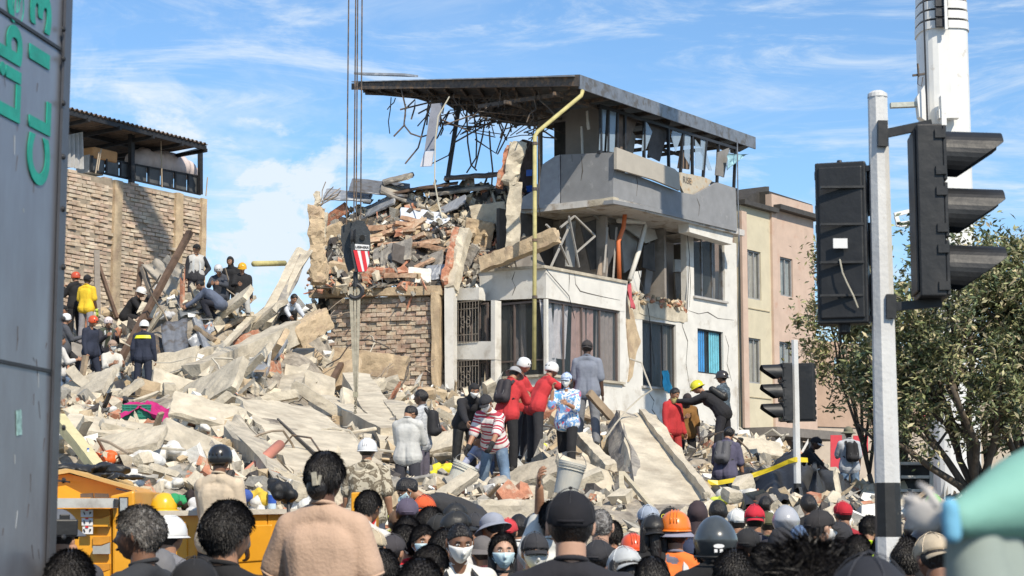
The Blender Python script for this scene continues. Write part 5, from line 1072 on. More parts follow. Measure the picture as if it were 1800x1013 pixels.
poly(R4, [(1198, 303), (1230, 310), (1252, 318), (1240, 334), (1222, 346), (1203, 341), (1194, 322)], .1, 'inner_parapet', mat('cream wall paint', (.50, .45, .36), .8, .15, 3, .2, c2=(.42, .3, .18), mixs=3), B, off=-.25, jag=.03)
M_ = frame(R4.off(-.24).at(1208, 318), R4.d, (0, 0, 1)); text('RISE', .30, M_, mat('dark lettering', (.12, .11, .1), .8, 0, 5, 0), 'lettering', B)
poly(R4, [(1209, 378), (1290, 402), (1287, 430), (1212, 408)], .4, 'lintel_beam', white_p, B, off=-.12)
# recessed wall of the top floor, door opening, window strip
T4 = R4.off(-.5); tl = L4.off(-.9)
hd = hole(tl, 994, 212, 950, 278); ts0 = sz(tl, 1053, 230)[0]; ts1 = sz(tl, 945, 230)[0]; tz1 = sz(tl, 1050, 186)[1]
wallgrid(tl, min(ts0, ts1), max(ts0, ts1), Z4+.2, tz1, [(min(hd[0], hd[1]), max(hd[0], hd[1]), Z4+.2, hd[3])], .12).build('top_wall', mat('brown grey plaster', (.25, .225, .20), .85, .08, 2, .15), B)
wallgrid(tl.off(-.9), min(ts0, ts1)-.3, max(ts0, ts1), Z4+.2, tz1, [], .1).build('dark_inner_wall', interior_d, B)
frm = MB(); pn = MB(); up = MB(); lw = MB()
xs_ = [1056, 1068, 1084, 1100, 1134, 1176, 1200, 1218, 1240, 1262, 1290]
for x in xs_:
    t_ = (x-1056)/234; yt = 186+t_*75; yb = 270+t_*62; a = T4.at(x+random.uniform(-2, 3), yt); b = T4.at(x-random.uniform(0, 5)*(x > 1090), yb); frm.bar(a, b, .07, .09, up=T4.n)
for y0_, y1_ in ((186, 262), (268, 334)): frm.bar(T4.at(1052, y0_), T4.at(1294, y1_), .09, .10, up=T4.n)
frm.build('window_frame', dark_m, B)
for i_, (pts) in enumerate([[(1057, 192), (1066, 194), (1062, 266), (1053, 264)], [(1071, 195), (1083, 198), (1080, 268), (1066, 266)], [(1133, 208), (1147, 232), (1136, 262), (1128, 266)], [(1183, 225), (1200, 232), (1188, 268), (1180, 240)], [(1204, 232), (1214, 238), (1212, 290), (1203, 275)], [(1232, 240), (1244, 246), (1240, 262), (1252, 300), (1246, 300), (1232, 268)], [(1222, 245), (1240, 270), (1238, 300), (1222, 296)], [(1283, 262), (1287, 290), (1278, 300), (1276, 280)]]):
    poly(T4, pts, .012, 'broken_pane', glassb, B, off=.01)
tanm = mat('dusty brown board', (.20, .15, .12), .85, .25, 3, .2)
for i_, (pts, m_, of) in enumerate([([(1088, 196), (1124, 203), (1098, 268), (1086, 262)], tanm, -.3), ([(1140, 210), (1178, 215), (1160, 284), (1140, 274)], mat('dark board', (.085, .075, .07), .8, .2, 3, .2), -.15), ([(1196, 268), (1216, 262), (1212, 298), (1192, 296)], tanm, -.4),
    ([(1262, 268), (1282, 260), (1273, 312), (1258, 308)], mat('grey board', (.22, .21, .20), .8, .15, 3, .1), .05), ([(1100, 215), (1118, 240), (1112, 276), (1098, 270)], interior, -.5)]):
    poly(T4, pts, .04, 'leaning_board', m_, B, off=of, jag=.02, n=3, seed=i_)
# white slanting plaster posts at the front of the top floor
rp(tl, (1022, 222), (1024, 272), .05, .06, 'plaster_post', white_p, 1, off=.3, jag=.01, par=B); rp(tl, (1031, 195), (1035, 228), .05, .09, 'plaster_post', white_p, 2, off=.35, jag=.02, par=B)
# ---- roof
def V(px, py, Y): return P(px, py, Y)
rt = [V(1018, 139, 51.6), V(1328, 247, 62.6), V(1300, 262, 68), V(1000, 222, 66), V(905, 214, 62), V(700, 152, 60), V(618, 150, 58)]
rb_ = [p+Vector((0, 0, -.12)) for p in rt]; ctr = sum(rt, Vector())/7
rmb = MB(); n7 = 7; rmb.v = [tuple(p) for p in rt]+[tuple(p) for p in rb_]+[tuple(ctr), tuple(ctr-Vector((0, 0, .12)))]
for i in range(7):
    j = (i+1) % 7; rmb.f += [(i, j, 14), (j+7, i+7, 15), (i, i+7, j+7, j)]; rmb.m += [0]*3
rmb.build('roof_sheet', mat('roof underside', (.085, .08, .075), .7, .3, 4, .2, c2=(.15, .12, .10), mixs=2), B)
fas = MB(); fas.prism([rt[0]+Vector((.02, -.06, .12)), rt[1]+Vector((.0, -.06, .10)), rt[1]+Vector((0, -.06, -.32)), rt[0]+Vector((.02, -.06, -.30))], (-.03, .05, 0)); fas.build('fascia', grey_m, B)
fl = MB(); fl.prism([rt[6]+Vector((0, -.05, .05)), rt[0]+Vector((0, -.05, .12)), rt[0]+Vector((0, -.05, -.22)), rt[6]+Vector((0, -.05, -.15))], (0, .06, 0)); fl.build('fascia', rust_m, B)
tp = MB(); tp.prism([rt[6]+Vector((0, -.10, .08)), V(1010, 136, 51.5)+Vector((0, 0, .03)), V(1010, 136, 51.5)+Vector((.3, 2.2, .35)), rt[6]+Vector((.6, 1.5, .30))], (0, 0, .03)); tp.build('roof_sheet', zinc, B)
tp = MB(); tp.prism([V(622, 131, 57.5), V(712, 133, 56.8), V(735, 136, 58), V(640, 133, 59)], (0, 0, .07)); tp.build('roof_sheet', zinc, B)
for i in range(13):                           # rafters
    t_ = i/12; a = rt[6].lerp(rt[0], .06+t_*.9)+Vector((0, .12, -.17)); e = (rt[5].lerp(rt[4], min(1, t_*1.5)) if t_ < .66 else rt[4].lerp(rt[3], (t_-.66)/.34))+Vector((0, 0, -.17))
    MB().bar(a, e, .08, .12).build('rafter', rust_m, B)
for i in range(9):
    t_ = i/8; a = rt[0].lerp(rt[1], .05+t_*.9)+Vector((-.1, .12, -.2)); MB().bar(a, a+L0.d*4.0+Vector((0, 0, .05)), .08, .12).build('rafter', rust_m, B)
for k in (.3, .6): MB().bar(rt[6].lerp(rt[5], k)+Vector((0, 0, -.26)), rt[0].lerp(rt[4], k*.8)+Vector((0, 0, -.28)), .08, .1).build('purlin', rust_m, B)
for k in (.15, .45): MB().bar(rt[0]+L0.d*(k*6)+Vector((0, 0, -.3)), rt[1]+L0.d*(k*6)+Vector((0, 0, -.3)), .08, .1).build('purlin', rust_m, B)
# twisted ceiling rods hanging under the torn roof
rg = random.Random(11)
def bent(p, segs, r_, m, name='bent_rod', par=B):
    return MB().tube(p, r_, 5).build(name, m, par)
for i in range(46):
    t_ = rg.random()**.8; a = rt[6].lerp(rt[0], .18+.66*t_)+Vector((0, rg.uniform(.3, 3.5), -.2)); pts = [a]; l = rg.uniform(.35, 1.0)*(1.5 if i % 5 == 0 else 1); d = Vector((rg.uniform(-.5, .4), rg.uniform(-.3, .3), -1)).normalized()
    for k in range(rg.randint(2, 4)):
        pts.append(pts[-1]+d*l*.42); d = (d+Vector((rg.uniform(-1.1, 1.1), rg.uniform(-.4, .4), rg.uniform(-.5, .7)))*.75).normalized()
    bent(pts, 0, rg.uniform(.016, .028), rust_m)
for i in range(34):
    x = rg.uniform(760, 930); y = 175+(x-760)*.22+rg.uniform(-8, 42); a = V(x, y, rg.uniform(54, 60)); ang = rg.gauss(.25, .28); l = rg.uniform(.8, 2.6); m2 = a+Vector((math.cos(ang)*l*.5, rg.uniform(-.4, .4), math.sin(ang)*l*.5+rg.uniform(-.1, .1)))
    bent([a, m2, m2+Vector((math.cos(ang+rg.uniform(-.5, .5))*l*.5, rg.uniform(-.4, .4), math.sin(ang)*l*.5))], 0, rg.uniform(.015, .026), rust_m)
for c in ([(705, 155), (713, 190), (710, 220), (722, 235), (740, 241), (760, 235), (790, 195)], [(760, 175), (748, 210), (742, 235), (735, 260), (712, 288)], [(703, 193), (740, 184), (780, 174), (783, 178), (752, 183)], [(712, 192), (730, 175), (729, 190), (723, 210)], [(712, 219), (692, 240)], [(820, 180), (822, 250), (828, 290), (838, 300)], [(855, 195), (848, 240), (835, 295)],
          [(790, 195), (770, 240), (767, 244)], [(835, 245), (872, 270), (892, 215)], [(860, 230), (862, 262), (866, 300), (864, 328)], [(755, 165), (750, 220)], [(800, 250), (880, 205), (905, 210)], [(812, 235), (850, 212), (880, 210)], [(735, 200), (783, 174), (778, 200)]):
    bent([V(x, y, 56.5) for x, y in c], 0, .028, rust_m)
MB().bar(V(808, 178, 57), V(786, 320, 57), .14, .14).build('steel_post', dark_m, B)
MB().prism([V(758, 183, 55.5), V(777, 181, 55.5), V(762, 265, 55.5), V(746, 265, 55.5)], (.02, .05, 0)).build('hanging_panel', mat('grey board', (.22, .24, .30), .6, .1, 5, 0), B)
MB().prism([V(746, 266, 55.4), V(762, 266, 55.4), V(758, 292, 55.4), V(738, 293, 55.4)], (.02, .05, 0)).build('hanging_panel', mat('pale board', (.55, .56, .62), .6, .05, 5, 0), B)
MB().tube([V(790, 170, 54.5), V(770, 205, 54.5), V(765, 250, 54.5), V(764, 320, 54.5), V(771, 360, 54.5), V(778, 385, 54.3)], .022, 6).build('loose_cable', mat('white cable', (.55, .52, .42), .6, .05, 5, 0), B)
# downpipe, orange waste pipe, white pipe
MB().tube([V(1024, 160, 51.3), V(1022, 168, 51.2), V(945, 232, 51.0), V(940, 240, 50.9), V(940, 420, 50.9), V(939, 650, 50.9)], .060, 12).build('downpipe', yel_pipe, B, smooth=True)
for y_ in (250, 330, 420, 520): MB().tube([V(940, y_, 50.9), V(940, y_+5, 50.9)], .08, 12).build('pipe_clamp', rust_m, B)
MB().tube([V(946, 236, 51.1), V(949, 300, 51.2), V(946, 360, 51.3), V(950, 378, 52)], .015, 6).build('loose_cable', rust_m, B)
MB().tube([R0.off(-.3).at(1100, 362), R0.off(-.3).at(1096, 400), R0.off(-.3).at(1087, 425), R0.off(-.3).at(1089, 492)], .07, 10).build('waste_pipe', mat('orange pipe', (.62, .16, .05), .6, .08, 5, 0), B, smooth=True)
MB().tube([R0.off(-.6).at(1086, 388), R0.off(-.6).at(1132, 391), R0.off(-.6).at(1134, 398), R0.off(-.5).at(1122, 445), R0.off(-.4).at(1107, 492)], .08, 10).build('white_pipe', mat('white pipe', (.62, .60, .55), .6, .05, 5, 0), B, smooth=True)
# wreckage standing inside the open third floor
F3 = R0.off(-.9)
for pts, m_, of, nm in [([(1068, 398), (1092, 392), (1082, 440), (1062, 485), (1052, 483)], mat('tan door', (.42, .34, .27), .7, .08, 3, .1), 0, 'leaning_door'), ([(1070, 395), (1100, 392), (1092, 425), (1074, 420)], interior_d, .05, 'leaning_board'),
    ([(1090, 395), (1128, 392), (1112, 470), (1098, 480), (1094, 440)], mat('grey plasterboard', (.36, .36, .35), .85, .1, 3, .1), -.3, 'plasterboard'), ([(1110, 478), (1128, 476), (1122, 520), (1108, 512)], white_p, .3, 'wall_stub'),
    ([(1132, 432), (1150, 425), (1152, 478), (1130, 470)], interior_d, .2, 'dark_board'), ([(1162, 425), (1184, 428), (1184, 535), (1162, 530)], mat('mauve plaster', (.44, .41, .40), .85, .06, 3, .1), -.8, 'inner_column'), ([(1140, 425), (1156, 430), (1142, 515), (1132, 520)], mat('grey board', (.22, .21, .20), .8), -.2, 'leaning_door'),
    ([(1186, 456), (1206, 458), (1204, 478), (1186, 478)], mat('white enamel', (.62, .62, .60), .4), -.3, 'wall_cabinet'), ([(1186, 480), (1207, 475), (1206, 535), (1190, 535)], interior, -.5, 'inner_wall'), ([(1196, 520), (1206, 490), (1208, 540), (1190, 535)], conc_l, .1, 'plaster_sheet'),
    ([(985, 380), (1030, 372), (1040, 420), (1030, 470), (990, 468)], interior, -1.5, 'inner_wall'), ([(998, 395), (1012, 388), (1010, 470), (996, 468)], mat('grey plasterboard', (.36, .36, .35), .85), -.6, 'plasterboard'), ([(1022, 395), (1050, 385), (1060, 470), (1040, 475)], interior_d, -.2, 'dark_board'),
    ([(905, 455), (945, 440), (960, 470), (910, 475)], interior, -.3, 'plasterboard')]:
    poly(F3, pts, .06, nm, m_, B, off=of, jag=.02, n=3, seed=of)
ceil = MB()                                    # sagging white ceiling
cp_ = [R0.off(-.4).pts([(1030, 366), (1078, 357), (1130, 366), (1180, 388), (1213, 404)]), R0.off(-1.2).pts([(1030, 372), (1080, 385), (1130, 395), (1180, 408), (1208, 408)]), R0.off(-1.0).pts([(1050, 385), (1095, 400), (1135, 428), (1170, 414), (1196, 410)])]
for r_ in range(2):
    for i in range(4):
        a, b, c, d = cp_[r_][i], cp_[r_][i+1], cp_[r_+1][i+1], cp_[r_+1][i]; ceil.add([a, b, c, d], [(0, 1, 2, 3)]); ceil.add([p+Vector((0, 0, .03)) for p in (a, b, c, d)], [(3, 2, 1, 0)])
ceil.build('sagging_ceiling', mat('white ceiling board', (.60, .58, .54), .9, .08, 2, .2), B)
for a, b in (((985, 400), (1010, 380)), ((1010, 380), (1046, 415)), ((1046, 415), (1012, 445)), ((1000, 380), (1018, 470)), ((985, 430), (1000, 465)), ((960, 395), (985, 420)), ((968, 470), (1000, 400)), ((1062, 480), (1068, 400)), ((1078, 490), (1084, 400))):
    MB().bar(R0.off(-.35).at(*a), R0.off(-.5).at(*b), .05, .05).build('bent_frame', mat('dusty aluminium', (.36, .34, .31), .5, .1), B)
# ragged floor edge of brick and plaster
re_ = MB(); rg = random.Random(4)
for i in range(70):
    x = rg.uniform(1105, 1208); shard(R1.off(rg.uniform(-.3, .1)).at(x, 527+(x-1105)*.20-rg.random()**2*16), (rg.uniform(.1, .32), .16, rg.uniform(.08, .2)), Matrix.Rotation(rg.random()*6, 3, 'Z') @ Matrix.Rotation(rg.random()*2, 3, 'X'), i).build('brick_fragment', [redbrick, conc_w, conc_l][i % 3], B)
# leaning beam of brick and concrete on the bay roof, and the broken white pillar
ob = R0.off(-.2)
rbeam(V(847, 466, 52.6), V(982, 414, 51.6), .4, .42, 21, .06, cuts=8).build('fallen_lintel', conc_w, None, label='thick broken lintel with brick on top resting on the white bay roof', cat='concrete beam')
pz = MB(); rough(V(903, 385, 54), (.42, .35, 2.2), Matrix.Rotation(R(3), 3, 'Y'), 31, .07, 6, 0, pz); rough(V(903, 288, 54), (.48, .35, 1.35), Matrix.Rotation(R(14), 3, 'Y'), 33, .09, 5, 0, pz); rough(V(887, 295, 54.1), (.2, .3, 1.3), Matrix.Rotation(R(16), 3, 'Y'), 35, .1, 5, 1, pz)
pz.build('broken_pillar', [conc_l, redbrick], B)
poly(L4.off(-1.2), [(936, 250), (918, 245), (905, 255), (895, 262), (895, 290), (880, 330), (900, 350), (935, 348)], .12, 'inner_wall', mat('dark brown brick', (.09, .065, .06), .9, .3, 8, .5), B, jag=.05, seed=6)
for y_ in (298, 326): poly(L4.off(-1.0), [(935, y_), (925, y_+1), (925, y_+12), (935, y_+11)], .03, 'glass_block', mat('blue glass block', (.03, .13, .55), .2), B)
# towel on the sill, jacket hanging
cloth([R1.off(.2).at(1164, 652), R1.off(.2).at(1174, 650), R1.off(.35).at(1183, 692), R1.off(.35).at(1168, 688)], .05, 10, 14, 3).build('towel', fabric((.06, .42, .62)), None, smooth=True, label='turquoise towel hanging over the window sill of the white building', cat='towel')
cloth([R1.off(.2).at(1102, 500), R1.off(.2).at(1108, 498), R1.off(.3).at(1116, 545), R1.off(.3).at(1108, 540)], .05, 8, 12, 5).build('hanging_cloth', fabric((.5, .10, .12)), None, smooth=True, label='red and white cloth hanging from the broken wall corner', cat='cloth')
# small scaffold rail at the far right of the parapet
MB().tube([R4.at(1296, 250), R4.at(1297, 330), R4.at(1299, 420), R4.at(1296, 470)], .02, 6).build('antenna_rod', grey_m, B)
cloth([T4.off(.3).at(1280, 272), T4.off(.3).at(1316, 270), T4.off(.3).at(1300, 280), T4.off(.3).at(1280, 300)], .06, 8, 8, 8).build('torn_sheet', mat('pale blue plastic sheet', (.30, .52, .60), .6), B, smooth=True)

def crack(pl, pts, w_=.02):
    q = pl.off(.004).pts(pts); mb = MB(); vs = []
    for i, p in enumerate(q): ww = w_*(1-.7*abs(2*i/(len(q)-1)-1)); vs += [p+pl.d*ww/2+Vector((0, 0, ww/2)), p-pl.d*ww/2-Vector((0, 0, ww/2))]
    k = len(vs); vs += [v-pl.n*.003 for v in vs]; fs = []
    for i in range(len(q)-1): a = 2*i; fs += [(a, a+1, a+3, a+2), (k+a, k+a+2, k+a+3, k+a+1), (a, a+2, k+a+2, k+a), (a+1, k+a+1, k+a+3, a+3)]
    mb.add(vs, fs).build('crack', mat('dark crack', (.10, .09, .08), .95), B)
for pl_, pts in ((R1, [(1196, 548), (1200, 575), (1209, 600), (1206, 640), (1214, 690)]), (R1, [(1210, 546), (1228, 552), (1244, 549), (1262, 560), (1290, 563)]), (R1, [(1140, 690), (1150, 705), (1146, 720), (1160, 740)]), (R1, [(1275, 590), (1281, 610), (1278, 640), (1286, 670)]), (R0, [(1010, 480), (1012, 500), (1020, 512), (1034, 516), (1060, 522), (1090, 528)]), (R0, [(1000, 472), (1001, 490), (1000, 512)]),
                 (R4, [(1118, 308), (1121, 322), (1119, 345)]), (L4, [(1022, 275), (1024, 300), (1021, 318)]), (L4, [(1005, 272), (1006, 285)]), (R4, [(1225, 348), (1230, 362), (1228, 380)]), (L0, [(905, 478), (900, 492), (906, 505), (900, 520)]), (R1, [(1212, 540), (1214, 500), (1212, 455)])): crack(pl_, pts, .035)
for pts in ([(1297, 330), (1300, 420), (1298, 540), (1301, 640), (1299, 750)], [(1120, 470), (1140, 545), (1150, 640)], [(1205, 380), (1212, 450), (1208, 545)], [(960, 474), (1000, 520), (1010, 560)]): MB().tube([R1.off(.08).at(*p) for p in pts] if pts[0][0] > 1000 else [R0.off(.06).at(*p) for p in pts], .012, 5).build('loose_cable', dark_m, B)
for i in range(7):                            # small air vents, brackets and drips on the walls
    pass
# ================= left building with the roof terrace
LBd = (.5376, .843); LB = Pl(P(362, 350, 52), LBd)
N_ = empty('brick_building', P(362, 350, 52)*Vector((1, 1, 0)) if False else (P(362, 350, 52).x, 52, 0)); tag(N_, 'bare brick building with a covered roof terrace', 'building')
s0 = sz(LB, 60, 400)[0]; s1 = 0.0
zt_ = LB.at(362, 350).z
def oks(s, z): return not (abs(s+1.15) < .16 or abs(s+3.55) < .16 or abs(s+.12) < .12) and z < zt_+.06*noise.noise(Vector((s*3, 0, 0)))-.02
o = brickwork(LB, s0, s1, 3.5, zt_+.05, 'brick_wall', brickl, N_, seed=8, ok=oks, bl=.33, bh=.108, jit=.020, miss=.008, gap=.028)
MB().prism([LB.p+LB.d*s+Vector((0, 0, z))-LB.n*.03 for s, z in ((s0-2, 0), (s1, 0), (s1, zt_-.02), (s0-2, zt_-.02))], -LB.n*.2).build('mortar_bed', mat('joint shade mortar', (.33, .275, .21), .95, .2, 4, .6, 40), N_)  # mortar darkened here for the shade in the brick joints
for s_, w_ in ((-1.15, .3), (-3.55, .3), (-.11, .2)): rbeam(LB.p+LB.d*s_+Vector((0, 0, 3)), LB.p+LB.d*s_+Vector((0, 0, zt_+.0)), w_, .12, int(abs(s_)*10), .02, up=LB.n, cuts=14).build('concrete_column', conc_w, N_)
MB().prism([LB.p+Vector((0, 0, 0))-LB.n*.02, LB.p+Vector((0, 0, zt_-.03))-LB.n*.02, LB.p-LB.n*8+Vector((0, 0, zt_-.03)), LB.p-LB.n*8], -LB.d*.2).build('side_wall', brickl, N_)
MB().prism([LB.p+LB.d*s-LB.n*d+Vector((0, 0, zt_-.2)) for s, d in ((s0-2, .25), (-.25, .25), (-.25, 8), (s0-2, 8))], (0, 0, .16)).build('terrace_floor', conc, N_)
# roof: corrugated sheets on dark beams and posts
ef = LB.off(.7); r0 = ef.at(100, 184); r1 = ef.at(366, 254); bk = -LB.n*4.6+Vector((0, 0, -.15)); r1b = LB.at(362, 262)
def corr(a, b, c, d, n, amp, name, m, par=None, **t):     # a-b is the edge with the waves
    a, b, c, d = [Vector(p) for p in (a, b, c, d)]; nr = (b-a).cross(d-a).normalized(); vs = []; N2 = n*6; M2 = 3
    for k in (0, 1):
        for j in range(M2+1):
            for i in range(N2+1):
                u = i/N2; v = j/M2; vs.append((a*(1-u)+b*u)*(1-v)+(d*(1-u)+c*u)*v+nr*(amp*math.sin(u*n*math.tau)+k*.008))
    S_ = (N2+1)*(M2+1); fs = []
    for j in range(M2):
        for i in range(N2):
            q = j*(N2+1)+i; fs += [(q, q+N2+1, q+N2+2, q+1), (S_+q, S_+q+1, S_+q+N2+2, S_+q+N2+1)]
    for i in range(N2): fs.append((i, i+1, S_+i+1, S_+i)); q = M2*(N2+1)+i; fs.append((q, S_+q, S_+q+1, q+1))
    return MB().add(vs, fs).build(name, m, par, smooth=False, **t)
roofm = mat('weathered roof sheet', (.22, .17, .14), .8, .2, 4, .2, c2=(.12, .10, .09), mixs=2)
corr(r0, r1, r1+bk, r0+bk, 34, .035, 'roof_sheet', roofm, N_)
for k in (.02, .33, .66, .98): MB().bar(r0.lerp(r0+bk, k)-Vector((0, 0, .10)), r1.lerp(r1+bk, k)-Vector((0, 0, .10)), .07, .12).build('roof_beam', dark_m, N_)
for t_ in (0, .2, .4, .62, .82, .99): a = r0.lerp(r1, t_); MB().bar(a-Vector((0, 0, .18)), a+bk-Vector((0, 0, .18)), .07, .1).build('rafter', dark_m, N_)
def post(px, yt, yb, off_, w_=.11): q = LB.off(off_); MB().bar(q.at(px, yt), q.at(px, yb), w_, w_, up=LB.n).build('post', dark_m, N_)
post(352, 258, 342, -.12); post(231, 224, 324, -.12, .13); post(285, 246, 300, -3.2, .09); post(180, 235, 300, -3.2, .09); post(140, 225, 300, -3.2, .09)
MB().bar(LB.off(-.2).at(231, 230), LB.off(-2.5).at(160, 262), .06, .06).build('brace', dark_m, N_); MB().bar(LB.off(-.2).at(352, 262), LB.off(-2.5).at(300, 275), .06, .06).build('brace', dark_m, N_)
q_ = LB.off(-.25); ra = [q_.at(160, 275), q_.at(352, 311)]; rb2 = [q_.at(160, 300), q_.at(352, 342)]
for a_, b_ in ((ra[0], ra[1]), (rb2[0], rb2[1])): MB().bar(a_, b_, .05, .05).build('rail', dark_m, N_)
for i in range(9): t_ = i/8; MB().bar(ra[0].lerp(ra[1], t_)+LB.n*.03, rb2[0].lerp(rb2[1], t_)+LB.n*.03, .05, .05, up=LB.n).build('rail_post', dark_m, N_)
for i in range(8):
    a_, b_ = (i+.08)/8, (i+.92)/8; MB().prism([ra[0].lerp(ra[1], a_), ra[0].lerp(ra[1], b_), rb2[0].lerp(rb2[1], b_), rb2[0].lerp(rb2[1], a_)], -LB.n*.03).build('rail_panel', mat('smoked rail panel', (.09, .095, .10), .4, .2, 3, 0), N_)
q_ = LB.off(-.15)
corr(q_.at(108, 240), q_.at(145, 232), q_.at(147, 298), q_.at(108, 292), 5, .05, 'metal_sheet', mat('galvanised sheet', (.42, .42, .42), .5, .15, 3, .1), None, label='corrugated grey metal sheets leaning at the end of the roof terrace', cat='metal sheet')
q_ = LB.off(-.6); mb = MB(); mb.box(q_.at(168, 275)+Vector((0, 0, .0)), (.9, .8, .32), math.atan2(LB.d.y, LB.d.x)); mb.build('mattress', fabric((.50, .27, .12)), None, bevel=.05, label='orange brown mattress lying on the terrace of the brick building', cat='mattress')
mb = MB(); mb.box(q_.at(158, 292), (.55, .5, .5), math.atan2(LB.d.y, LB.d.x)); mb.build('storage_box', mat('pale box', (.5, .5, .5), .7), None, bevel=.02, label='pale grey box under the mattress on the roof terrace', cat='box')
b = MB(); A_ = LB.off(-.75)
for i, (x, y, r_) in enumerate([(240, 283, .30), (252, 280, .34), (266, 283, .36), (282, 286, .38), (298, 290, .37), (312, 294, .36), (326, 299, .30), (338, 304, .20)]): b.ell(A_.at(x, y), (r_*1.15, r_, r_), None, 14, 10)
me = remesh(b, .05, 4); folds(me, .03, 2, .6); me.materials.append(mat('pinkish white tarpaulin', (.60, .52, .51), .8, .1, 3, .4, 10)); link('tarpaulin_bundle', me, None, True, label='pinkish white tarpaulin bundle on the terrace behind the black rail', cat='bundle')
for x, y, x2, y2 in ((172, 300, 178, 262), (285, 330, 283, 245), (362, 345, 365, 312), (168, 305, 174, 268)): MB().tube([LB.off(.02).at(x, y), LB.off(.02).at(x2, y2)], .02, 5).build('rebar', mat('bare rebar', (.4, .33, .25), .8), N_)
# ================= yellow and pink buildings up the street
Y_ = R1.off(-.25); sY0 = sz(Y_, 1303, 500)[0]; sY1 = sz(Y_, 1359, 500)[0]; sP1 = sz(Y_, 1432, 500)[0]; sO1 = sz(Y_, 1545, 600)[0]
yelp = mat('pale yellow paint', (.58, .52, .38), .85, .06, 2, .15, 30, c2=(.42, .35, .24), mixs=1.6, mixlo=.58, mixhi=.78); pinkp = mat('salmon paint', (.56, .42, .335), .85, .07, 2, .15, 30, c2=(.48, .30, .22), mixs=1.6, mixlo=.56, mixhi=.78); orp = mat('orange brown paint', (.44, .31, .23), .85, .08, 2, .15)
zc = Y_.at(1330, 753).z
YB = empty('yellow_building', (Y_.at(1330, 500).x, Y_.at(1330, 500).y, 0)); tag(YB, 'pale yellow three storey building beside the white ruin', 'building')
PB = empty('pink_building', (Y_.at(1395, 500).x, Y_.at(1395, 500).y, 0)); tag(PB, 'salmon pink building with a dark stepped roof further up the street', 'building')
fY = mat('grey window frame', (.30, .30, .30), .5)
hy = [hole(Y_, 1308, 437, 1337, 523), hole(Y_, 1308, 592, 1337, 672)]; hp_ = [hole(Y_, 1371, 451, 1393, 519), hole(Y_, 1370, 600, 1393, 659)]
zy = Y_.at(1330, 368).z; zp = Y_.at(1395, 352).z
wallgrid(Y_, sY0, sY1-.004, zc, zy, hy, .25).build('wall', yelp, YB); wallgrid(Y_, sY1+.0, sP1, zc, zp, hp_, .25).build('wall', pinkp, PB)
for h_ in hy:
    w_ = window(Y_, h_, YB, 3, fm=fY, fw=.05, sill=False, inset=.08); curtain(Y_, h_, w_, (.50, .48, .42), .03, .97, inset=.16, waves=7, amp=.03)
for h_ in hp_:
    w_ = window(Y_, h_, PB, 2, fm=fY, fw=.05, sill=False, inset=.08); curtain(Y_, h_, w_, (.42, .46, .46), .03, .97, inset=.16, waves=6, amp=.03)
def vstrip(pl, x, y0, y1, wd_, m, par, name, off=.09): s = sz(pl, x, y0)[0]; z1_ = pl.at(x, y0).z; z0_ = pl.at(x, y1).z; MB().prism([pl.off(off).p+pl.d*(s+a)+Vector((0, 0, z)) for a, z in ((-wd_/2, z0_), (wd_/2, z0_), (wd_/2, z1_), (-wd_/2, z1_))], -pl.n*(off-.003)).build(name, m, par)
vstrip(Y_, 1304, 372, 752, .35, pinkp, YB, 'pilaster'); vstrip(Y_, 1357, 375, 752, .35, pinkp, PB, 'pilaster'); 
for z in (Y_.at(1330, 545).z, Y_.at(1330, 700).z): MB().prism([Y_.off(.03).p+Y_.d*a+Vector((0, 0, z+b_)) for a, b_ in ((sY0+.3, 0), (sY1-.3, 0), (sY1-.3, .03), (sY0+.3, .03))], -Y_.n*.027).build('groove_moulding', mat('shadow joint', (.45, .38, .25), .9), YB)
slat = mat('dark roof edge', (.06, .055, .05), .7, .2, 4, .2)
MB().prism([Y_.off(.25).p+Y_.d*a+Vector((0, 0, z)) for a, z in ((sY0-.1, zy), (sY1+.1, zy), (sY1+.1, zy+.16), (sY0-.1, zy+.16))], -Y_.n*.8).build('roof_edge', slat, YB)
MB().prism([Y_.off(.3).p+Y_.d*a+Vector((0, 0, z)) for a, z in ((sY1+.12, zp-.55), (sP1+.3, zp-.55), (sP1+.3, zp-.38), (sY1+.12, zp-.38))], -Y_.n*.6).build('roof_edge', slat, PB)
k_ = Y_.off(-1.0); MB().prism([k_.at(1306, 352), k_.at(1345, 328), k_.at(1352, 328), k_.at(1352, 372), k_.at(1306, 366)], -k_.n*3).build('roof_gable', slat, YB)
k2 = Y_.off(-.6); MB().prism([k2.at(1352, 336), k2.at(1428, 360), k2.at(1428, 372), k2.at(1352, 360)], -k2.n*.5).build('roof_cap', slat, PB); MB().prism([k2.at(1354, 345), k2.at(1426, 362), k2.at(1426, 420), k2.at(1354, 410)], -k2.n*.4).build('attic_wall', pinkp, PB)
MB().prism([Y_.p+Y_.d*(sP1-.2)-Y_.n*.25+Vector((0, 0, z)) for z in (zc, zp-.6)]+[Y_.p+Y_.d*(sP1-.2)-Y_.n*7+Vector((0, 0, z)) for z in (zp-.6, zc)], Y_.d*.2).build('side_wall', pinkp, PB)
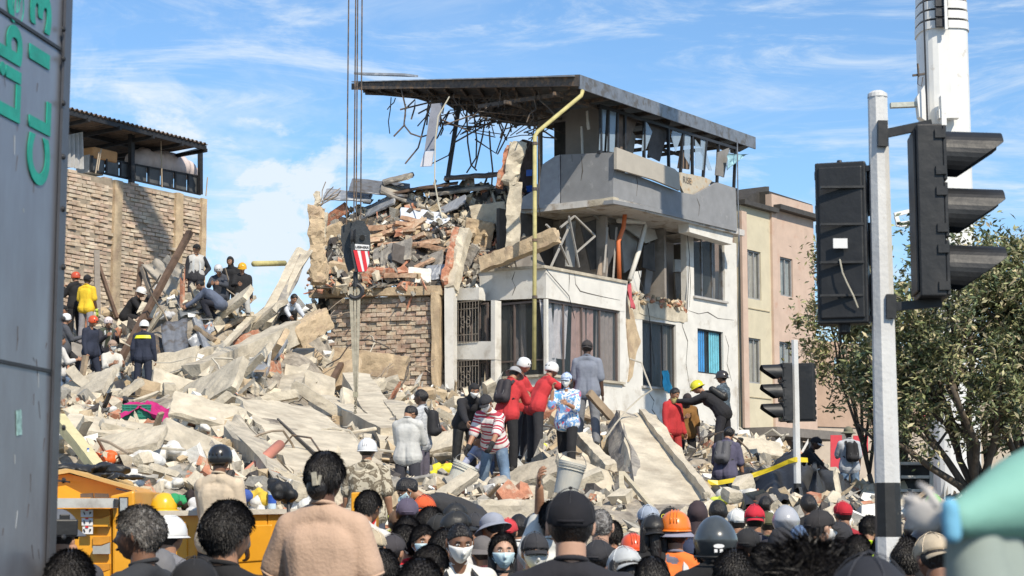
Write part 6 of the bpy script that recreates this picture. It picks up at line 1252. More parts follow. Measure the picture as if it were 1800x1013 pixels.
# canopy and shop fronts below
MB().prism([Y_.p+Y_.n*1.3+Y_.d*a+Vector((0, 0, zc-.02+b_)) for a, b_ in ((sY0, 0), (sP1, 0), (sP1, -.30), (sY0, -.30))], -Y_.n*1.5).build('canopy', mat('canopy edge', (.20, .18, .16), .8), YB)
for a_, b_, m_ in ((sY0, sY1, mat('dim shop shutters', (.10, .09, .085), .7, .2, 3, .2)), (sY1, sP1, mat('dim shop shutters', (.10, .09, .085), .7, .2, 3, .2))): wallgrid(Y_.off(-.5), a_, b_, 0, zc-.33, [], .1).build('shop_front', m_, YB if a_ == sY0 else PB)
for x, c_ in ((1322, (.35, .33, .3)), (1345, (.3, .24, .2)), (1361, (.5, .5, .48)), (1382, (.3, .2, .16)), (1402, (.45, .44, .42)), (1420, (.3, .28, .26))): vstrip(Y_.off(-.45), x, 770, 850, .35, mat('shop pillar', c_, .8), YB if x < 1358 else PB, 'shop_pillar', .12)
# orange brown building behind the tree with a red banner
OB = Pl(Y_.p+Y_.d*sP1-Y_.n*1.5, (.85, .52)); O_ = empty('orange_building', (OB.p.x, OB.p.y, 0)); tag(O_, 'orange and brown building behind the leafy trees', 'building')
so0 = 0; so1 = sz(OB, 1640, 700)[0]
ho = [hole(OB, 1466, 628, 1482, 664), hole(OB, 1500, 640, 1516, 672), hole(OB, 1545, 650, 1562, 678)]
wallgrid(OB, so0, so1, OB.at(1500, 752).z, OB.at(1450, 600).z, ho, .25).build('wall', orp, O_)
for h_ in ho: window(OB, h_, O_, 2, fm=fY, sill=False, inset=.08)
wallgrid(OB.off(-.05), so0, so1, 0, OB.at(1500, 752).z-.01, [], .2).build('ground_floor_wall', mat('dusty cream paint', (.50, .42, .34), .9, .1, 2, .2), O_)
redb = mat('red banner', (.60, .05, .07), .6, .08, 5, .1)
def banner(x0, y0, x1, y1, Yd, lab, m=redb, txt=None):
    mb = MB().prism([P(x0, y0, Yd), P(x1, y0, Yd), P(x1, y1, Yd), P(x0, y1, Yd)], (0, .04, 0)); o = mb.build('banner', m, None, label=lab, cat='banner')
    if txt: text(txt, (y1-y0)*Yd/3200*.36, frame(P((x0+x1)/2, (y0+y1)/2+4, Yd)+Vector((0, -.012, 0)), (1, 0, 0), (0, 0, 1)), mat('pale red print', (.75, .35, .38), .6, 0, 5, 0), 'lettering', o)
banner(1460, 765, 1480, 842, 46, 'narrow red banner left of the person in denim shorts', txt=None); banner(1500, 766, 1526, 800, 46, 'small red banner right of the person in denim shorts')
banner(1624, 690, 1650, 748, 52, 'tall red poster hanging behind the right tree', mat('torn pink red poster', (.62, .12, .14), .6, .3, 4, .2)); banner(1632, 770, 1644, 815, 50, 'thin red strip poster under the right tree')
# white shop awning, dark shelves and far houses behind the right tree
def house(x0, x1, yt, Yd, m, lab, wins=3, rows=2, dy=45):
    e = empty('house', P((x0+x1)/2, 900, Yd)*1); e.location.z = 0; tag(e, lab, 'house', 'houses far up the street')
    pl = Pl(P(x0, 800, Yd), (1, .12)); a = sz(pl, x0, yt); b_ = sz(pl, x1, yt); hs_ = []
    for i in range(wins):
        for j in range(rows):
            x = x0+(x1-x0)*(i+.5)/wins; y = yt+18+j*dy; hs_.append(hole(pl, x-9, y, x+9, y+22))
    wallgrid(pl, a[0], b_[0], 0, a[1], hs_, .3).build('wall', m, e); wallgrid(pl.off(-.5), a[0], b_[0], 0, a[1]-.1, [], .1).build('inner_wall', interior_d, e)
    for h_ in hs_: window(pl, h_, e, 2, sill=False, fw=.06, fm=fY)
    MB().prism([pl.off(.3).p+pl.d*s_+Vector((0, 0, a[1]+z)) for s_, z in ((a[0]-.3, 0), (b_[0]+.3, 0), (b_[0]+.3, .25), (a[0]-.3, .25))], -pl.n*6).build('roof', mat('far roof', (.28, .22, .18), .9), e)
house(1545, 1700, 735, 92, mat('off white house paint', (.58, .55, .50), .9, .08, 2, .1), 'off white house seen through the tree trunks', 4, 2)
house(1690, 1880, 690, 105, mat('beige house paint', (.50, .42, .33), .9, .08, 2, .1), 'beige house at the right edge behind the tree', 4, 2, 50)
house(1400, 1560, 770, 120, mat('grey house paint', (.34, .33, .32), .9, .08, 2, .1), 'low grey house at the end of the street', 3, 1)
st = empty('shelf_unit', P(1612, 905, 32)); tag(st, 'white metal rack with dark shelves standing right of the striped pole', 'rack')
for y_ in (812, 836, 860, 884): MB().prism([P(1578, y_, 32), P(1640, y_, 32), P(1640, y_+5, 32), P(1578, y_+5, 32)], (0, .5, 0)).build('shelf', white_p, st)
for x_ in (1580, 1638): MB().prism([P(x_-3, 812, 31.98), P(x_+3, 812, 31.98), P(x_+3, 900, 31.98), P(x_-3, 900, 31.98)], (0, .05, 0)).build('upright', white_p, st)
MB().prism([P(1583, 815, 32.4), P(1636, 815, 32.4), P(1636, 890, 32.4), P(1583, 890, 32.4)], (0, .05, 0)).build('back_panel', dark_m, st)
# ================= crane boom and its hook
K = empty('crane', (P(1655, 0, 45).x, 45, 0)); tag(K, 'white telescopic crane boom rising behind the traffic lights', 'crane')
bx = P(1657, 120, 45).x; wmet = mat('white crane paint', (.72, .72, .70), .4, .05, 2, .05, 20, c2=(.45, .40, .33), mixs=3, mixlo=.62, mixhi=.75)
def obox(x, y, z0, z1, rx, ry, n=16, m=wmet, nm='boom_section', pw=3.2):
    mb = MB(); pr = []
    for z in (z0, z1): pr.append([Vector((x+rx*math.copysign(abs(math.cos(a))**(2/pw), math.cos(a)), y+ry*math.copysign(abs(math.sin(a))**(2/pw), math.sin(a)), z)) for a in [math.tau*k/n+.01 for k in range(n)]])
    mb.add(pr[0]+pr[1], [(k, (k+1) % n, (k+1) % n+n, k+n) for k in range(n)]+[tuple(range(n-1, -1, -1)), tuple(range(n, 2*n))]); return mb.build(nm, m, K, smooth=False)
zr = P(1657, 62, 45).z
obox(bx, 45, 1.2, zr, .60, .68, 24)
for i in range(6):
    z = zr+i*.26; obox(bx-.03*i*0, 45, z, z+.20, .63-.012*i, .72-.012*i, 24, nm='boom_collar'); obox(bx, 45, z+.20, z+.26, .56-.012*i, .66, 20, dark_m, 'boom_gap')
obox(bx, 45, zr+1.56, 30, .50, .58, 24)
for i in range(6): MB().box((bx-.18, 44.22, zr+.1+i*.26), (.30, .12, .20)).build('boom_slot', dark_m, K)
MB().bar((bx-.1, 44.10, zr-.1), (bx-.1, 44.10, zr+1.6), .07, .07, up=(0, 1, 0)).build('guide_rod', wmet, K)
MB().tube([P(1623, 0, 44), P(1630, 212, 44)], .022, 6).build('control_cable', dark_m, K)
MB().bar(P(1565, 186, 44.4), P(1615, 184, 44.4), .12, .42*.42, up=(0, 1, 0)).build('side_arm', mat('grey green enamel', (.45, .47, .42), .5), K)
MB().prism([P(1616, 205, 44.2), P(1612, 170, 44.2), P(1625, 150, 44.2), P(1632, 215, 44.2)], (0, .3, 0)).build('bracket', wmet, K)
b = MB(); b.bar(P(1604, 133, 44.3), P(1628, 130, 44.3), .05, .05); b.bar(P(1613, 112, 44.3), P(1615, 135, 44.3), .04, .04, up=(0, 1, 0)); b.tube([P(1614, 135, 44.3), P(1613, 148, 44.3), P(1620, 152, 44.3), P(1622, 136, 44.3)], .012, 6); b.build('sensor_bracket', rust_m, K)
MB().box(P(1668, 200, 44)+Vector((0, .1, 0)), (.5, .25, .22)).build('bracket', wmet, K); MB().box(P(1658, 195, 44)+Vector((0, .05, 0)), (.12, .25, .75)).build('bracket', wmet, K)
for a, b_ in (((1572, 378), (1622, 366)), ((1575, 395), (1622, 388)), ((1575, 380), (1580, 396)), ((1580, 396), (1622, 392))): MB().bar(P(*a, 44.5), P(*b_, 44.5), .10, .10).build('outrigger_strut', wmet, K)
MB().box((bx+.3, 46.5, 1.1), (2.8, 9, 2.0)).build('carrier', mat('dark chassis', (.05, .05, .05), .6), K, bevel=.08)
H_ = empty('crane_hook', P(625, 480, 34)); tag(H_, 'black crane hook block with a red and white striped plate hanging on steel cables', 'crane hook')
for a, b_ in (((611, 0), (609, 395)), ((624, 0), (626, 390)), ((631, 0), (634, 385)), ((622, 0), (622, 392))):
    q = P(*b_, 34); MB().tube([q, Vector((P(a[0], 0, 34).x, 34, 26))], .014, 6).build('cable', rust_m, H_)
def plate(Yd, pts, th, nm, m, par=H_): return MB().prism([P(x, y, Yd) for x, y in pts], (0, th, 0)).build(nm, m, par)
plate(33.88, [(620, 392), (628, 387), (640, 389), (649, 405), (651, 430), (648, 468), (640, 478), (624, 478), (617, 440), (615, 405)], .10, 'side_plate', mat('black hook paint', (.03, .034, .038), .45, .3, 6, .2, c2=(.14, .14, .14), mixs=5, mixlo=.6, mixhi=.7))
plate(34.12, [(600, 398), (612, 391), (622, 393), (624, 470), (612, 478), (606, 460), (599, 420)], .10, 'side_plate', mat('black hook paint', (.03, .034, .038), .45, .3, 6, .2, c2=(.14, .14, .14), mixs=5, mixlo=.6, mixhi=.7))
for yy, dx in ((34.0, 0),): MB().lathe([(.20, -.05), (.22, -.04), (.19, 0), (.22, .04), (.20, .05)], Matrix.Translation(P(622, 418, 34.04)) @ Matrix.Rotation(R(90), 4, 'Y') @ Matrix.Rotation(0, 4, 'X'), 20).build('pulley', dark_m, H_)
MB().lathe([(.05, -.02), (.05, .02)], Matrix.Translation(P(637, 418, 33.86)) @ Matrix.Rotation(R(90), 4, 'X'), 14).build('axle_bolt', mat('dark hole', (.004, .004, .004), .8, 0, 5, 0), H_)
lp = plate(33.86, [(624, 429), (649, 431), (649, 440), (624, 439)], .012, 'name_plate', mat('white plate', (.7, .7, .7), .5, 0, 5, 0)); text('LIEBHERR', .060, frame(P(636.5, 434.8, 33.85), (1, 0, -.06), (0, 0, 1)), mat('dark lettering', (.02, .02, .02), .6, 0, 5, 0), 'lettering', lp, bold=.0012)
sp2 = plate(33.86, [(621, 440), (649, 442), (649, 462), (644, 477), (630, 478)], .012, 'warning_plate', mat('white plate', (.7, .7, .7), .5, 0, 5, 0))
for pts in ([(621, 440), (628, 440.5), (637, 478), (630, 478)], [(634, 441), (641, 441.4), (646, 470), (644, 477), (641, 477.6)], [(646, 442), (649, 442), (649, 455)]): plate(33.85, pts, .008, 'red_stripe', mat('warning red', (.60, .02, .03), .5, 0, 5, 0), sp2)
MB().tube([P(625, 478, 34), P(625, 505, 34)], .045, 10).build('hook_shank', dark_m, H_); MB().tube([P(625, 500, 34)+Vector((.13*math.cos(a), 0, -.13-.13*math.sin(a)))for a in [R(x) for x in range(-90, 160, 20)]], [.04]*12+[.03], 8).build('hook', dark_m, H_)
SLm = mat('woven sling', (.36, .33, .26), .9, .2, 10, .3); SL = empty('sling', P(625, 520, 34)); tag(SL, 'olive webbing slings hanging from the crane hook down to a chain', 'sling')
for (x0, x1), (u0, u1) in (((613, 620), (622, 625)), ((628, 634), (626, 629)), ((622, 626), (624, 627))): MB().prism([P(x0, 506, 34), P(x1, 504, 34), P(u1, 690, 34), P(u0, 690, 34)], (0, .03, 0)).build('webbing', SLm, SL)
MB().box(P(625, 694, 34), (.09, .08, .10)).build('shackle', mat('worn shackle', (.3, .28, .2), .5), SL)
ch = MB()
for i in range(34):
    p = P(625-i*.1, 701+i*3.9, 33.9-i*.02); M3 = Matrix.Rotation(R(90)*(i % 2), 3, 'Z'); ch.tube([p+M3 @ Vector((.022*math.cos(a), 0, .032*math.sin(a))) for a in [math.tau*k/8 for k in range(9)]], .009, 5)
ch.build('chain', mat('dusty chain', (.20, .18, .13), .7, .3, 20), SL)
# ================= metal truck side at the left edge
ED = P(103, 500, 6.5); TD = Vector((.1395, .990, 0)); TP = Pl(ED, (.1395, .990)); 
panelm = mat('brushed weathered steel', (.34, .36, .40), .38, .10, 1.2, .06, 12, metal=.65, c2=(.15, .12, .125), mixs=1.1, mixlo=.45, mixhi=.8, stretch=(1, 1, .35))
TK = empty('box_truck', (ED.x-1.2, 3.5, 0)); tag(TK, 'scratched grey metal truck box with green lettering at the left edge', 'truck')
TPn = Vector((TD.y, -TD.x, 0))                   # outward, to the right
def tpt(s, z, o=0): return Vector((ED.x, ED.y, 0))+TD*s+TPn*o+Vector((0, 0, z))
MB().prism([tpt(0, .95), tpt(-5.2, .95), tpt(-5.2, 4.2), tpt(0, 4.2)], -TPn*2.3).build('cargo_box', panelm, TK)
ed = MB(); ed.prism([tpt(.012, .93, .006), tpt(-.05, .93, .006), tpt(-.05, 4.22, .006), tpt(.012, 4.22, .006)], TPn*.010); ed.build('corner_trim', mat('dark trim', (.12, .12, .13), .4, .1, 5, .05, metal=.6), TK)
zs1 = TP.at(98, 655).z; zs2 = TP.at(100, 84).z
for z in (zs1, zs2): MB().prism([tpt(-.055, z-.006, .002), tpt(-5.2, z-.006, .002), tpt(-5.2, z+.006, .002), tpt(-.055, z+.006, .002)], TPn*.005).build('panel_seam', dark_m, TK)
for y_ in (52, 104, 182, 276, 368, 470, 561, 642, 667, 752, 845, 945):
    p = TP.at(103, y_); MB().lathe([(.011, 0), (.010, .006), (.005, .010), (.0005, .011)], frame(p+TPn*.016, TD, (0, 0, 1)) if False else Matrix.Translation(p+TPn*.016) @ TPn.to_track_quat('Z', 'Y').to_matrix().to_4x4(), 10).build('rivet', dark_m, TK)
MB().box(tpt(-2.4, .7, -1.1), (2.0, 5, .5), math.atan2(-TD.x, TD.y)).build('chassis', dark_m, TK)
for s_ in (-.9, -4.3):
    for o_ in (-.2, -2.1): MB().lathe([(.30, -.13), (.46, -.13), (.50, -.09), (.50, .09), (.46, .13), (.30, .13)], Matrix.Translation(tpt(s_, .5, o_)) @ TPn.to_track_quat('Z', 'Y').to_matrix().to_4x4(), 28).build('wheel', mat('tyre rubber', (.02, .02, .02), .85, .1, 8, .2), TK)
grn = mat('green lettering paint', (.01, .30, .22), .5, .12, 10, .1); 
def vtext(s, x, ymid, hpx, lenpx, name='lettering'):         # reads upwards along the truck side
    p0 = TP.at(x, ymid); hh = abs((TP.at(x+hpx/2, ymid)-TP.at(x-hpx/2, ymid)).dot(TD)); ll = abs(TP.at(x, ymid-lenpx/2).z-TP.at(x, ymid+lenpx/2).z)
    cu = bpy.data.curves.new('t', 'FONT'); cu.body = s; cu.size = 1; to = bpy.data.objects.new('t', cu); COL.objects.link(to); bpy.context.view_layer.update(); w_ = to.dimensions.x; h__ = to.dimensions.y; bpy.data.objects.remove(to)
    M = Matrix((Vector((0, 0, 1)), -TD, TPn)).transposed().to_4x4(); M.translation = p0+TPn*.004
    M = M @ Matrix.Diagonal((ll/w_, hh/h__, 1, 1))
    return text(s, 1, M, grn, name, TK, ext=.002, bold=.028)
vtext('Liber', 20, 66, 37, 294); vtext('CL', 69, 252, 36, 148); vtext('13', 71, 60, 34, 122)
tpn = mat('pale scratches', (.55, .58, .58), .6)
MB().prism([TP.at(27, 722)+TPn*.002, TP.at(36, 720)+TPn*.002, TP.at(37, 764)+TPn*.002, TP.at(28, 766)+TPn*.002], TPn*.002).build('sticker', mat('torn pale green sticker', (.30, .48, .45), .7, .3, 60, 0), TK)
rg = random.Random(3)
for i in range(26):
    x = rg.uniform(4, 92); y = rg.uniform(560, 1000) if i < 18 else rg.uniform(100, 560); l = rg.uniform(6, 34); dx = rg.uniform(-3, 3); w_ = rg.uniform(.3, .8)
    MB().prism([TP.at(x, y)+TPn*.001, TP.at(x+w_, y)+TPn*.001, TP.at(x+dx+w_*.4, y+l)+TPn*.001, TP.at(x+dx, y+l)+TPn*.001], TPn*.0008).build('scratch', tpn if rg.random() < .25 else mat('dark scratches', (.10, .08, .075), .7), TK)
# ================= yellow truck behind the crowd
YT = empty('yellow_truck', (P(370, 900, 15).x, 15, 0)); tag(YT, 'orange yellow service truck body with drawers parked below the rubble', 'truck')
yt = mat('orange yellow truck paint', (.72, .33, .015), .42, .08, 3, .05, c2=(.50, .30, .10), mixs=2.5, mixlo=.62, mixhi=.8, coat=.2)
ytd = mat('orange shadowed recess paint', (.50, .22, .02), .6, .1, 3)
ytop = mat('dusty orange paint', (.60, .38, .14), .75, .12, 3, .2)
def q3(x, y, Yd=15): return P(x, y, Yd)
def fp(pts, th, nm, m, Yd=15, par=YT, **k): return MB().prism([q3(x, y, Yd) for x, y in pts], (0, th, 0)).build(nm, m, par, **k)
fp([(20, 894), (196, 894), (196, 1260), (20, 1260)], 1.6, 'locker_body', yt, 15)
fp([(192, 872), (236, 862), (240, 1000), (240, 1260), (197, 1260), (197, 890)], 1.5, 'corner_panel', yt, 14.95, bevel=.02)
fp([(90, 838), (120, 833), (222, 858), (236, 868), (236, 894), (90, 894)], 1.0, 'cab_side', yt, 15.5); MB().prism([q3(92, 836, 15.4), q3(122, 831, 15.4), q3(238, 864, 15.3), q3(232, 852, 17.0), q3(180, 834, 17.2), q3(95, 826, 17.2)], (0, 0, .03)).build('cab_roof', ytop, YT)
fp([(60, 876), (202, 876), (202, 893), (60, 893)], .12, 'grey_rail', mat('pale grey rail', (.50, .50, .47), .6, .1, 4, .1, c2=(.3, .28, .25)), 14.8); fp([(200, 877), (205, 879), (203, 891), (200, 892)], .10, 'rail_end', dark_m, 14.78)
fp([(141, 868), (162, 867), (163, 875), (141, 875)], .04, 'grab_handle', wood_d, 14.85); fp([(166, 867), (189, 868), (190, 875), (166, 875)], .04, 'grab_handle', wood_d, 14.85)
fp([(95, 843), (122, 846), (122, 849), (95, 846)], .03, 'wiper_arm', dark_m, 15.3); fp([(205, 858), (232, 864), (231, 867), (203, 860)], .03, 'trim_strip', dark_m, 15.2)
fp([(211, 876), (223, 876), (223, 896), (211, 900)], .04, 'side_lamp', mat('grey lamp glass', (.35, .38, .40), .2), 14.9); fp([(209, 874), (225, 874), (225, 902), (209, 902)], .03, 'lamp_bezel', dark_m, 14.93)
for i, y_ in enumerate((896, 944, 992, 1040)):
    fp([(163, y_), (193, y_-1), (193, y_+9), (177, y_+14), (163, y_+14)], .03, 'drawer_recess', ytd, 14.975)
    fp([(163, y_+16), (178, y_+16), (193, y_+10), (193, y_+30), (163, y_+30)], .03, 'drawer_front', yt if i % 2 == 0 else mat('brushed aluminium', (.48, .46, .42), .4, .1, 4, .1, metal=.4), 14.93)
for i, y_ in enumerate((896, 911, 926)):
    o = fp([(142+i*1.5, y_), (163, y_), (163, y_+13), (142+i*1.5, y_+13)], .012, 'label_plate', mat('white plate', (.7, .7, .7), .5, 0, 5, 0), 14.91)
    fp([(150, y_-1), (155, y_-1), (155, y_+2), (150, y_+2)], .006, 'red_mark', mat('warning red', (.60, .02, .03), .5, 0, 5, 0), 14.90, par=o); fp([(146, y_+4), (148, y_+4), (150, y_+9), (148, y_+9)], .006, 'glyph', dark_m, 14.90, par=o); fp([(157, y_+4), (160, y_+4), (160, y_+6), (157, y_+9)], .006, 'glyph', dark_m, 14.90, par=o)
MB().prism([q3(129, 941), q3(138, 941), q3(138, 948), q3(129, 948)], (0, .05, 0)).build('latch', ytd, YT)
fp([(240, 903), (469.5, 903), (469.5, 1260), (240, 1260)], .25, 'bed_side', yt, 15.05, bevel=.01); fp([(470, 901), (662, 896), (662, 1260), (470, 1260)], .25, 'bed_side', yt, 15.05, bevel=.01)
fp([(238, 899), (664, 892), (664, 901), (238, 908)], .34, 'bed_rim', mat('scuffed pale rim', (.55, .50, .42), .6, .1), 15.0)
for x0, x1 in ((262, 330), (345, 405), (410, 478), (500, 580)): fp([(x0, 925), (x1, 922), (x1, 985), (x0, 990)], .04, 'pressed_panel', yt, 15.036, bevel=.01)
fp([(617, 866), (648, 864), (655, 898), (617, 900)], .2, 'rear_post', yt, 14.6, bevel=.01); fp([(643, 868), (654, 869), (655, 884), (643, 884)], .01, 'white_sticker', mat('white plate', (.7, .7, .7), .5, 0, 5, 0), 14.58)
rs = fp([(640, 903), (661, 903), (661, 945), (640, 945)], .01, 'reflective_plate', mat('white plate', (.7, .7, .7), .5, 0, 5, 0), 14.97); fp([(640, 945), (640, 920), (655, 903), (661, 903), (661, 915), (646, 945)], .006, 'red_stripe', mat('warning red', (.60, .02, .03), .5, 0, 5, 0), 14.965, par=rs)
MB().box((P(420, 900, 16).x, 16.2, .95), (4.2, 1.9, .5)).build('chassis', dark_m, YT)
for x_ in (160, 300, 600): MB().lathe([(.28, -.12), (.44, -.12), (.47, -.08), (.47, .08), (.44, .12), (.28, .12)], Matrix.Translation((P(x_, 900, 15).x, 15.4, .47)) @ Matrix.Rotation(R(90), 4, 'X'), 26).build('wheel', mat('tyre rubber', (.02, .02, .02), .85, .1, 8, .2), YT)
# things on the truck
def lump(px, py, Yd, r_, m, name, lab, cat, seed=1, amp=.3, sz_=(1, 1, 1), vox=.0, group=None, n=9, on=None):
    rg = random.Random(seed); p = P(px, py, Yd) if on is None else on; b = MB()
    for i in range(n): b.ell(p+Vector((rg.uniform(-.6, .6)*r_*sz_[0], rg.uniform(-.5, .5)*r_*sz_[1], rg.uniform(-.3, .35)*r_*sz_[2])), (r_*rg.uniform(.3, .6)*sz_[0], r_*rg.uniform(.3, .55)*sz_[1], r_*rg.uniform(.25, .5)*sz_[2]), Matrix.Rotation(rg.random()*3, 3, 'Z') @ Matrix.Rotation(rg.uniform(-.5, .5), 3, 'X'), 12, 8)
    me = remesh(b, vox or r_*.07, 2); folds(me, r_*.10, seed, 1.3/r_*.22); me.materials.append(m); return link(name, me, None, True, label=lab, cat=cat, group=group)
lump(140, 826, 16, .20, fabric((.02, .02, .02), rough=.5), 'black_cloth', 'crumpled black cloth on the roof of the yellow truck', 'cloth', 4, sz_=(2.6, 1, .5))
lump(194, 838, 15.7, .12, fabric((.02, .02, .02), rough=.5), 'black_cloth', 'small black strap cloth sliding down the truck roof', 'cloth', 6, sz_=(2.6, 1, .4))
def bottle(px, py, Yd, lab):
    p = P(px, py, Yd); e = empty('water_bottle', p); tag(e, lab, 'bottle'); M = Matrix.Translation(p)
    MB().lathe([(.031, 0), (.034, .01), (.034, .15), (.030, .17), (.014, .205), (.013, .225)], M, 16).build('bottle_body', mat('clear blue plastic', (.55, .68, .80), .15), e, True)
    MB().lathe([(.0352, .05), (.0352, .12)], M, 16).build('bottle_label', mat('blue label', (.03, .10, .45), .5), e); MB().lathe([(.016, .222), (.016, .24)], M, 12).build('bottle_cap', mat('blue label', (.03, .10, .45), .5), e)
bottle(154, 820, 24, 'water bottle with a blue label standing by the truck roof'); bottle(478, 896, 15.1, 'clear water bottle with a blue label on the truck bed rim')
def loose_hat(px, py, Yd, c, lab):
    p = P(px, py, Yd); e = empty('hard_hat', p); tag(e, lab, 'hard hat'); M = Matrix.Translation(p)
    MB().lathe([(.108, .002), (.110, .02), (.106, .055), (.094, .092), (.070, .123), (.038, .141), (.001, .147)], M, 26).build('helmet_shell', mat('helmet shell', c, .28, .05, 4, 0, coat=.3), e, True); MB().lathe([(.109, 0), (.135, -.008), (.135, -.003), (.109, .008)], M, 26).build('brim', mat('helmet shell', c, .28, .05, 4, 0, coat=.3), e, True)
loose_hat(288, 897, 15.2, (.75, .45, .02), 'yellow hard hat resting on the truck bed rim'); 
lump(312, 884, 15.25, .10, fabric((.03, .30, .12)), 'green_cap', 'green cap next to the yellow hard hat on the truck', 'cap', 3, sz_=(.9, 1, 1.1)); lump(330, 880, 15.3, .12, fabric((.03, .02, .02)), 'dark_bag', 'dark maroon bag next to the green cap', 'bag', 5)
lump(505, 862, 14.2, .16, fabric((.012, .012, .013), rough=.6), 'microphone_windshield', 'black furry microphone cover held up before the truck bed', 'microphone', 9, vox=.012); MB().tube([P(507, 880, 14.2), P(508, 1010, 14.0), Vector((P(508, 1010, 14).x, 14, 0.0))], .014, 8).build('microphone_stand', dark_m, None, label='thin black stand holding the furry microphone', cat='stand')
rg = random.Random(9)
for i, (x, y, c, lab) in enumerate([(350, 892, (.6, .6, .6), 'white plastic bag behind the cream sweatshirt'), (425, 880, (.05, .10, .35), 'blue wrapped bundle on the truck bed'), (445, 890, (.65, .64, .6), 'white rag heap on the middle of the truck bed'), (540, 885, (.68, .68, .65), 'white rag by the truck rear post'), (455, 878, (.65, .45, .05), 'small yellow rag on the truck bed')]): lump(x, y, 15.2, .12, fabric(c), 'rag_bundle', lab, 'rag', i+20)
# ================= traffic lights
vis = mat('black signal plastic', (.011, .012, .014), .5, .2, 4, .12, 14, c2=(.035, .034, .033), mixs=3, mixlo=.55, mixhi=.75)
def prz(nm, m, par, x, y, secs, n=8, ang=0):
    mb = MB()
    for (z0_, z1_, r0_, r1_, mi) in secs:
        a = [Vector((x+r0_*math.cos(math.tau*(k+.5)/n+ang), y+r0_*math.sin(math.tau*(k+.5)/n+ang), z0_)) for k in range(n)]; b_ = [Vector((x+r1_*math.cos(math.tau*(k+.5)/n+ang), y+r1_*math.sin(math.tau*(k+.5)/n+ang), z1_)) for k in range(n)]
        mb.add(a+b_, [(k, (k+1) % n, (k+1) % n+n, k+n) for k in range(n)]+[tuple(range(n-1, -1, -1)), tuple(range(n, 2*n))], mi)
    return mb.build(nm, m, par)
polew = mat('chipped white pole paint', (.60, .60, .59), .55, .08, 4, .12, 40, c2=(.35, .31, .27), mixs=9, mixlo=.66, mixhi=.74); poleb = mat('chipped black pole paint', (.02, .02, .02), .5, .2, 5, .1, c2=(.25, .23, .2), mixs=12, mixlo=.7, mixhi=.76)
TL = P(1550, 500, 9.5); tx = (P(1538, 200, 9.5).x+P(1567, 930, 9.5).x)/2; T1 = empty('traffic_light', (tx, 9.5, 0)); tag(T1, 'tall white and black octagonal pole carrying two black traffic light heads', 'traffic light')
z_ = lambda y, Yd=9.5: P(1560, y, Yd).z
prz('pole', [polew, poleb], T1, tx, 9.5, [(0, z_(944), .074, .069, 0), (z_(944), z_(849), .069, .066, 1), (z_(849), z_(172), .066, .052, 0)])
MB().lathe([(.054, 0), (.052, .02), (.03, .035), (.001, .04)], Matrix.Translation((tx, 9.5, z_(172))), 16).build('pole_cap', polew, T1)
def sighead(par, c, yaw, S=1.0, nv=3, visor=True, sp=.335):
    """head centred at c; lamps face the direction yaw (0 = +x to the right, degrees)"""
    Rz = Matrix.Rotation(R(yaw), 4, 'Z'); M = Matrix.Translation(c) @ Rz @ Matrix.Scale(S, 4); H2 = sp*nv/2
    h = MB(); h.box((-.02, 0, 0), (.15, .31, H2*2)); h.box((-.10, 0, 0), (.02, .27, H2*2-.06)); h.v = [tuple(M @ Vector(v)) for v in h.v]; ho = h.build('housing', vis, par, bevel=.012*S)
    for i in range(nv):
        z = (i-(nv-1)/2)*sp; d = MB(); d.box((.066, 0, z), (.022, .30, sp-.015)); d.v = [tuple(M @ Vector(v)) for v in d.v]; do = d.build('lamp_door', vis, ho, bevel=.006*S)
        l = MB(); l.ell((.078, 0, z), (.02, .118, .118), None, 20, 10); l.v = [tuple(M @ Vector(v)) for v in l.v]; l.build('lens', mat(('red', 'amber', 'green')[2-i]+' lens', ((.02, .12, .06), (.2, .09, .01), (.18, .01, .01))[i], .2, 0, 5, 0), do, True)
        if visor:
            v = MB(); n = 26; vs = []
            for k in range(n+1):
                a = R(-38)+R(256)*k/n; L_ = .30-.20*max(0, -math.sin(a)*.6+ .30*(1-math.sin(a))*.8); L_ = .33*(0.28+.72*min(1, max(0, (math.sin(a)+.62)/1.1)))
                for r_ in (.150, .144): vs += [(.075, r_*math.cos(a), z+r_*math.sin(a)), (.075+L_, r_*.95*math.cos(a), z+r_*.97*math.sin(a)-.012)]
            fs = []
            for k in range(n):
                b_ = k*4; e = b_+4; fs += [(b_, e, e+1, b_+1), (b_+2, b_+3, e+3, e+2), (b_+1, e+1, e+3, b_+3), (b_, b_+2, e+2, e)]
            fs += [(0, 1, 3, 2), (n*4, n*4+2, n*4+3, n*4+1)]
            v.add(vs, fs); v.v = [tuple(M @ Vector(q)) for q in v.v]; v.build('visor', vis, do, smooth=False)
        for s_ in (-1, 1):
            
            for zz in (-.32, .32): hg = MB(); hg.box((.04, s_*.158, z+sp*zz), (.06, .022, .05)); hg.v = [tuple(M @ Vector(q)) for q in hg.v]; hg.build('hinge', vis, ho)
    return ho
cR = P(1637, 376, 9.42); cR.x += .0; hR = sighead(T1, cR, -5, .90)
cL = P(1482, 430, 9.60); hL = sighead(T1, cL, 74, .86)
for y_, h_ in ((330, .03), (395, .02), (462, .03), (520, .02)): MB().bar(P(1442, y_, 9.485), P(1518, y_-1, 9.485), .012, h_, up=(0, 1, 0)).build('housing_rib', vis, T1)
for y_ in (345, 430, 515): MB().lathe([(.10, -.02), (.115, 0), (.10, .02)], Matrix.Translation(P(1517, y_, 9.62)) @ Matrix.Rotation(R(90), 4, 'X'), 18).build('lamp_rim', vis, T1)
lb = MB().box(P(1477, 428, 9.475), (.075, .006, .052)).build('sticker', mat('white plate', (.7, .7, .7), .5, 0, 5, 0), T1)
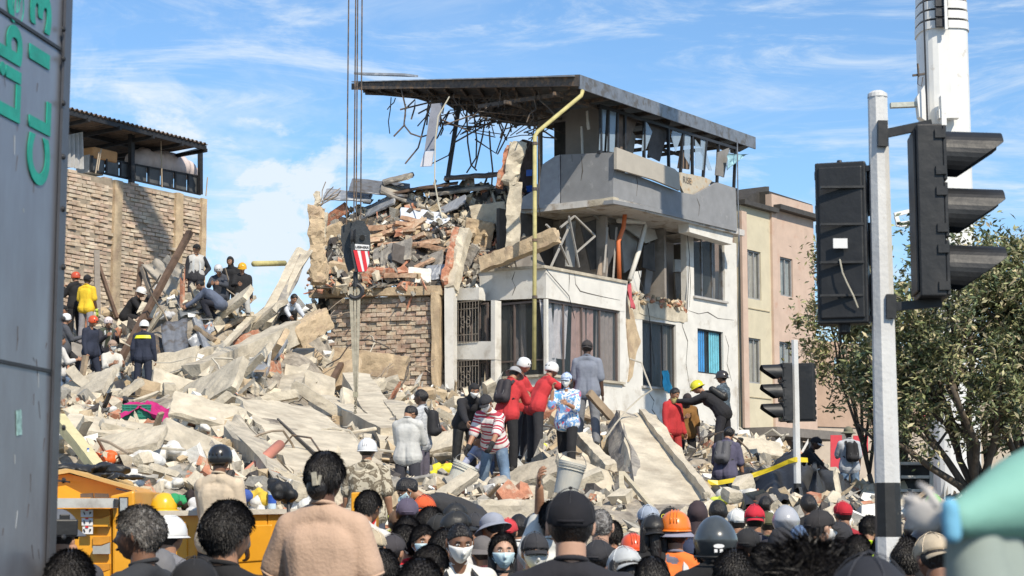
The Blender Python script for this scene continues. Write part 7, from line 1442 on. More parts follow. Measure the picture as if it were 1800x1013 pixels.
MB().tube([P(1476, 456, 9.46), P(1481, 480, 9.455), P(1490, 500, 9.45), P(1500, 520, 9.45), P(1508, 541, 9.47)], .0045, 6).build('loose_wire', mat('cream wire', (.5, .47, .38), .7), T1)
ar = MB(); ar.bar(P(1552, 236, 9.45), P(1638, 218, 9.42), .03, .045); ar.build('mounting_arm', vis, T1); MB().bar(P(1551, 213, 9.44), P(1551, 258, 9.44), .05, .04, up=(0, 1, 0)).build('clamp', vis, T1)
MB().bar(P(1566, 540, 9.45), P(1655, 532, 9.42), .03, .045).build('mounting_arm', vis, T1); MB().bar(P(1566, 518, 9.44), P(1566, 560, 9.44), .05, .04, up=(0, 1, 0)).build('clamp', vis, T1)
MB().bar(P(1476, 302, 9.55), P(1530, 296, 9.5), .025, .03).build('mounting_arm', vis, T1); MB().lathe([(.035, 0), (.035, .04), (.02, .05), (.012, .08)], Matrix.Translation(P(1476, 308, 9.58)), 12).build('top_bolt', vis, T1)
MB().bar(P(1484, 566, 9.58), P(1534, 560, 9.5), .025, .03).build('mounting_arm', vis, T1); MB().lathe([(.012, -.06), (.03, -.05), (.035, 0)], Matrix.Translation(P(1484, 568, 9.58)), 12).build('bottom_bolt', vis, T1)
T2 = empty('traffic_light', (P(1399, 700, 27).x, 27, 0)); tag(T2, 'slim distant traffic light on a white pole with visored head facing left', 'traffic light')
x2 = (P(1398, 620, 27).x+P(1401, 860, 27).x)/2; prz('pole', [polew, poleb], T2, x2, 27, [(0, P(1400, 884, 27).z, .058, .058, 0), (P(1400, 884, 27).z, P(1400, 850, 27).z, .058, .058, 1), (P(1400, 850, 27).z, P(1400, 598, 27).z, .056, .05, 0)])
sighead(T2, P(1379, 690, 26.9), 188, .86); sighead(T2, P(1417, 690, 27.1), 75, .86)
MB().bar(P(1383, 640, 27), P(1400, 640, 27), .03, .03).build('mounting_arm', vis, T2); MB().bar(P(1383, 742, 27), P(1400, 742, 27), .03, .03).build('mounting_arm', vis, T2)
# caution tape, rope
def ribbon(pts, w_, name, m, lab, cat, th=.004):
    mb = MB(); vs = []; fs = []; n = len(pts)
    for i, p in enumerate(pts):
        tw_ = .5*math.sin(i*.9); d = Vector((0, math.sin(tw_), math.cos(tw_)))*w_/2; vs += [p+d, p-d, p-d+Vector((0, th, 0)), p+d+Vector((0, th, 0))]
    for i in range(n-1):
        for k in range(4): fs.append((i*4+k, i*4+(k+1) % 4, i*4+4+(k+1) % 4, i*4+4+k))
    mb.add(vs, fs+[(3, 2, 1, 0), (n*4-4, n*4-3, n*4-2, n*4-1)]); return mb.build(name, m, None, label=lab, cat=cat)
tape = mat('yellow barrier tape', (.72, .55, .03), .45, .08, 5, .1)
ribbon([P(1244, 848, 27.2), P(1262, 849, 27.2), P(1285, 845, 27.1), P(1310, 840, 27), P(1335, 832, 27), P(1360, 823, 27), P(1385, 812, 26.95), P(1398, 808, 26.9), P(1420, 809, 27.2)], .075, 'barrier_tape', tape, 'yellow barrier tape tied to the slim traffic light pole', 'tape')
MB().tube([P(1300, 752, 58), P(1312, 762, 57.8), P(1328, 772, 57.6), P(1345, 764, 57.4), P(1358, 755, 57.2), P(1372, 766, 57.4), P(1386, 764, 57.6)], .035, 6).build('rope', mat('pale rope', (.5, .46, .38), .9), None, label='pale rope hanging in two loops under the yellow building', cat='rope')
# ================= trees
barkm = mat('grey brown bark', (.10, .08, .06), .95, .3, 10, .8, 20, stretch=(1, 1, .3))
def leafmat(nm, c): 
    m = mat(nm, c, .55, .25, 8, 0, isl=.45); b = m.node_tree.nodes['Principled BSDF']; b.inputs['Transmission Weight'].default_value = 0; b.inputs['Subsurface Weight'].default_value = 0
    return m
def tree(lab, base, ctr, rad, nleaf, seed, leafs, trunk_r=.10, lsize=.075, forks=7, group='leafy street trees'):
    rg = np.random.default_rng(seed); rr = random.Random(seed); e = empty('tree', base); tag(e, lab, 'tree', group); tips = []
    tm = MB(); bm_ = MB(); fork = base.lerp(ctr, .35)+Vector((rr.uniform(-.1, .1), 0, 0)); tm.tube([base-Vector((0, 0, .1)), base.lerp(fork, .5)+Vector((.05, 0, 0)), fork], [trunk_r*1.2, trunk_r, trunk_r*.8], 10)
    def grow(p, d, l, r_, lev):
        pts = [p]; 
        for k in range(4): d = (d+Vector((rr.gauss(0, .16), rr.gauss(0, .16), rr.gauss(.04, .10)))).normalized(); pts.append(pts[-1]+d*l/4)
        w3 = pts[-1]-ctr
        if lev < 3 and (w3.x/rad[0])**2+(w3.y/rad[1])**2+(w3.z/rad[2])**2 > 1.15: return
        bm_.tube(pts, [r_, r_*.9, r_*.78, r_*.66, r_*.5], 6)
        if lev <= 2: tips.extend([pts[2], pts[3], pts[4]])
        if lev > 0:
            for k in range(3 if lev > 1 else 4): q = pts[rr.choice((2, 3, 4))]; dd = (d+Vector((rr.gauss(0, .6), rr.gauss(0, .6), rr.gauss(.05, .45)))).normalized(); grow(q, dd, l*rr.uniform(.55, .8), r_*.55, lev-1)
    for k in range(forks):
        a = math.tau*k/forks+rr.random(); tgt = ctr+Vector((math.cos(a)*rad[0]*.6, math.sin(a)*rad[1]*.6, rr.uniform(-.35, .75)*rad[2])); v = tgt-fork; grow(fork, v.normalized(), v.length*.75, trunk_r*.55, 3)
    tm.build('trunk', barkm, e, smooth=True); bm_.build('limbs', barkm, e, smooth=True)
    tips = [t_ for t_ in tips if ((t_-ctr).x/rad[0])**2+((t_-ctr).y/rad[1])**2+((t_-ctr).z/rad[2])**2 < 1.35]
    T_ = np.array([t_[:] for t_ in tips]); T_ = T_[rg.random(len(T_)) < .55]; extra = rg.normal(size=(len(T_)//4+40, 3)); extra /= np.linalg.norm(extra, axis=1)[:, None]; extra = extra*np.array(rad)*rg.uniform(.55, 1.02, (len(extra), 1))+np.array(ctr); T_ = np.concatenate([T_, extra])
    idx = rg.integers(0, len(T_), nleaf); c = T_[idx]+rg.normal(0, 1, (nleaf, 3))*.15*(rg.random((nleaf, 1))+.35)
    n_ = rg.normal(size=(nleaf, 3)); n_[:, 2] = np.abs(n_[:, 2])+.3; n_ /= np.linalg.norm(n_, axis=1)[:, None]; t1 = np.cross(n_, rg.normal(size=(nleaf, 3))); t1 /= np.linalg.norm(t1, axis=1)[:, None]; t2 = np.cross(n_, t1)
    s = lsize*rg.uniform(.6, 1.35, (nleaf, 1)); bend = n_*s*.12
    v = np.stack([c-t1*s, c+t2*s*.36+bend, c+t1*s, c-t2*s*.36+bend], 1).reshape(-1, 3)
    mb = MB(); mb.v = v.tolist(); mb.f = [(4*i, 4*i+1, 4*i+2, 4*i+3) for i in range(nleaf)]; mb.m = rg.integers(0, len(leafs), nleaf).tolist(); mb.build('crown', leafs, e)
LG = [leafmat('olive green leaf', (.27, .275, .12)), leafmat('mid green leaf', (.17, .205, .085)), leafmat('dusty dry leaf', (.40, .36, .21)), leafmat('dark green leaf', (.07, .10, .045))]
LY = [leafmat('yellow green leaf', (.36, .35, .16)), leafmat('olive green leaf', (.27, .275, .12)), leafmat('pale tan leaf', (.34, .29, .16)), leafmat('mid green leaf', (.17, .205, .085))]
LD = [LG[1], LG[3], LG[0], LG[3]]
def gb(px, py, Y): p = P(px, py, Y); return p
tb = P(1722, 880, 30); tree('big leafy tree with several dark stems behind the teal sleeve', Vector((tb.x, 30, .3)), P(1690, 600, 30), (1.75, 1.5, 2.1), 21000, 2, LG, .13, .062, 9)
tree('broad dense tree filling the right edge', Vector((P(1800, 880, 31).x, 31, .3)), P(1800, 600, 31), (1.3, 1.3, 2.0), 15000, 5, LG, .11, .062, 8)
tree('sparse sunlit tree with yellowish leaves in front of the pink building', Vector((P(1552, 880, 34).x, 34, .9)), P(1482, 560, 34), (.85, .8, 1.75), 9000, 11, LY, .06, .06, 7)
tree('low thin tree reaching across behind the striped pole', Vector((P(1590, 880, 33).x, 33, .6)), P(1588, 650, 33), (.95, .8, 1.8), 9000, 17, LG, .08, .06, 7)
# ================= teal sleeve: a raised arm close to the camera
tK = .80; d = P(1960, 1120, 2.6*tK)
PA = empty('person', (d.x+.15, 2.75*tK, 0)); tag(PA, 'person in a loose teal and grey jacket raising a gloved hand at the right edge', 'person', 'people in the crowd')
def TQ(x, y, Yd): return P(x, y, Yd*tK)
def fold_obj(mb, vox, amp, seed, nm, m): me = remesh(mb, vox, 3); folds(me, amp, seed, .8); me.materials.append(m); return link(nm, me, PA, True)
bd = MB(); sh_ = TQ(1930, 975, 2.7); Y3 = sh_.y+.1; bd.cap2(TQ(1672, 905, 2.25), TQ(1780, 925, 2.35), .014, .03); bd.cap2(TQ(1780, 925, 2.35), sh_, .03, .05); hipp = Vector((sh_.x+.12, Y3, .92)); bd.cap2(sh_-Vector((0, 0, .1)), hipp, .14, .13)
for s_ in (-.09, .09): bd.cap2(hipp+Vector((s_, 0, 0)), Vector((hipp.x+s_, Y3, .5)), .09, .06); bd.cap2(Vector((hipp.x+s_, Y3, .5)), Vector((hipp.x+s_, Y3, .06)), .06, .045)
bd.cap2(sh_+Vector((.14, .05, .0)), sh_+Vector((.14, .05, .14)), .055, .055); bd.ell(sh_+Vector((.14, .05, .22)), (.078, .1, .118)); fold_obj(bd, .014, 0, 1, 'body', skinm('tan'))
teal = mat('teal raincoat cloth', (.20, .42, .35), .75, .06, 3, .2, 8); gteal = mat('grey green raincoat lining', (.28, .33, .30), .8, .08, 3, .2, 8); dteal = mat('slate raincoat cloth', (.06, .10, .12), .8, .1, 3, .2, 8)
s1_ = MB(); s1_.cap2(TQ(1686, 914, 2.25), TQ(1790, 884, 2.32), .022, .042); s1_.cap2(TQ(1790, 884, 2.32), TQ(1900, 865, 2.5), .042, .075); s1_.cap2(TQ(1900, 885, 2.5), sh_, .075, .10); fold_obj(s1_, .006, .005, 2, 'sleeve', teal)
s2_ = MB(); s2_.cap2(TQ(1708, 918, 2.29), TQ(1728, 1100, 2.3), .026, .036); s2_.cap2(TQ(1740, 912, 2.32), TQ(1762, 1100, 2.33), .028, .036); fold_obj(s2_, .006, .005, 3, 'hanging_sleeve', gteal)
s3_ = MB(); s3_.cap2(TQ(1796, 935, 2.38), TQ(1812, 1110, 2.4), .040, .06); s3_.cap2(TQ(1870, 1010, 2.55), hipp+Vector((0, 0, .0)), .08, .16); fold_obj(s3_, .010, .005, 4, 'coat', dteal)
s4_ = MB(); s4_.cap2(TQ(1669, 890, 2.22), TQ(1674, 940, 2.22), .009, .010); fold_obj(s4_, .004, .001, 5, 'cuff', mat('sky blue cuff', (.16, .42, .60), .8))
hd_ = MB(); J_ = {'wrl': TQ(1668, 912, 2.24), 'hdl': Vector((-.85, .5, .12))}; hand(hd_, J_, 'l', 1, 80, 1.0); hd_.v = [tuple(J_['wrl']+(Vector(v)-J_['wrl'])*.42) for v in hd_.v]; me = hd_.mesh('g'); me.materials.append(fabric((.50, .47, .44))); link('glove', me, PA, True)

cm = P(113, 928, 9.25); e = empty('camera', cm); tag(e, 'black camera held up beside the metal truck panel', 'camera'); MB().box(cm, (.13, .07, .085), .3).build('camera_body', vis, e, bevel=.008); MB().box(cm+Vector((0, 0, .052)), (.05, .05, .03), .3).build('viewfinder', vis, e, bevel=.004)
MB().lathe([(.036, 0), (.038, .05), (.034, .09), (.030, .09), (.001, .085)], Matrix.Translation(cm+Vector((-.01, .03, 0))) @ Matrix.Rotation(R(-90), 4, 'X'), 20).build('lens', vis, e)

# added second crane, out of view: its boom casts the brick wall's slanting shadow
K2 = empty('crane', (-24, 65, 0)); tag(K2, 'added unseen crane whose boom shades the left brick wall', 'crane')
tA = LB.at(226, 322)+sdir*24; tB = LB.at(288, 442)+sdir*31; dK = (tA-tB).normalized(); gK = tA+dK*(tA.z-1.5)/(-dK.z)
MB().bar(tB, tA.lerp(gK, .3), .62, .7).build('boom_section', wmet, K2); MB().bar(tA.lerp(gK, .3), gK, .8, .85).build('boom_section', wmet, K2); MB().box((gK.x, gK.y+1, 1.1), (2.6, 8, 2.0)).build('carrier', dark_m, K2, bevel=.08)
# low blocks that some people stand on
for q, lb_ in ((SOL[[a['label'] for a in PEOPLE].index('person in a beige t-shirt with dark hair clipped up and back turned')], 'low concrete block under the beige t-shirt person'), (SOL[[a['label'] for a in PEOPLE].index('person in a black vented helmet and cream sweatshirt standing by the yellow truck')], 'low concrete block under the cream sweatshirt person')):
    if q['footz'] > .03: f_ = (q['feet'][0]+q['feet'][1])/2; MB().box((f_.x, f_.y+.02, q['footz']/2-.002), (.7, .6, q['footz']-.004)).build('concrete_block', conc, None, bevel=.02, label=lb_, cat='block')
# ================= large broken pieces one can tell apart
def piece(name, mb_or, m, lab, cat, group=None, par=None, **k): return mb_or.build(name, m, par, label=lab, cat=cat, group=group, **k)
def rebars(o, a, d, n, l, seed, r_=.011):
    rg = random.Random(seed); 
    for i in range(n):
        p = Vector(a)+Vector((rg.uniform(-.15, .15), rg.uniform(-.15, .15), rg.uniform(-.1, .1))); v = Vector(d).normalized(); pts = [p]
        for k in range(3): v = (v+Vector((rg.gauss(0, .25), rg.gauss(0, .25), rg.gauss(-.05, .25)))).normalized(); pts.append(pts[-1]+v*l*rg.uniform(.25, .4))
        MB().tube(pts, r_, 5).build('rebar', mat('bare rebar', (.30, .24, .18), .8), o)
def slabq(pts, th, seed, jag=.05, nu=14, nv=9):   # thick slab spanning four corners, ragged edges
    a, b, c, d = [Vector(p) for p in pts]; nr = (b-a).cross(d-a).normalized()
    if nr.y > 0: nr = -nr
    vs = []; W_ = nv+1
    for s_ in (0, 1):
        for i in range(nu+1):
            for j in range(nv+1):
                u, v = i/nu, j/nv; p = (a*(1-u)+b*u)*(1-v)+(d*(1-u)+c*u)*v; e = (i in (0, nu)) or (j in (0, nv)); q = p*1.7+Vector((seed, s_*.4, 0))
                o_ = noise.noise_vector(q*1.3)*(jag*2.2 if e else jag*.25)+noise.noise_vector(q*4)*(jag*.9 if e else jag*.12); vs.append(p-nr*(s_*th)+o_)
    S_ = (nu+1)*W_; fs = []
    for i in range(nu):
        for j in range(nv): k = i*W_+j; fs += [(k, k+W_, k+W_+1, k+1), (S_+k, S_+k+1, S_+k+W_+1, S_+k+W_)]
    for i in range(nu):
        k = i*W_; fs.append((k, S_+k, S_+k+W_, k+W_)); k += nv; fs.append((k, k+W_, S_+k+W_, S_+k))
    for j in range(nv):
        fs.append((j, j+1, S_+j+1, S_+j)); k = nu*W_+j; fs.append((k, S_+k, S_+k+1, k+1))
    return MB().add(vs, fs)
CB = 'broken concrete beams'; CS = 'tilted floor slabs'
def beam(a, b, w_, h_, m, seed, lab, cat='concrete beam', name='concrete_beam', jag=.045, reb=3, group=CB, cuts=7):
    a = P(a[0], a[1], onto(*a, w_*.4)); b = P(b[0], b[1], onto(*b, w_*.4)); o = rbeam(a, b, w_, h_, seed, jag, cuts=cuts).build(name, m, None, label=lab, cat=cat, group=group); d = (b-a).normalized()
    if reb: rebars(o, b, d+Vector((0, 0, .2)), reb, .7, seed); rebars(o, a, -d, reb-1, .5, seed+1)
    return o
def slabp(pts, th, m, seed, lab, jag=.05, nu=14, nv=9, name='floor_slab_piece', cat='concrete slab', group=CS): return slabq([P(p[0], p[1], onto(*p, .35)) for p in pts], th, seed, jag, nu, nv).build(name, m, None, label=lab, cat=cat, group=group)
# the big pale slabs at the foot of the heap
o = slabp([(418, 700, 31), (548, 712, 32.5), (702, 835, 27), (520, 838, 26)], .22, conc_l, 3, 'large smooth pale slab sloping down to the person in camouflage, split by a long crack', .04, 20, 14)
MB().bar(P(488, 738, 29.9), P(562, 806, 27.2), .03, .05).build('crack', mat('dark crack', (.10, .09, .08), .95), o)
slabp([(395, 745, 28), (425, 735, 28.5), (525, 845, 25.5), (500, 852, 25.3)], .3, conc, 5, 'ragged lower lip of the large pale slab above the red pipe', .09, 16, 5)
o = slabq([P(1088, 722, 30.0), P(1152, 728, 30.6), P(1264, 892, 25.6), P(1130, 912, 25.0)], .42, 7, .035, 20, 12).build('floor_slab_piece', conc_l, None, label='huge cream slab leaning like a ramp at the right of the heap', cat='concrete slab', group=CS)
rbeam(P(1128, 727, 30.3), P(1256, 886, 25.5), .10, .16, 9, .03, cuts=9).build('raised_rib', conc_l, o); rebars(o, P(1110, 890, 25.6), Vector((-.4, 0, -.6)), 4, 1.0, 5)
slabq([P(1066, 748, 30.6), P(1087, 724, 30.05), P(1128, 912, 25.1), P(1084, 915, 25.8)], .3, 11, .07, 22, 7).build('broken_edge', conc_d, o)
for i, (x, y, y2) in enumerate(((1005, 805, 868), (1098, 830, 930), (1082, 850, 940))): pass
beam((1092, 832, 26.3), (1098, 935, 25.9), .07, .06, mat('pale timber', (.55, .48, .34), .85), 2, 'thin pale timber strut standing beside the ramp slab', 'timber', 'timber_strut', .005, 0, None)
beam((1094, 832, 26.4), (1146, 892, 26.3), .06, .06, mat('pale timber', (.55, .48, .34), .85), 3, 'thin pale timber strut leaning against the ramp slab', 'timber', 'timber_strut', .005, 0, None)
beam((1035, 690, 29.5), (1075, 735, 29.7), .10, .12, wood_m, 3, 'pale board rising between the grey t-shirt person and the ramp slab', 'timber', 'plank', .01, 0, None)
beam((1018, 768, 28.5), (1075, 828, 27.5), .20, .18, conc_l, 13, 'short pale beam at the feet of the person in black trousers')
o = beam((820, 912, 26.6), (968, 908, 26.4), .9, .42, conc, 15, 'long flat concrete block the striped shirt person stands on', reb=0)
beam((700, 902, 25.5), (835, 925, 25.8), .7, .35, conc_d, 16, 'grey block edge behind the masked crowd', reb=0)
# beams on the left flank
beam((338, 662, 41.2), (522, 582, 42.2), .55, .50, conc, 17, 'long heavy beam slanting up across the heap with a lit top')
beam((395, 612, 42.3), (452, 588, 42.6), .30, .22, redbrick, 19, 'strip of red hollow brick on the long beam', 'brick strip', 'brick_strip', .05, 0, None)
beam((270, 655, 41.6), (400, 612, 42.2), .42, .30, conc_l, 18, 'pale beam below the red brick strip')
beam((515, 596, 42), (572, 560, 42.6), .45, .5, conc_w, 20, 'ochre beam stub pointing up to the brick wall')
beam((536, 624, 43), (505, 702, 41), .48, .32, conc, 22, 'upright slab stump under the ochre beam stub')
beam((528, 612, 44), (560, 640, 44), .45, .40, conc_w, 23, 'square ochre block beside the upright stump', reb=0); beam((545, 632, 44.2), (578, 652, 44.2), .42, .42, conc, 24, 'broken grey block next to the square ochre block', reb=1)
beam((585, 632, 47.5), (718, 648, 47.2), .5, .62, conc_w, 25, 'thick ochre beam lying across the brick wall')
beam((560, 708, 38), (690, 770, 36), .42, .36, conc_l, 27, 'pale beam sloping below the sling chain'); beam((625, 668, 40), (700, 790, 35), .6, .30, conc_l, 28, 'broad pale slab strip right of the chain', reb=0)
beam((690, 715, 36), (728, 760, 35), .45, .30, conc, 29, 'tilted grey block behind the white shirt person'); beam((600, 745, 44), (640, 680, 44), .35, .25, conc_w, 30, 'ochre fragment leaning in the hollow under the wall beam'); beam((640, 690, 43), (672, 672, 43.5), .3, .28, conc_l, 31, 'small pale stub by the sling shackle')
beam((555, 720, 40.5), (600, 640, 41.5), .12, .10, wood_d, 32, 'dark timber in the hollow left of the slings', 'timber', 'plank', .01, 0, None)
slabp([(452, 565, 44.5), (478, 568, 44), (546, 440, 46.5), (520, 436, 47)], .25, conc_l, 33, 'long slab strip leaning up towards the broken column', .05, 14, 4); slabp([(480, 545, 44.2), (492, 552, 44.2), (540, 452, 46.6), (528, 448, 46.6)], .2, conc_d, 34, 'narrow dark slab strip beside the leaning pale strip', .04, 12, 3)
for i, (px, py, l, w_, t_, ya, pi_, m_, lab) in enumerate([
    (150, 700, 1.5, 1.1, .14, 20, 35, conc, 'tilted grey slab below the orange red helmet person'), (205, 775, 2.0, .9, .12, -8, 20, conc_l, 'long pale slab lying below the green crate'), (318, 700, 1.6, 1.0, .14, -25, 40, conc_l, 'pale slab standing right of the magenta cloth'), (372, 700, 1.9, 1.1, .16, 30, 45, conc, 'grey slab under the middle of the long beam'),
    (368, 745, 1.5, .9, .12, -15, 30, conc_l, 'pale slab left of the slab lip'), (432, 668, 2.0, .8, .14, 40, 30, conc_l, 'pale slab sliding off the long beam'), (478, 640, 1.7, .8, .14, 50, 40, conc_w, 'ochre slab left of the upright stump'), (545, 690, 1.5, 1.0, .14, -20, 45, conc, 'grey slab at the foot of the upright stump'),
    (592, 680, 1.6, .9, .14, 25, 55, conc_w, 'ochre slab below the wall beam'), (660, 745, 2.0, .9, .14, -30, 35, conc_l, 'pale slab right of the sling chain'), (300, 655, 1.6, .9, .1, 15, 50, conc_l, 'pale slab leaning near the curled grey sheet'), (140, 640, 1.4, .9, .1, -20, 50, conc_d, 'dark slab behind the raised leg'),
    (395, 560, 2.2, .8, .14, 35, 35, conc_l, 'pale slab climbing towards the seated rescuers'), (450, 590, 2.0, .5, .14, 38, 30, conc, 'grey slab climbing beside the red brick strip'), (430, 530, 1.8, .7, .12, 30, 40, conc_l, 'pale slab just below the seated rescuers'), (490, 520, 1.8, .6, .14, 55, 30, conc_w, 'ochre slab beside the leaning pale strip'),
    (230, 800, 1.3, .8, .10, 12, 30, conc_l, 'pale slab behind the truck roof'), (340, 800, 1.2, .7, .10, -30, 40, conc, 'grey slab left of the vented helmet'), (950, 850, 1.3, .7, .12, 20, 30, conc, 'grey slab behind the raised bucket'), (1030, 860, 1.2, .6, .12, -25, 45, conc_l, 'pale slab left of the timber strut'),
    (765, 800, 1.3, .7, .12, 15, 35, conc_l, 'pale slab behind the bright yellow bag'), (1330, 800, 1.5, .8, .12, -10, 35, conc_l, 'pale slab behind the barrier tape')]):
    p = hit(px, py)+Vector((0, -.15, .15)); rough(p, (l*.8, w_*.8, t_), Matrix.Rotation(R(-ya*.3), 3, 'Z') @ Matrix.Rotation(R(pi_), 3, 'X') @ Matrix.Rotation(R(-ya), 3, 'Y'), 120+i, .03, 5).build('floor_slab_piece', m_, None, label=lab, cat='concrete slab', group=CS)
rg = random.Random(55)
for i, (px, py, lab) in enumerate([(180, 680, 'below the green crate'), (360, 650, 'over the lower pale beam'), (465, 610, 'over the end of the long beam'), (590, 600, 'hanging on the brick wall left corner'), (640, 610, 'hanging on the brick wall middle'), (650, 690, 'curling under the wall beam'), (700, 700, 'right of the wall beam end'), (520, 730, 'on the large smooth slab'), (440, 800, 'beside the salmon red pipe'), (500, 810, 'above the clipped up hair'),
    (330, 820, 'above the yellow hard hat'), (230, 830, 'behind the yellow truck roof'), (990, 780, 'left of the short pale beam'), (1060, 800, 'against the ramp slab edge'), (760, 770, 'right of the checked shirt'), (1320, 830, 'by the barrier tape'), (400, 690, 'under the long beam'), (300, 590, 'over the curled grey sheet'), (575, 660, 'left of the wall beam'), (700, 820, 'near the camouflage shirt')]):
    p = (hit(px, py) if px not in (590, 640) else WB.off(.15).at(px, py))+Vector((0, -.2, .2)); d = Vector((rg.uniform(-1, 1), rg.uniform(-.3, .3), rg.uniform(.1, .9))).normalized(); pts = [p]
    for k in range(7): d = (d+Vector((rg.gauss(0, .4), rg.gauss(0, .2), rg.gauss(-.22, .3)))).normalized(); pts.append(pts[-1]+d*rg.uniform(.18, .38))
    MB().tube(pts, rg.uniform(.012, .022), 5).build('bent_rod', [rust_m, mat('pale cable', (.5, .46, .38), .8), mat('bare rebar', (.30, .24, .18), .8)][i % 3], None, label='bent thin rod '+lab, cat='rod', group='bent rods and cables on the heap')
# the broken column with a spike
o = rbeam(P(562, 500, 50), P(556, 362, 50), .42, .46, 35, .10, up=(0, 1, 0), cuts=11).build('broken_column', [conc_w], None, label='tall jagged column stump with a pointed tip at the left of the ruin', cat='column')
rbeam(P(556, 372, 50), P(558, 338, 50.1), .16, .14, 36, .07, up=(0, 1, 0), cuts=6).build('column_tip', conc_l, o); rbeam(P(565, 470, 49.9), P(573, 372, 49.9), .10, .12, 37, .05, up=(0, 1, 0), cuts=9).build('brick_edge', conc_l, o); rebars(o, P(560, 362, 50), Vector((.5, 0, .5)), 6, .8, 7, .014)
MB().tube([P(446, 464, 46), P(500, 463, 47.5)], .075, 12).build('pipe', yel_pipe, None, smooth=True, label='yellow pipe sticking out sideways from the top of the heap', cat='pipe')
MB().tube([P(424, 842, onto(424, 842, 25, .3)), P(492, 782, onto(492, 782, 26.5, .4))], .075, 12).build('pipe', mat('salmon pipe', (.62, .24, .16), .6, .08, 5, 0), None, smooth=True, label='salmon red pipe lying in the rubble above the camera crowd', cat='pipe')
beam((102, 735, 25), (178, 832, 23.6), .16, .14, mat('pale yellow timber', (.58, .52, .30), .85, .1, 4, .2), 38, 'pale yellow beam sloping behind the yellow truck', 'timber', 'timber_beam', .01, 0, None)
slabp([(200, 752, 33), (338, 752, 33), (345, 768, 32), (196, 766, 32)], .12, conc_l, 39, 'thin flat slab ledge under the green crate', .03, 16, 4); slabp([(215, 790, 28), (330, 786, 28.5), (335, 800, 27.5), (210, 806, 27.2)], .14, conc, 40, 'second thin ledge above the white bags', .04, 16, 4)
slabp([(130, 705, 35), (170, 715, 35), (172, 770, 33), (132, 765, 33)], .15, conc, 41, 'square grey slab left of the green crate', .06, 8, 8); slabp([(215, 820, 25), (248, 822, 25), (272, 885, 23), (248, 882, 23)], .16, conc_l, 42, 'narrow pale slab sliding towards the yellow hard hat', .05, 10, 5)
slabp([(262, 700, 37), (330, 690, 38), (350, 735, 36), (280, 742, 36)], .15, conc, 43, 'flat grey slab right of the pink cloth', .05, 10, 8)
# dark sheet metal, posts and tarpaulin on the left
def sheet(pts, m, seed, lab, amp=.05, name='metal_sheet', cat='metal sheet', nu=12, nv=10, group='twisted dark sheets'): return cloth([P(p[0], p[1], onto(*p, .2)) for p in pts], amp, nu, nv, seed).build(name, m, None, smooth=True, label=lab, cat=cat, group=group)
sheet([(296, 655, 40.5), (330, 610, 40.8), (328, 560, 42), (282, 570, 41.5)], grey_m, 3, 'curled grey metal sheet right of the navy overalls'); sheet([(276, 665, 41), (318, 648, 41), (322, 600, 41.5), (262, 590, 41.6)], rust_m, 4, 'dark twisted sheet behind the curled grey sheet')
sheet([(262, 540, 43.5), (330, 520, 44), (362, 545, 44), (300, 578, 43)], dark_m, 5, 'black crumpled sheet below the tarpaulin screen'); sheet([(300, 520, 43.8), (345, 515, 44), (362, 548, 43.5), (318, 556, 43.2)], mat('slate fallen board', (.14, .15, .16), .6, .2, 4, .1), 6, 'slate board with pale stripes below the seated rescuers')
sheet([(155, 660, 41), (215, 655, 40), (225, 705, 39), (165, 700, 40)], dark_m, 7, 'dark panel behind the person with the raised leg'); sheet([(330, 600, 42), (372, 560, 42.6), (378, 578, 42.4), (340, 620, 41.8)], zinc, 8, 'pale bent sheet beside the long beam')
beam((200, 655, 41), (334, 408, 43.5), .13, .13, wood_d, 44, 'long dark post slanting up in front of the brick building', 'post', 'slanted_post', .01, 0, None); beam((172, 560, 46), (170, 442, 46.2), .14, .12, mat('grey timber', (.22, .19, .16), .9), 45, 'upright grey timber post by the yellow t-shirt person', 'post', 'timber_post', .01, 0, None)
beam((173, 465, 46), (206, 560, 45.8), .08, .08, wood_d, 46, 'thin dark brace leaning from the grey timber post', 'post', 'timber_brace', .005, 0, None); beam((237, 560, 45), (248, 462, 45.4), .12, .1, wood_d, 47, 'dark post left of the tarpaulin screen', 'post', 'timber_post', .01, 0, None); beam((250, 470, 45.2), (266, 520, 45), .12, .1, mat('grey timber', (.22, .19, .16), .9), 48, 'short grey board at the corner of the tarpaulin screen', 'post', 'timber_post', .01, 0, None)
def checks():
    m = mat('grey checked tarpaulin', (.40, .36, .30), .9, .12, 5, .3); return m
tp_ = cloth([P(246, 465, 45.3), P(300, 450, 45), P(332, 470, 44.4), P(300, 525, 44.2)], .14, 14, 12, 9); tp_.build('tarpaulin', checks(), None, smooth=True, label='grey checked tarpaulin sagging between the leaning posts', cat='tarpaulin')
for i, (a, b, m_) in enumerate([((365, 640, 41.5), (440, 560, 43), conc_l), ((345, 560, 43), (372, 632, 41.6), zinc), ((420, 575, 43), (500, 530, 44.5), conc_l), ((365, 590, 42.5), (425, 560, 43.2), conc_w), ((415, 545, 44), (445, 522, 44.8), conc_l), ((380, 600, 42), (345, 575, 42.8), wood_m), ((460, 660, 40), (500, 600, 41.5), zinc), ((445, 668, 40), (490, 608, 41.3), zinc), ((452, 664, 40.1), (480, 620, 41), wood_m)]):
    beam(a, b, .16+.05*(i % 3), .09, m_, 50+i, ['pale rail pointing up between the sheets and the long beam', 'thin grey rail crossing the dark sheets', 'pale plank near the crouching white shirt', 'ochre plank above the red brick strip', 'short pale plank below the seated rescuers', 'brown plank behind the pale rail', 'grey strip left of the upright stump', 'second grey strip left of the upright stump', 'brown lath between the grey strips'][i], 'plank', 'plank', .02, 0, None, 6)
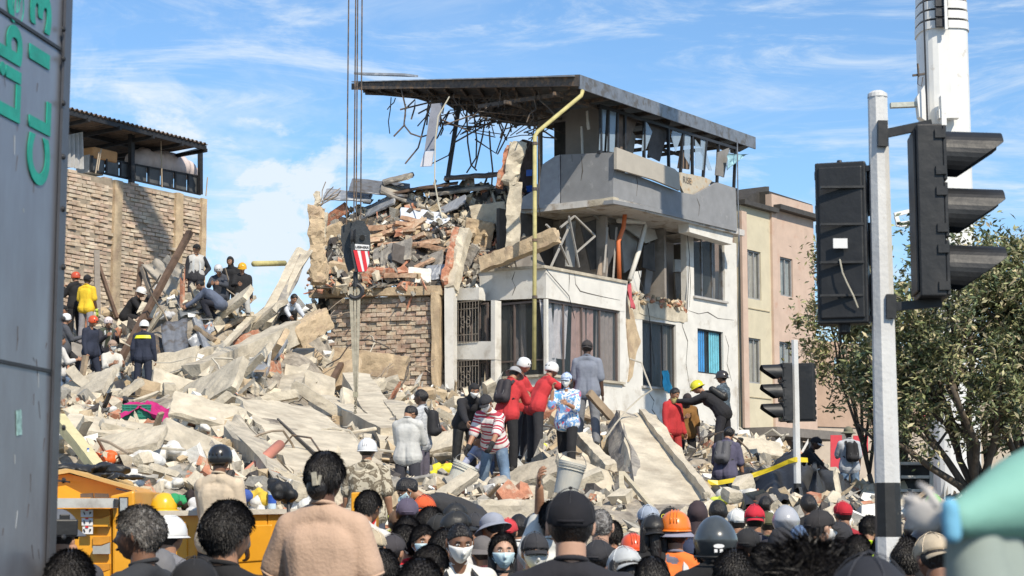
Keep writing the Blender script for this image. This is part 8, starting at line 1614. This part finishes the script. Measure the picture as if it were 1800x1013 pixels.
# loose objects on the heap
yc = onto(243, 738, 45, .45); cr = P(243, 738, yc); e = empty('crate', cr); tag(e, 'green plastic crate under the magenta cloth', 'crate'); gcr = mat('green plastic', (.02, .20, .13), .5, .1, 5, 0)
for y_ in (-.17, .17): MB().box(cr+Vector((0, y_, .12)), (.50, .02, .24)).build('side_panel', gcr, e)
for x_ in (-.24, .24): MB().box(cr+Vector((x_, 0, .12)), (.02, .30, .24)).build('side_panel', gcr, e)
MB().box(cr+Vector((0, 0, .01)), (.46, .30, .02)).build('bottom_panel', gcr, e)
for z in (.04, .12, .20, .245): MB().box(cr+Vector((0, -.187, z)), (.52, .014, .02)).build('slat', gcr, e)
for x_ in (-.2, -.1, 0, .1, .2): MB().box(cr+Vector((x_, -.186, .12)), (.02, .012, .22)).build('rib', gcr, e)
cloth([P(210, 734, yc-.3), P(222, 708, yc+.1), P(268, 708, yc+.3), P(242, 716, yc-.3)], .06, 26, 16, 21).build('magenta_cloth', fabric((.45, .02, .16)), None, smooth=True, label='magenta cloth draped over the left of the green crate', cat='cloth')
cloth([P(240, 714, yc-.2), P(262, 704, yc+.2), P(302, 722, yc), P(290, 745, yc-.4)], .06, 26, 16, 23).build('magenta_cloth', fabric((.45, .02, .16)), None, smooth=True, label='magenta cloth hanging down right of the green crate', cat='cloth')
def L2(px, py, c, lab, r_=.2, cat='bag', name='plastic_bag', seed=1, s_=(1, 1, .8), Yd=None, **k):
    p = hit(px, py) if Yd is None else P(px, py, Yd); lump(0, 0, 0, r_, fabric(c, rough=.6), name, lab, cat, seed, sz_=s_, on=p+Vector((0, 0, r_*.25)), **k)
for i, a in enumerate([(272, 733, (.72, .50, .02), 'yellow bundle under the magenta cloth', .14), (185, 812, (.75, .12, .02), 'bright orange crumpled bag behind the yellow truck', .20), (255, 815, (.72, .72, .70), 'white sack lying in the middle of the left heap', .30), (298, 805, (.70, .70, .68), 'rounded white sack above the helmets', .28), (135, 745, (.62, .60, .55), 'pale sack near the metal panel', .22),
    (190, 730, (.60, .60, .58), 'white rags left of the green crate', .2), (310, 730, (.68, .68, .70), 'white plastic bag right of the magenta cloth', .22), (345, 735, (.04, .10, .40), 'blue rag on the rubble right of the magenta cloth', .12), (262, 828, (.72, .48, .03), 'small yellow wrapper below the white sack', .10), (370, 760, (.70, .68, .64), 'white cloth hanging on rubble above the vented helmet', .24),
    (400, 770, (.66, .62, .58), 'pale rag by the lower slab lip', .18), (232, 850, (.66, .64, .60), 'pale bag behind the truck bed', .2), (300, 860, (.62, .60, .55), 'pale crumpled paper above the yellow hard hat', .16), (452, 848, (.70, .50, .03), 'yellow basin under the red pipe', .16), (480, 830, (.68, .66, .62), 'white rags under the large slab lip', .2), (680, 690, (.60, .14, .05), 'orange rag in the hollow under the wall beam', .12),
    (655, 705, (.12, .13, .18), 'dark blue rag in the hollow under the slab', .18), (1300, 885, (.62, .60, .54), 'cream sack behind the red cap', .30), (1270, 888, (.55, .62, .08), 'lime jacket heap at the foot of the ramp slab', .2), (775, 838, (.75, .68, .03), 'bright yellow bag between the checked shirt and the bucket', .22), (945, 795, (.62, .68, .05), 'lime bag behind the printed shirt', .18), (1040, 825, (.70, .68, .66), 'white shoe like rag on the short pale beam', .10),
    (1340, 885, (.66, .62, .56), 'pale sack beside the cream sack', .2)]):
    L2(a[0], a[1], a[2], a[3], a[4], seed=40+i, Yd=(26.5 if a[0] in (0,) else (P(272, 733, onto(272, 733, 40, .5)).y if a[0] == 272 else None)), group='bags and rags on the rubble')
L2(290, 560, (.45, .45, .46), 'grey plastic heap by the curled sheet', .25, Yd=42.5, seed=77)
# buckets
def bucket(c, tilt, lab, m, up_=(0, 0, 1), S=1.0, yaw=0):
    M = Matrix.Translation(c) @ Matrix.Rotation(R(yaw), 4, 'Z') @ Matrix.Rotation(R(tilt), 4, 'Y') @ Matrix.Scale(S, 4); e = empty('bucket', c); tag(e, lab, 'bucket')
    MB().lathe([(.118, -.17), (.122, -.175), (.145, .14), (.150, .14), (.150, .18), (.144, .18), (.140, .14), (.114, -.16), (.001, -.16)], M, 26).build('pail', m, e)
    for z in (.13, .10, .155): MB().lathe([(.148-.0*z, z-.004), (.156, z), (.148, z+.004)], M, 26).build('rim', m, e)
    MB().tube([M @ Vector((.15*math.cos(a), 0, .15+.15*math.sin(a))) for a in [math.pi*k/12 for k in range(13)]], .004*S, 6).build('handle', grey_m, e)
wb = mat('dusty white plastic', (.62, .61, .54), .6, .08, 4, .1, c2=(.42, .38, .30), mixs=4, mixlo=.55, mixhi=.75)
bucket(P(809, 842, 27.3), 24, 'dusty white bucket held by the person in the striped shirt', wb, S=1.35)
bucket(P(1000, 842, 12.2), 14, 'dirty grey bucket carried upside down behind the black cap', mat('dirty grey plastic', (.46, .46, .43), .6, .2, 4, .1, c2=(.5, .48, .42), mixs=3), S=.62)
# black plastic heap at the right
def PO(x, y): return P(x, y, onto(x, y, 31, .55))
cloth([PO(1262, 835), PO(1400, 806), PO(1440, 890), PO(1262, 905)], .22, 22, 16, 31).build('plastic_sheet', black_t, None, smooth=True, label='black plastic sheet bulging under the yellow barrier tape', cat='plastic sheet')
cloth([PO(1398, 812), PO(1480, 845), PO(1530, 905), PO(1410, 900)], .22, 20, 14, 35).build('plastic_sheet', mat('dark grey plastic sheet', (.045, .045, .045), .5, .2, 4, .4), None, smooth=True, label='dark grey plastic sheet right of the slim traffic light pole', cat='plastic sheet')
cloth([P(1250, 845, 29.5), P(1320, 860, 29), P(1330, 905, 27.4), P(1245, 900, 27.4)], .25, 14, 12, 38).build('plastic_sheet', black_t, None, smooth=True, label='crumpled black plastic beside the foot of the ramp slab', cat='plastic sheet')
# ---- debris on top of the ruin
rgn = np.random.default_rng(12)
TT = WB.off(.15)                              # wall line; the heap lies behind it
prof = [(560, 470), (580, 395), (600, 375), (640, 352), (700, 332), (760, 328), (820, 322), (870, 312), (905, 318), (930, 330)]
def topz(px): 
    for (a, ya), (b, yb) in zip(prof, prof[1:]):
        if a <= px <= b: return ya+(yb-ya)*(px-a)/(b-a)
    return 470 if px < 560 else 330
hm = MB(); NX, NY = 60, 26; vs = []
for j in range(NY+1):
    for i in range(NX+1):
        px = 556+(925-556)*i/NX; v = j/NY; base = P(px, 506, 53.0+max(0, (px-790))*.012); top = P(px, topz(px)+14, 57); k = v if v < .85 else .85; kk = k/.85
        prf = kk**1.15; p = Vector((base.x*(1-kk)+top.x*kk, base.y*(1-kk)+top.y*kk, base.z+(top.z-base.z)*prf))
        if v > .85: p = Vector((top.x, top.y+(v-.85)*12, top.z-(v-.85)*14))
        n_ = noise.fractal(p*1.3, 1, 2, 4)*.35; vs.append(p+Vector((0, n_*.6, n_*.5)))
hm.add(vs, [(j*(NX+1)+i, j*(NX+1)+i+1, (j+1)*(NX+1)+i+1, (j+1)*(NX+1)+i) for j in range(NY) for i in range(NX)])
hm.build('rubble', mat('shade dark rubble core', (.10, .085, .07), .95, .4, 3, 1.0, 9, c2=(.3, .24, .18), mixs=3), kind='stuff', label='dark loose rubble mass heaped on the broken upper floor', cat='rubble', smooth=False)  # core coloured dark for the shaded voids between the pieces
pts = []; sz2 = []
V_ = np.array([v[:] for v in vs])
ii = rgn.integers(0, len(V_), 2600); pp_ = V_[ii]+rgn.normal(0, .15, (len(ii), 3)); crumbs('rubble', pp_, .06+.24*rgn.random(len(ii))**2.5, 21, (.24, .30, .18, .11, .13, .04), 'small red brick, tile and concrete bits on the broken upper floor', .22)
def on(px, py):                               # a point on that heap seen at px,py
    best = None
    d = ray(px, py).normalized(); c = np.array((0, 0, CAMZ)); rel = V_-c; t_ = rel @ np.array(d); dist = np.linalg.norm(rel-t_[:, None]*np.array(d), axis=1); k = np.argmin(dist+.02*t_); return Vector((0, 0, CAMZ))+d*float(t_[k])
GT = 'wreckage on the broken upper floor'
tile_m = mat('clay tile', (.42, .26, .17), .85, .2, 6, .3, c2=(.55, .42, .3), mixs=4)
def big(px, py, l, w_, t_, ang, tilt, m, nm, lab, cat, seed, jag=.04, lift=.12):
    p = on(px, py)+Vector((0, -lift, lift)); Rm = Matrix.Rotation(R(tilt), 3, 'X') @ Matrix.Rotation(R(-ang), 3, 'Y')
    return rough(p, (l, w_, t_), Rm, seed, jag, 5).build(nm, m, None, label=lab, cat=cat, group=GT)
for i, a in enumerate([
    (612, 352, 1.5, 1.1, .08, -4, 25, zinc, 'metal_sheet', 'pale folded sheet at the upper left of the wreckage'), (668, 338, 1.9, 1.2, .05, -6, 30, grey_m, 'metal_sheet', 'dark ribbed sheet above the pale folded sheet'),
    (648, 392, 2.1, .22, .16, 38, 10, white_p, 'slanting_beam', 'white beam slanting up right of the hook block'), (664, 372, 1.3, .6, .08, 30, 40, zinc, 'metal_sheet', 'grey sheet leaning beside the white slanting beam'), (700, 322, 1.0, .5, .12, 14, 20, conc_d, 'slab_piece', 'dark slab piece at the top centre of the wreckage'),
    (712, 352, 1.6, .8, .10, -22, 35, conc_d, 'slab_piece', 'dark slanting slab below the top centre'), (745, 338, 2.2, .7, .06, 8, 15, wood_d, 'board', 'long dark board across the top of the wreckage'), (770, 366, 2.2, .9, .07, 26, 45, zinc, 'metal_sheet', 'light grey sheet slanting across the middle of the wreckage'), (808, 340, 1.9, .9, .1, 6, 20, conc_d, 'slab_piece', 'grey slab on the right top of the wreckage'),
    (830, 318, 1.8, .9, .1, 4, 15, mat('brown slab', (.16, .13, .11), .9, .2, 4, .3), 'slab_piece', 'brown slab under the steel post'), (748, 395, 1.6, .9, .05, -10, 50, mat('blue white sheet', (.55, .60, .68), .5), 'metal_sheet', 'bright sheet gap right of the roof tiles'), (790, 372, 1.2, .5, .06, 30, 40, mat('slate sheet', (.3, .32, .36), .5), 'metal_sheet', 'slate coloured sheet below the grey slab'),
    (860, 392, 1.1, .5, .9, 8, 5, conc_l, 'slab_piece', 'pale upright slab behind the broken pillar'), (842, 418, .9, .5, .8, -10, 10, conc_w, 'slab_piece', 'lumpy ochre block below the pale upright slab'), (640, 425, 1.2, .6, .14, 10, 30, conc_w, 'slab_piece', 'ochre slab right behind the hook block'), (690, 455, 1.3, .8, .10, 25, 60, conc_d, 'slab_piece', 'dark board standing in the hollow above the brick wall'),
    (720, 462, 1.2, .7, .08, -32, 60, mat('dark board', (.085, .075, .07), .8, .2, 3, .2), 'board', 'dark slanting board in the hollow above the brick wall'), (752, 470, 1.1, .6, .07, 28, 55, conc_d, 'slab_piece', 'grey board at the right of the hollow'), (738, 493, .7, .5, .08, -8, 70, white_p, 'slab_piece', 'white torn sheet lying on the brick wall top'), (770, 487, .8, .5, .06, 10, 70, zinc, 'metal_sheet', 'grey torn sheet at the wall top near the cream edge'),
    (660, 486, 1.2, .5, .2, 4, 20, redbrick, 'brick_block', 'red brick block on the wall top behind the hook'), (610, 480, 1.1, .4, .3, -6, 20, conc_w, 'brick_block', 'ochre block on the wall top left of the hook'), (585, 420, .8, .5, .6, 20, 10, conc_w, 'brick_block', 'ochre lump right of the broken column'), (590, 385, .9, .4, .3, 35, 20, redbrick, 'brick_block', 'brick lump above the ochre lump'),
    (820, 470, 1.2, .4, .3, 60, 10, conc_d, 'slab_piece', 'dark slab right of the cream wall edge'), (800, 430, 1.4, .5, .12, 25, 30, conc_w, 'slab_piece', 'ochre slab leaning on the cream wall edge'), (870, 350, 1.2, .4, .5, 5, 5, conc_d, 'slab_piece', 'dark block left of the broken pillar')]):
    big(a[0], a[1], a[2], a[3], a[4], a[5], a[6], a[7], a[8], a[9], {'metal_sheet': 'metal sheet', 'board': 'board', 'slab_piece': 'slab piece', 'brick_block': 'brick block', 'slanting_beam': 'beam'}[a[8]], 60+i)
rg = random.Random(31)
tmpl = rough((0, 0, 0), (.75, .16, .10), None, 5, .03, 4); t0 = None
for i in range(28):                           # long roof tiles
    px = rg.gauss(710, 48); py = rg.gauss(428, 17)
    if i > 26: px = rg.uniform(590, 800); py = rg.uniform(470, 498)
    p = on(px, py)+Vector((0, -.18, .1))
    if t0 is None: t0 = tmpl.build('clay_tile', tile_m, None, label='long broken clay tiles in the middle of the wreckage', cat='clay tile', group='clay tiles on the upper floor'); o = t0
    else: o = t0.copy(); COL.objects.link(o)
    o.location = p; o.rotation_euler = (rg.uniform(-.6, .6), rg.gauss(-.25, .3), rg.uniform(-.6, .6)); s_ = rg.uniform(.7, 1.4); o.scale = (s_, s_, s_*rg.uniform(.8, 1.6))
# ---- countable chunks lying over the whole heap
KD = [((.60, .46, .26), conc_l, 'concrete_chunk', 'pale concrete chunk'), ((.85, .55, .10), conc, 'slab_fragment', 'flat grey slab fragment'), ((.48, .40, .30), conc_w, 'ochre_chunk', 'ochre concrete chunk'), ((1.2, .20, .15), conc_l, 'beam_fragment', 'thin pale beam fragment'), ((.95, .62, .08), conc_l, 'slab_fragment', 'flat pale slab fragment'),
      ((.42, .30, .22), redbrick, 'brick_chunk', 'red brick chunk'), ((1.0, .26, .18), conc, 'beam_fragment', 'grey beam fragment'), ((1.4, .12, .05), wood_m, 'broken_plank', 'broken brown plank'), ((.55, .45, .22), conc_d, 'grey_chunk', 'dark grey concrete chunk')]
MARKS = [(pix(o.matrix_basis.translation), t_) for o, t_ in []]
MK = [((254, 735), 'the green crate'), ((185, 812), 'the orange bag'), ((255, 815), 'the white sack'), ((298, 805), 'the rounded sack'), ((150, 815), 'the water bottle'), ((140, 785), 'the pale yellow beam'), ((290, 610), 'the curled grey sheet'), ((420, 625), 'the long beam'), ((330, 735), 'the blue rag'), ((388, 790), 'the vented helmet'), ((458, 812), 'the red pipe'), ((560, 760), 'the large smooth slab'),
      ((520, 660), 'the upright stump'), ((620, 735), 'the sling chain'), ((645, 790), 'the camouflage shirt'), ((735, 760), 'the checked shirt'), ((809, 842), 'the white bucket'), ((885, 900), 'the striped shirt person'), ((955, 790), 'the printed shirt'), ((1035, 790), 'the grey jeans'), ((1165, 810), 'the ramp slab'), ((1185, 790), 'the red jacket'), ((1235, 800), 'the yellow helmet'), ((1281, 800), 'the grey backpack'),
      ((1330, 840), 'the barrier tape'), ((1430, 800), 'the black and white cap'), ((1490, 850), 'the denim shorts'), ((170, 600), 'the orange red helmet'), ((200, 660), 'the raised leg'), ((254, 660), 'the navy overalls'), ((345, 500), 'the person with hands on hips'), ((425, 540), 'the yellow helmet and white trousers'), ((515, 550), 'the crouching white shirt'), ((650, 650), 'the wall beam'), ((480, 730), 'the slab top edge'),
      ((400, 745), 'the slab lip'), ((560, 860), 'the clipped up hair'), ((300, 870), 'the yellow hard hat'), ((700, 735), 'the tilted grey block'), ((760, 860), 'the yellow bag'), ((1060, 870), 'the timber strut'), ((350, 680), 'the lower end of the long beam'), ((330, 760), 'the flat ledge'), ((220, 690), 'the magenta cloth')]
rg = random.Random(77); cnt = 0; var = {}; used = {}
while cnt < 290:
    y = 19+rg.random()**1.1*31; x = rg.uniform(-.30, .22)*y
    if y > 38 and x > 1.5: continue
    if any((x-f[0])**2+(y-f[1])**2 < .3 for f in FA): continue
    z = hz1(x, y)
    if inclear(x, y, z+.2)[0]: continue
    k = rg.choices(range(9), (16, 14, 8, 15, 16, 4, 12, 10, 5))[0]; cnt += 1; dims, m_, nm, lb_ = KD[k]; v = rg.randrange(5); s_ = rg.uniform(.45, 1.25)*(.6 if y < 25 else .8 if y < 30 else 1)
    ux, uy = pix((x, y, z)); _, (mx_, my_), mt = min(((ux-a)**2+(uy-b)**2, (a, b), t_) for (a, b), t_ in MK); dx, dy = ux-mx_, uy-my_
    dist = math.hypot(dx, dy); pos = ('right of' if dx > 0 else 'left of') if abs(dx) > abs(dy) else ('below' if dy > 0 else 'above')
    lab = ('large ' if s_ > 1 else 'small ' if s_ < .65 else '')+lb_+(' close ' if dist < 25 else ' further ' if dist > 60 else ' ')+pos+' '+mt
    g_ = lb_+'s lying on the heap'
    if (k, v) not in var:
        me_ = (rough((0, 0, 0), dims, None, 80+k*5+v, .035, 4) if k in (3, 6) else shard((0, 0, 0), dims, None, 200+k*5+v) if k != 7 else rough((0, 0, 0), dims, None, 80+v, .012, 3)); o = me_.build(nm, m_, None); var[(k, v)] = o
    else: o = var[(k, v)].copy(); COL.objects.link(o)
    tag(o, lab, nm.replace('_', ' '), g_)
    o.location = (x, y, z+.02+rg.uniform(0, .12)); o.rotation_euler = (rg.gauss(0, .45), rg.gauss(0, .45), rg.uniform(0, 6.28)); o.scale = (s_, s_*rg.uniform(.8, 1.2), s_*rg.uniform(.8, 1.3))
for q in SOL:
    person(q)
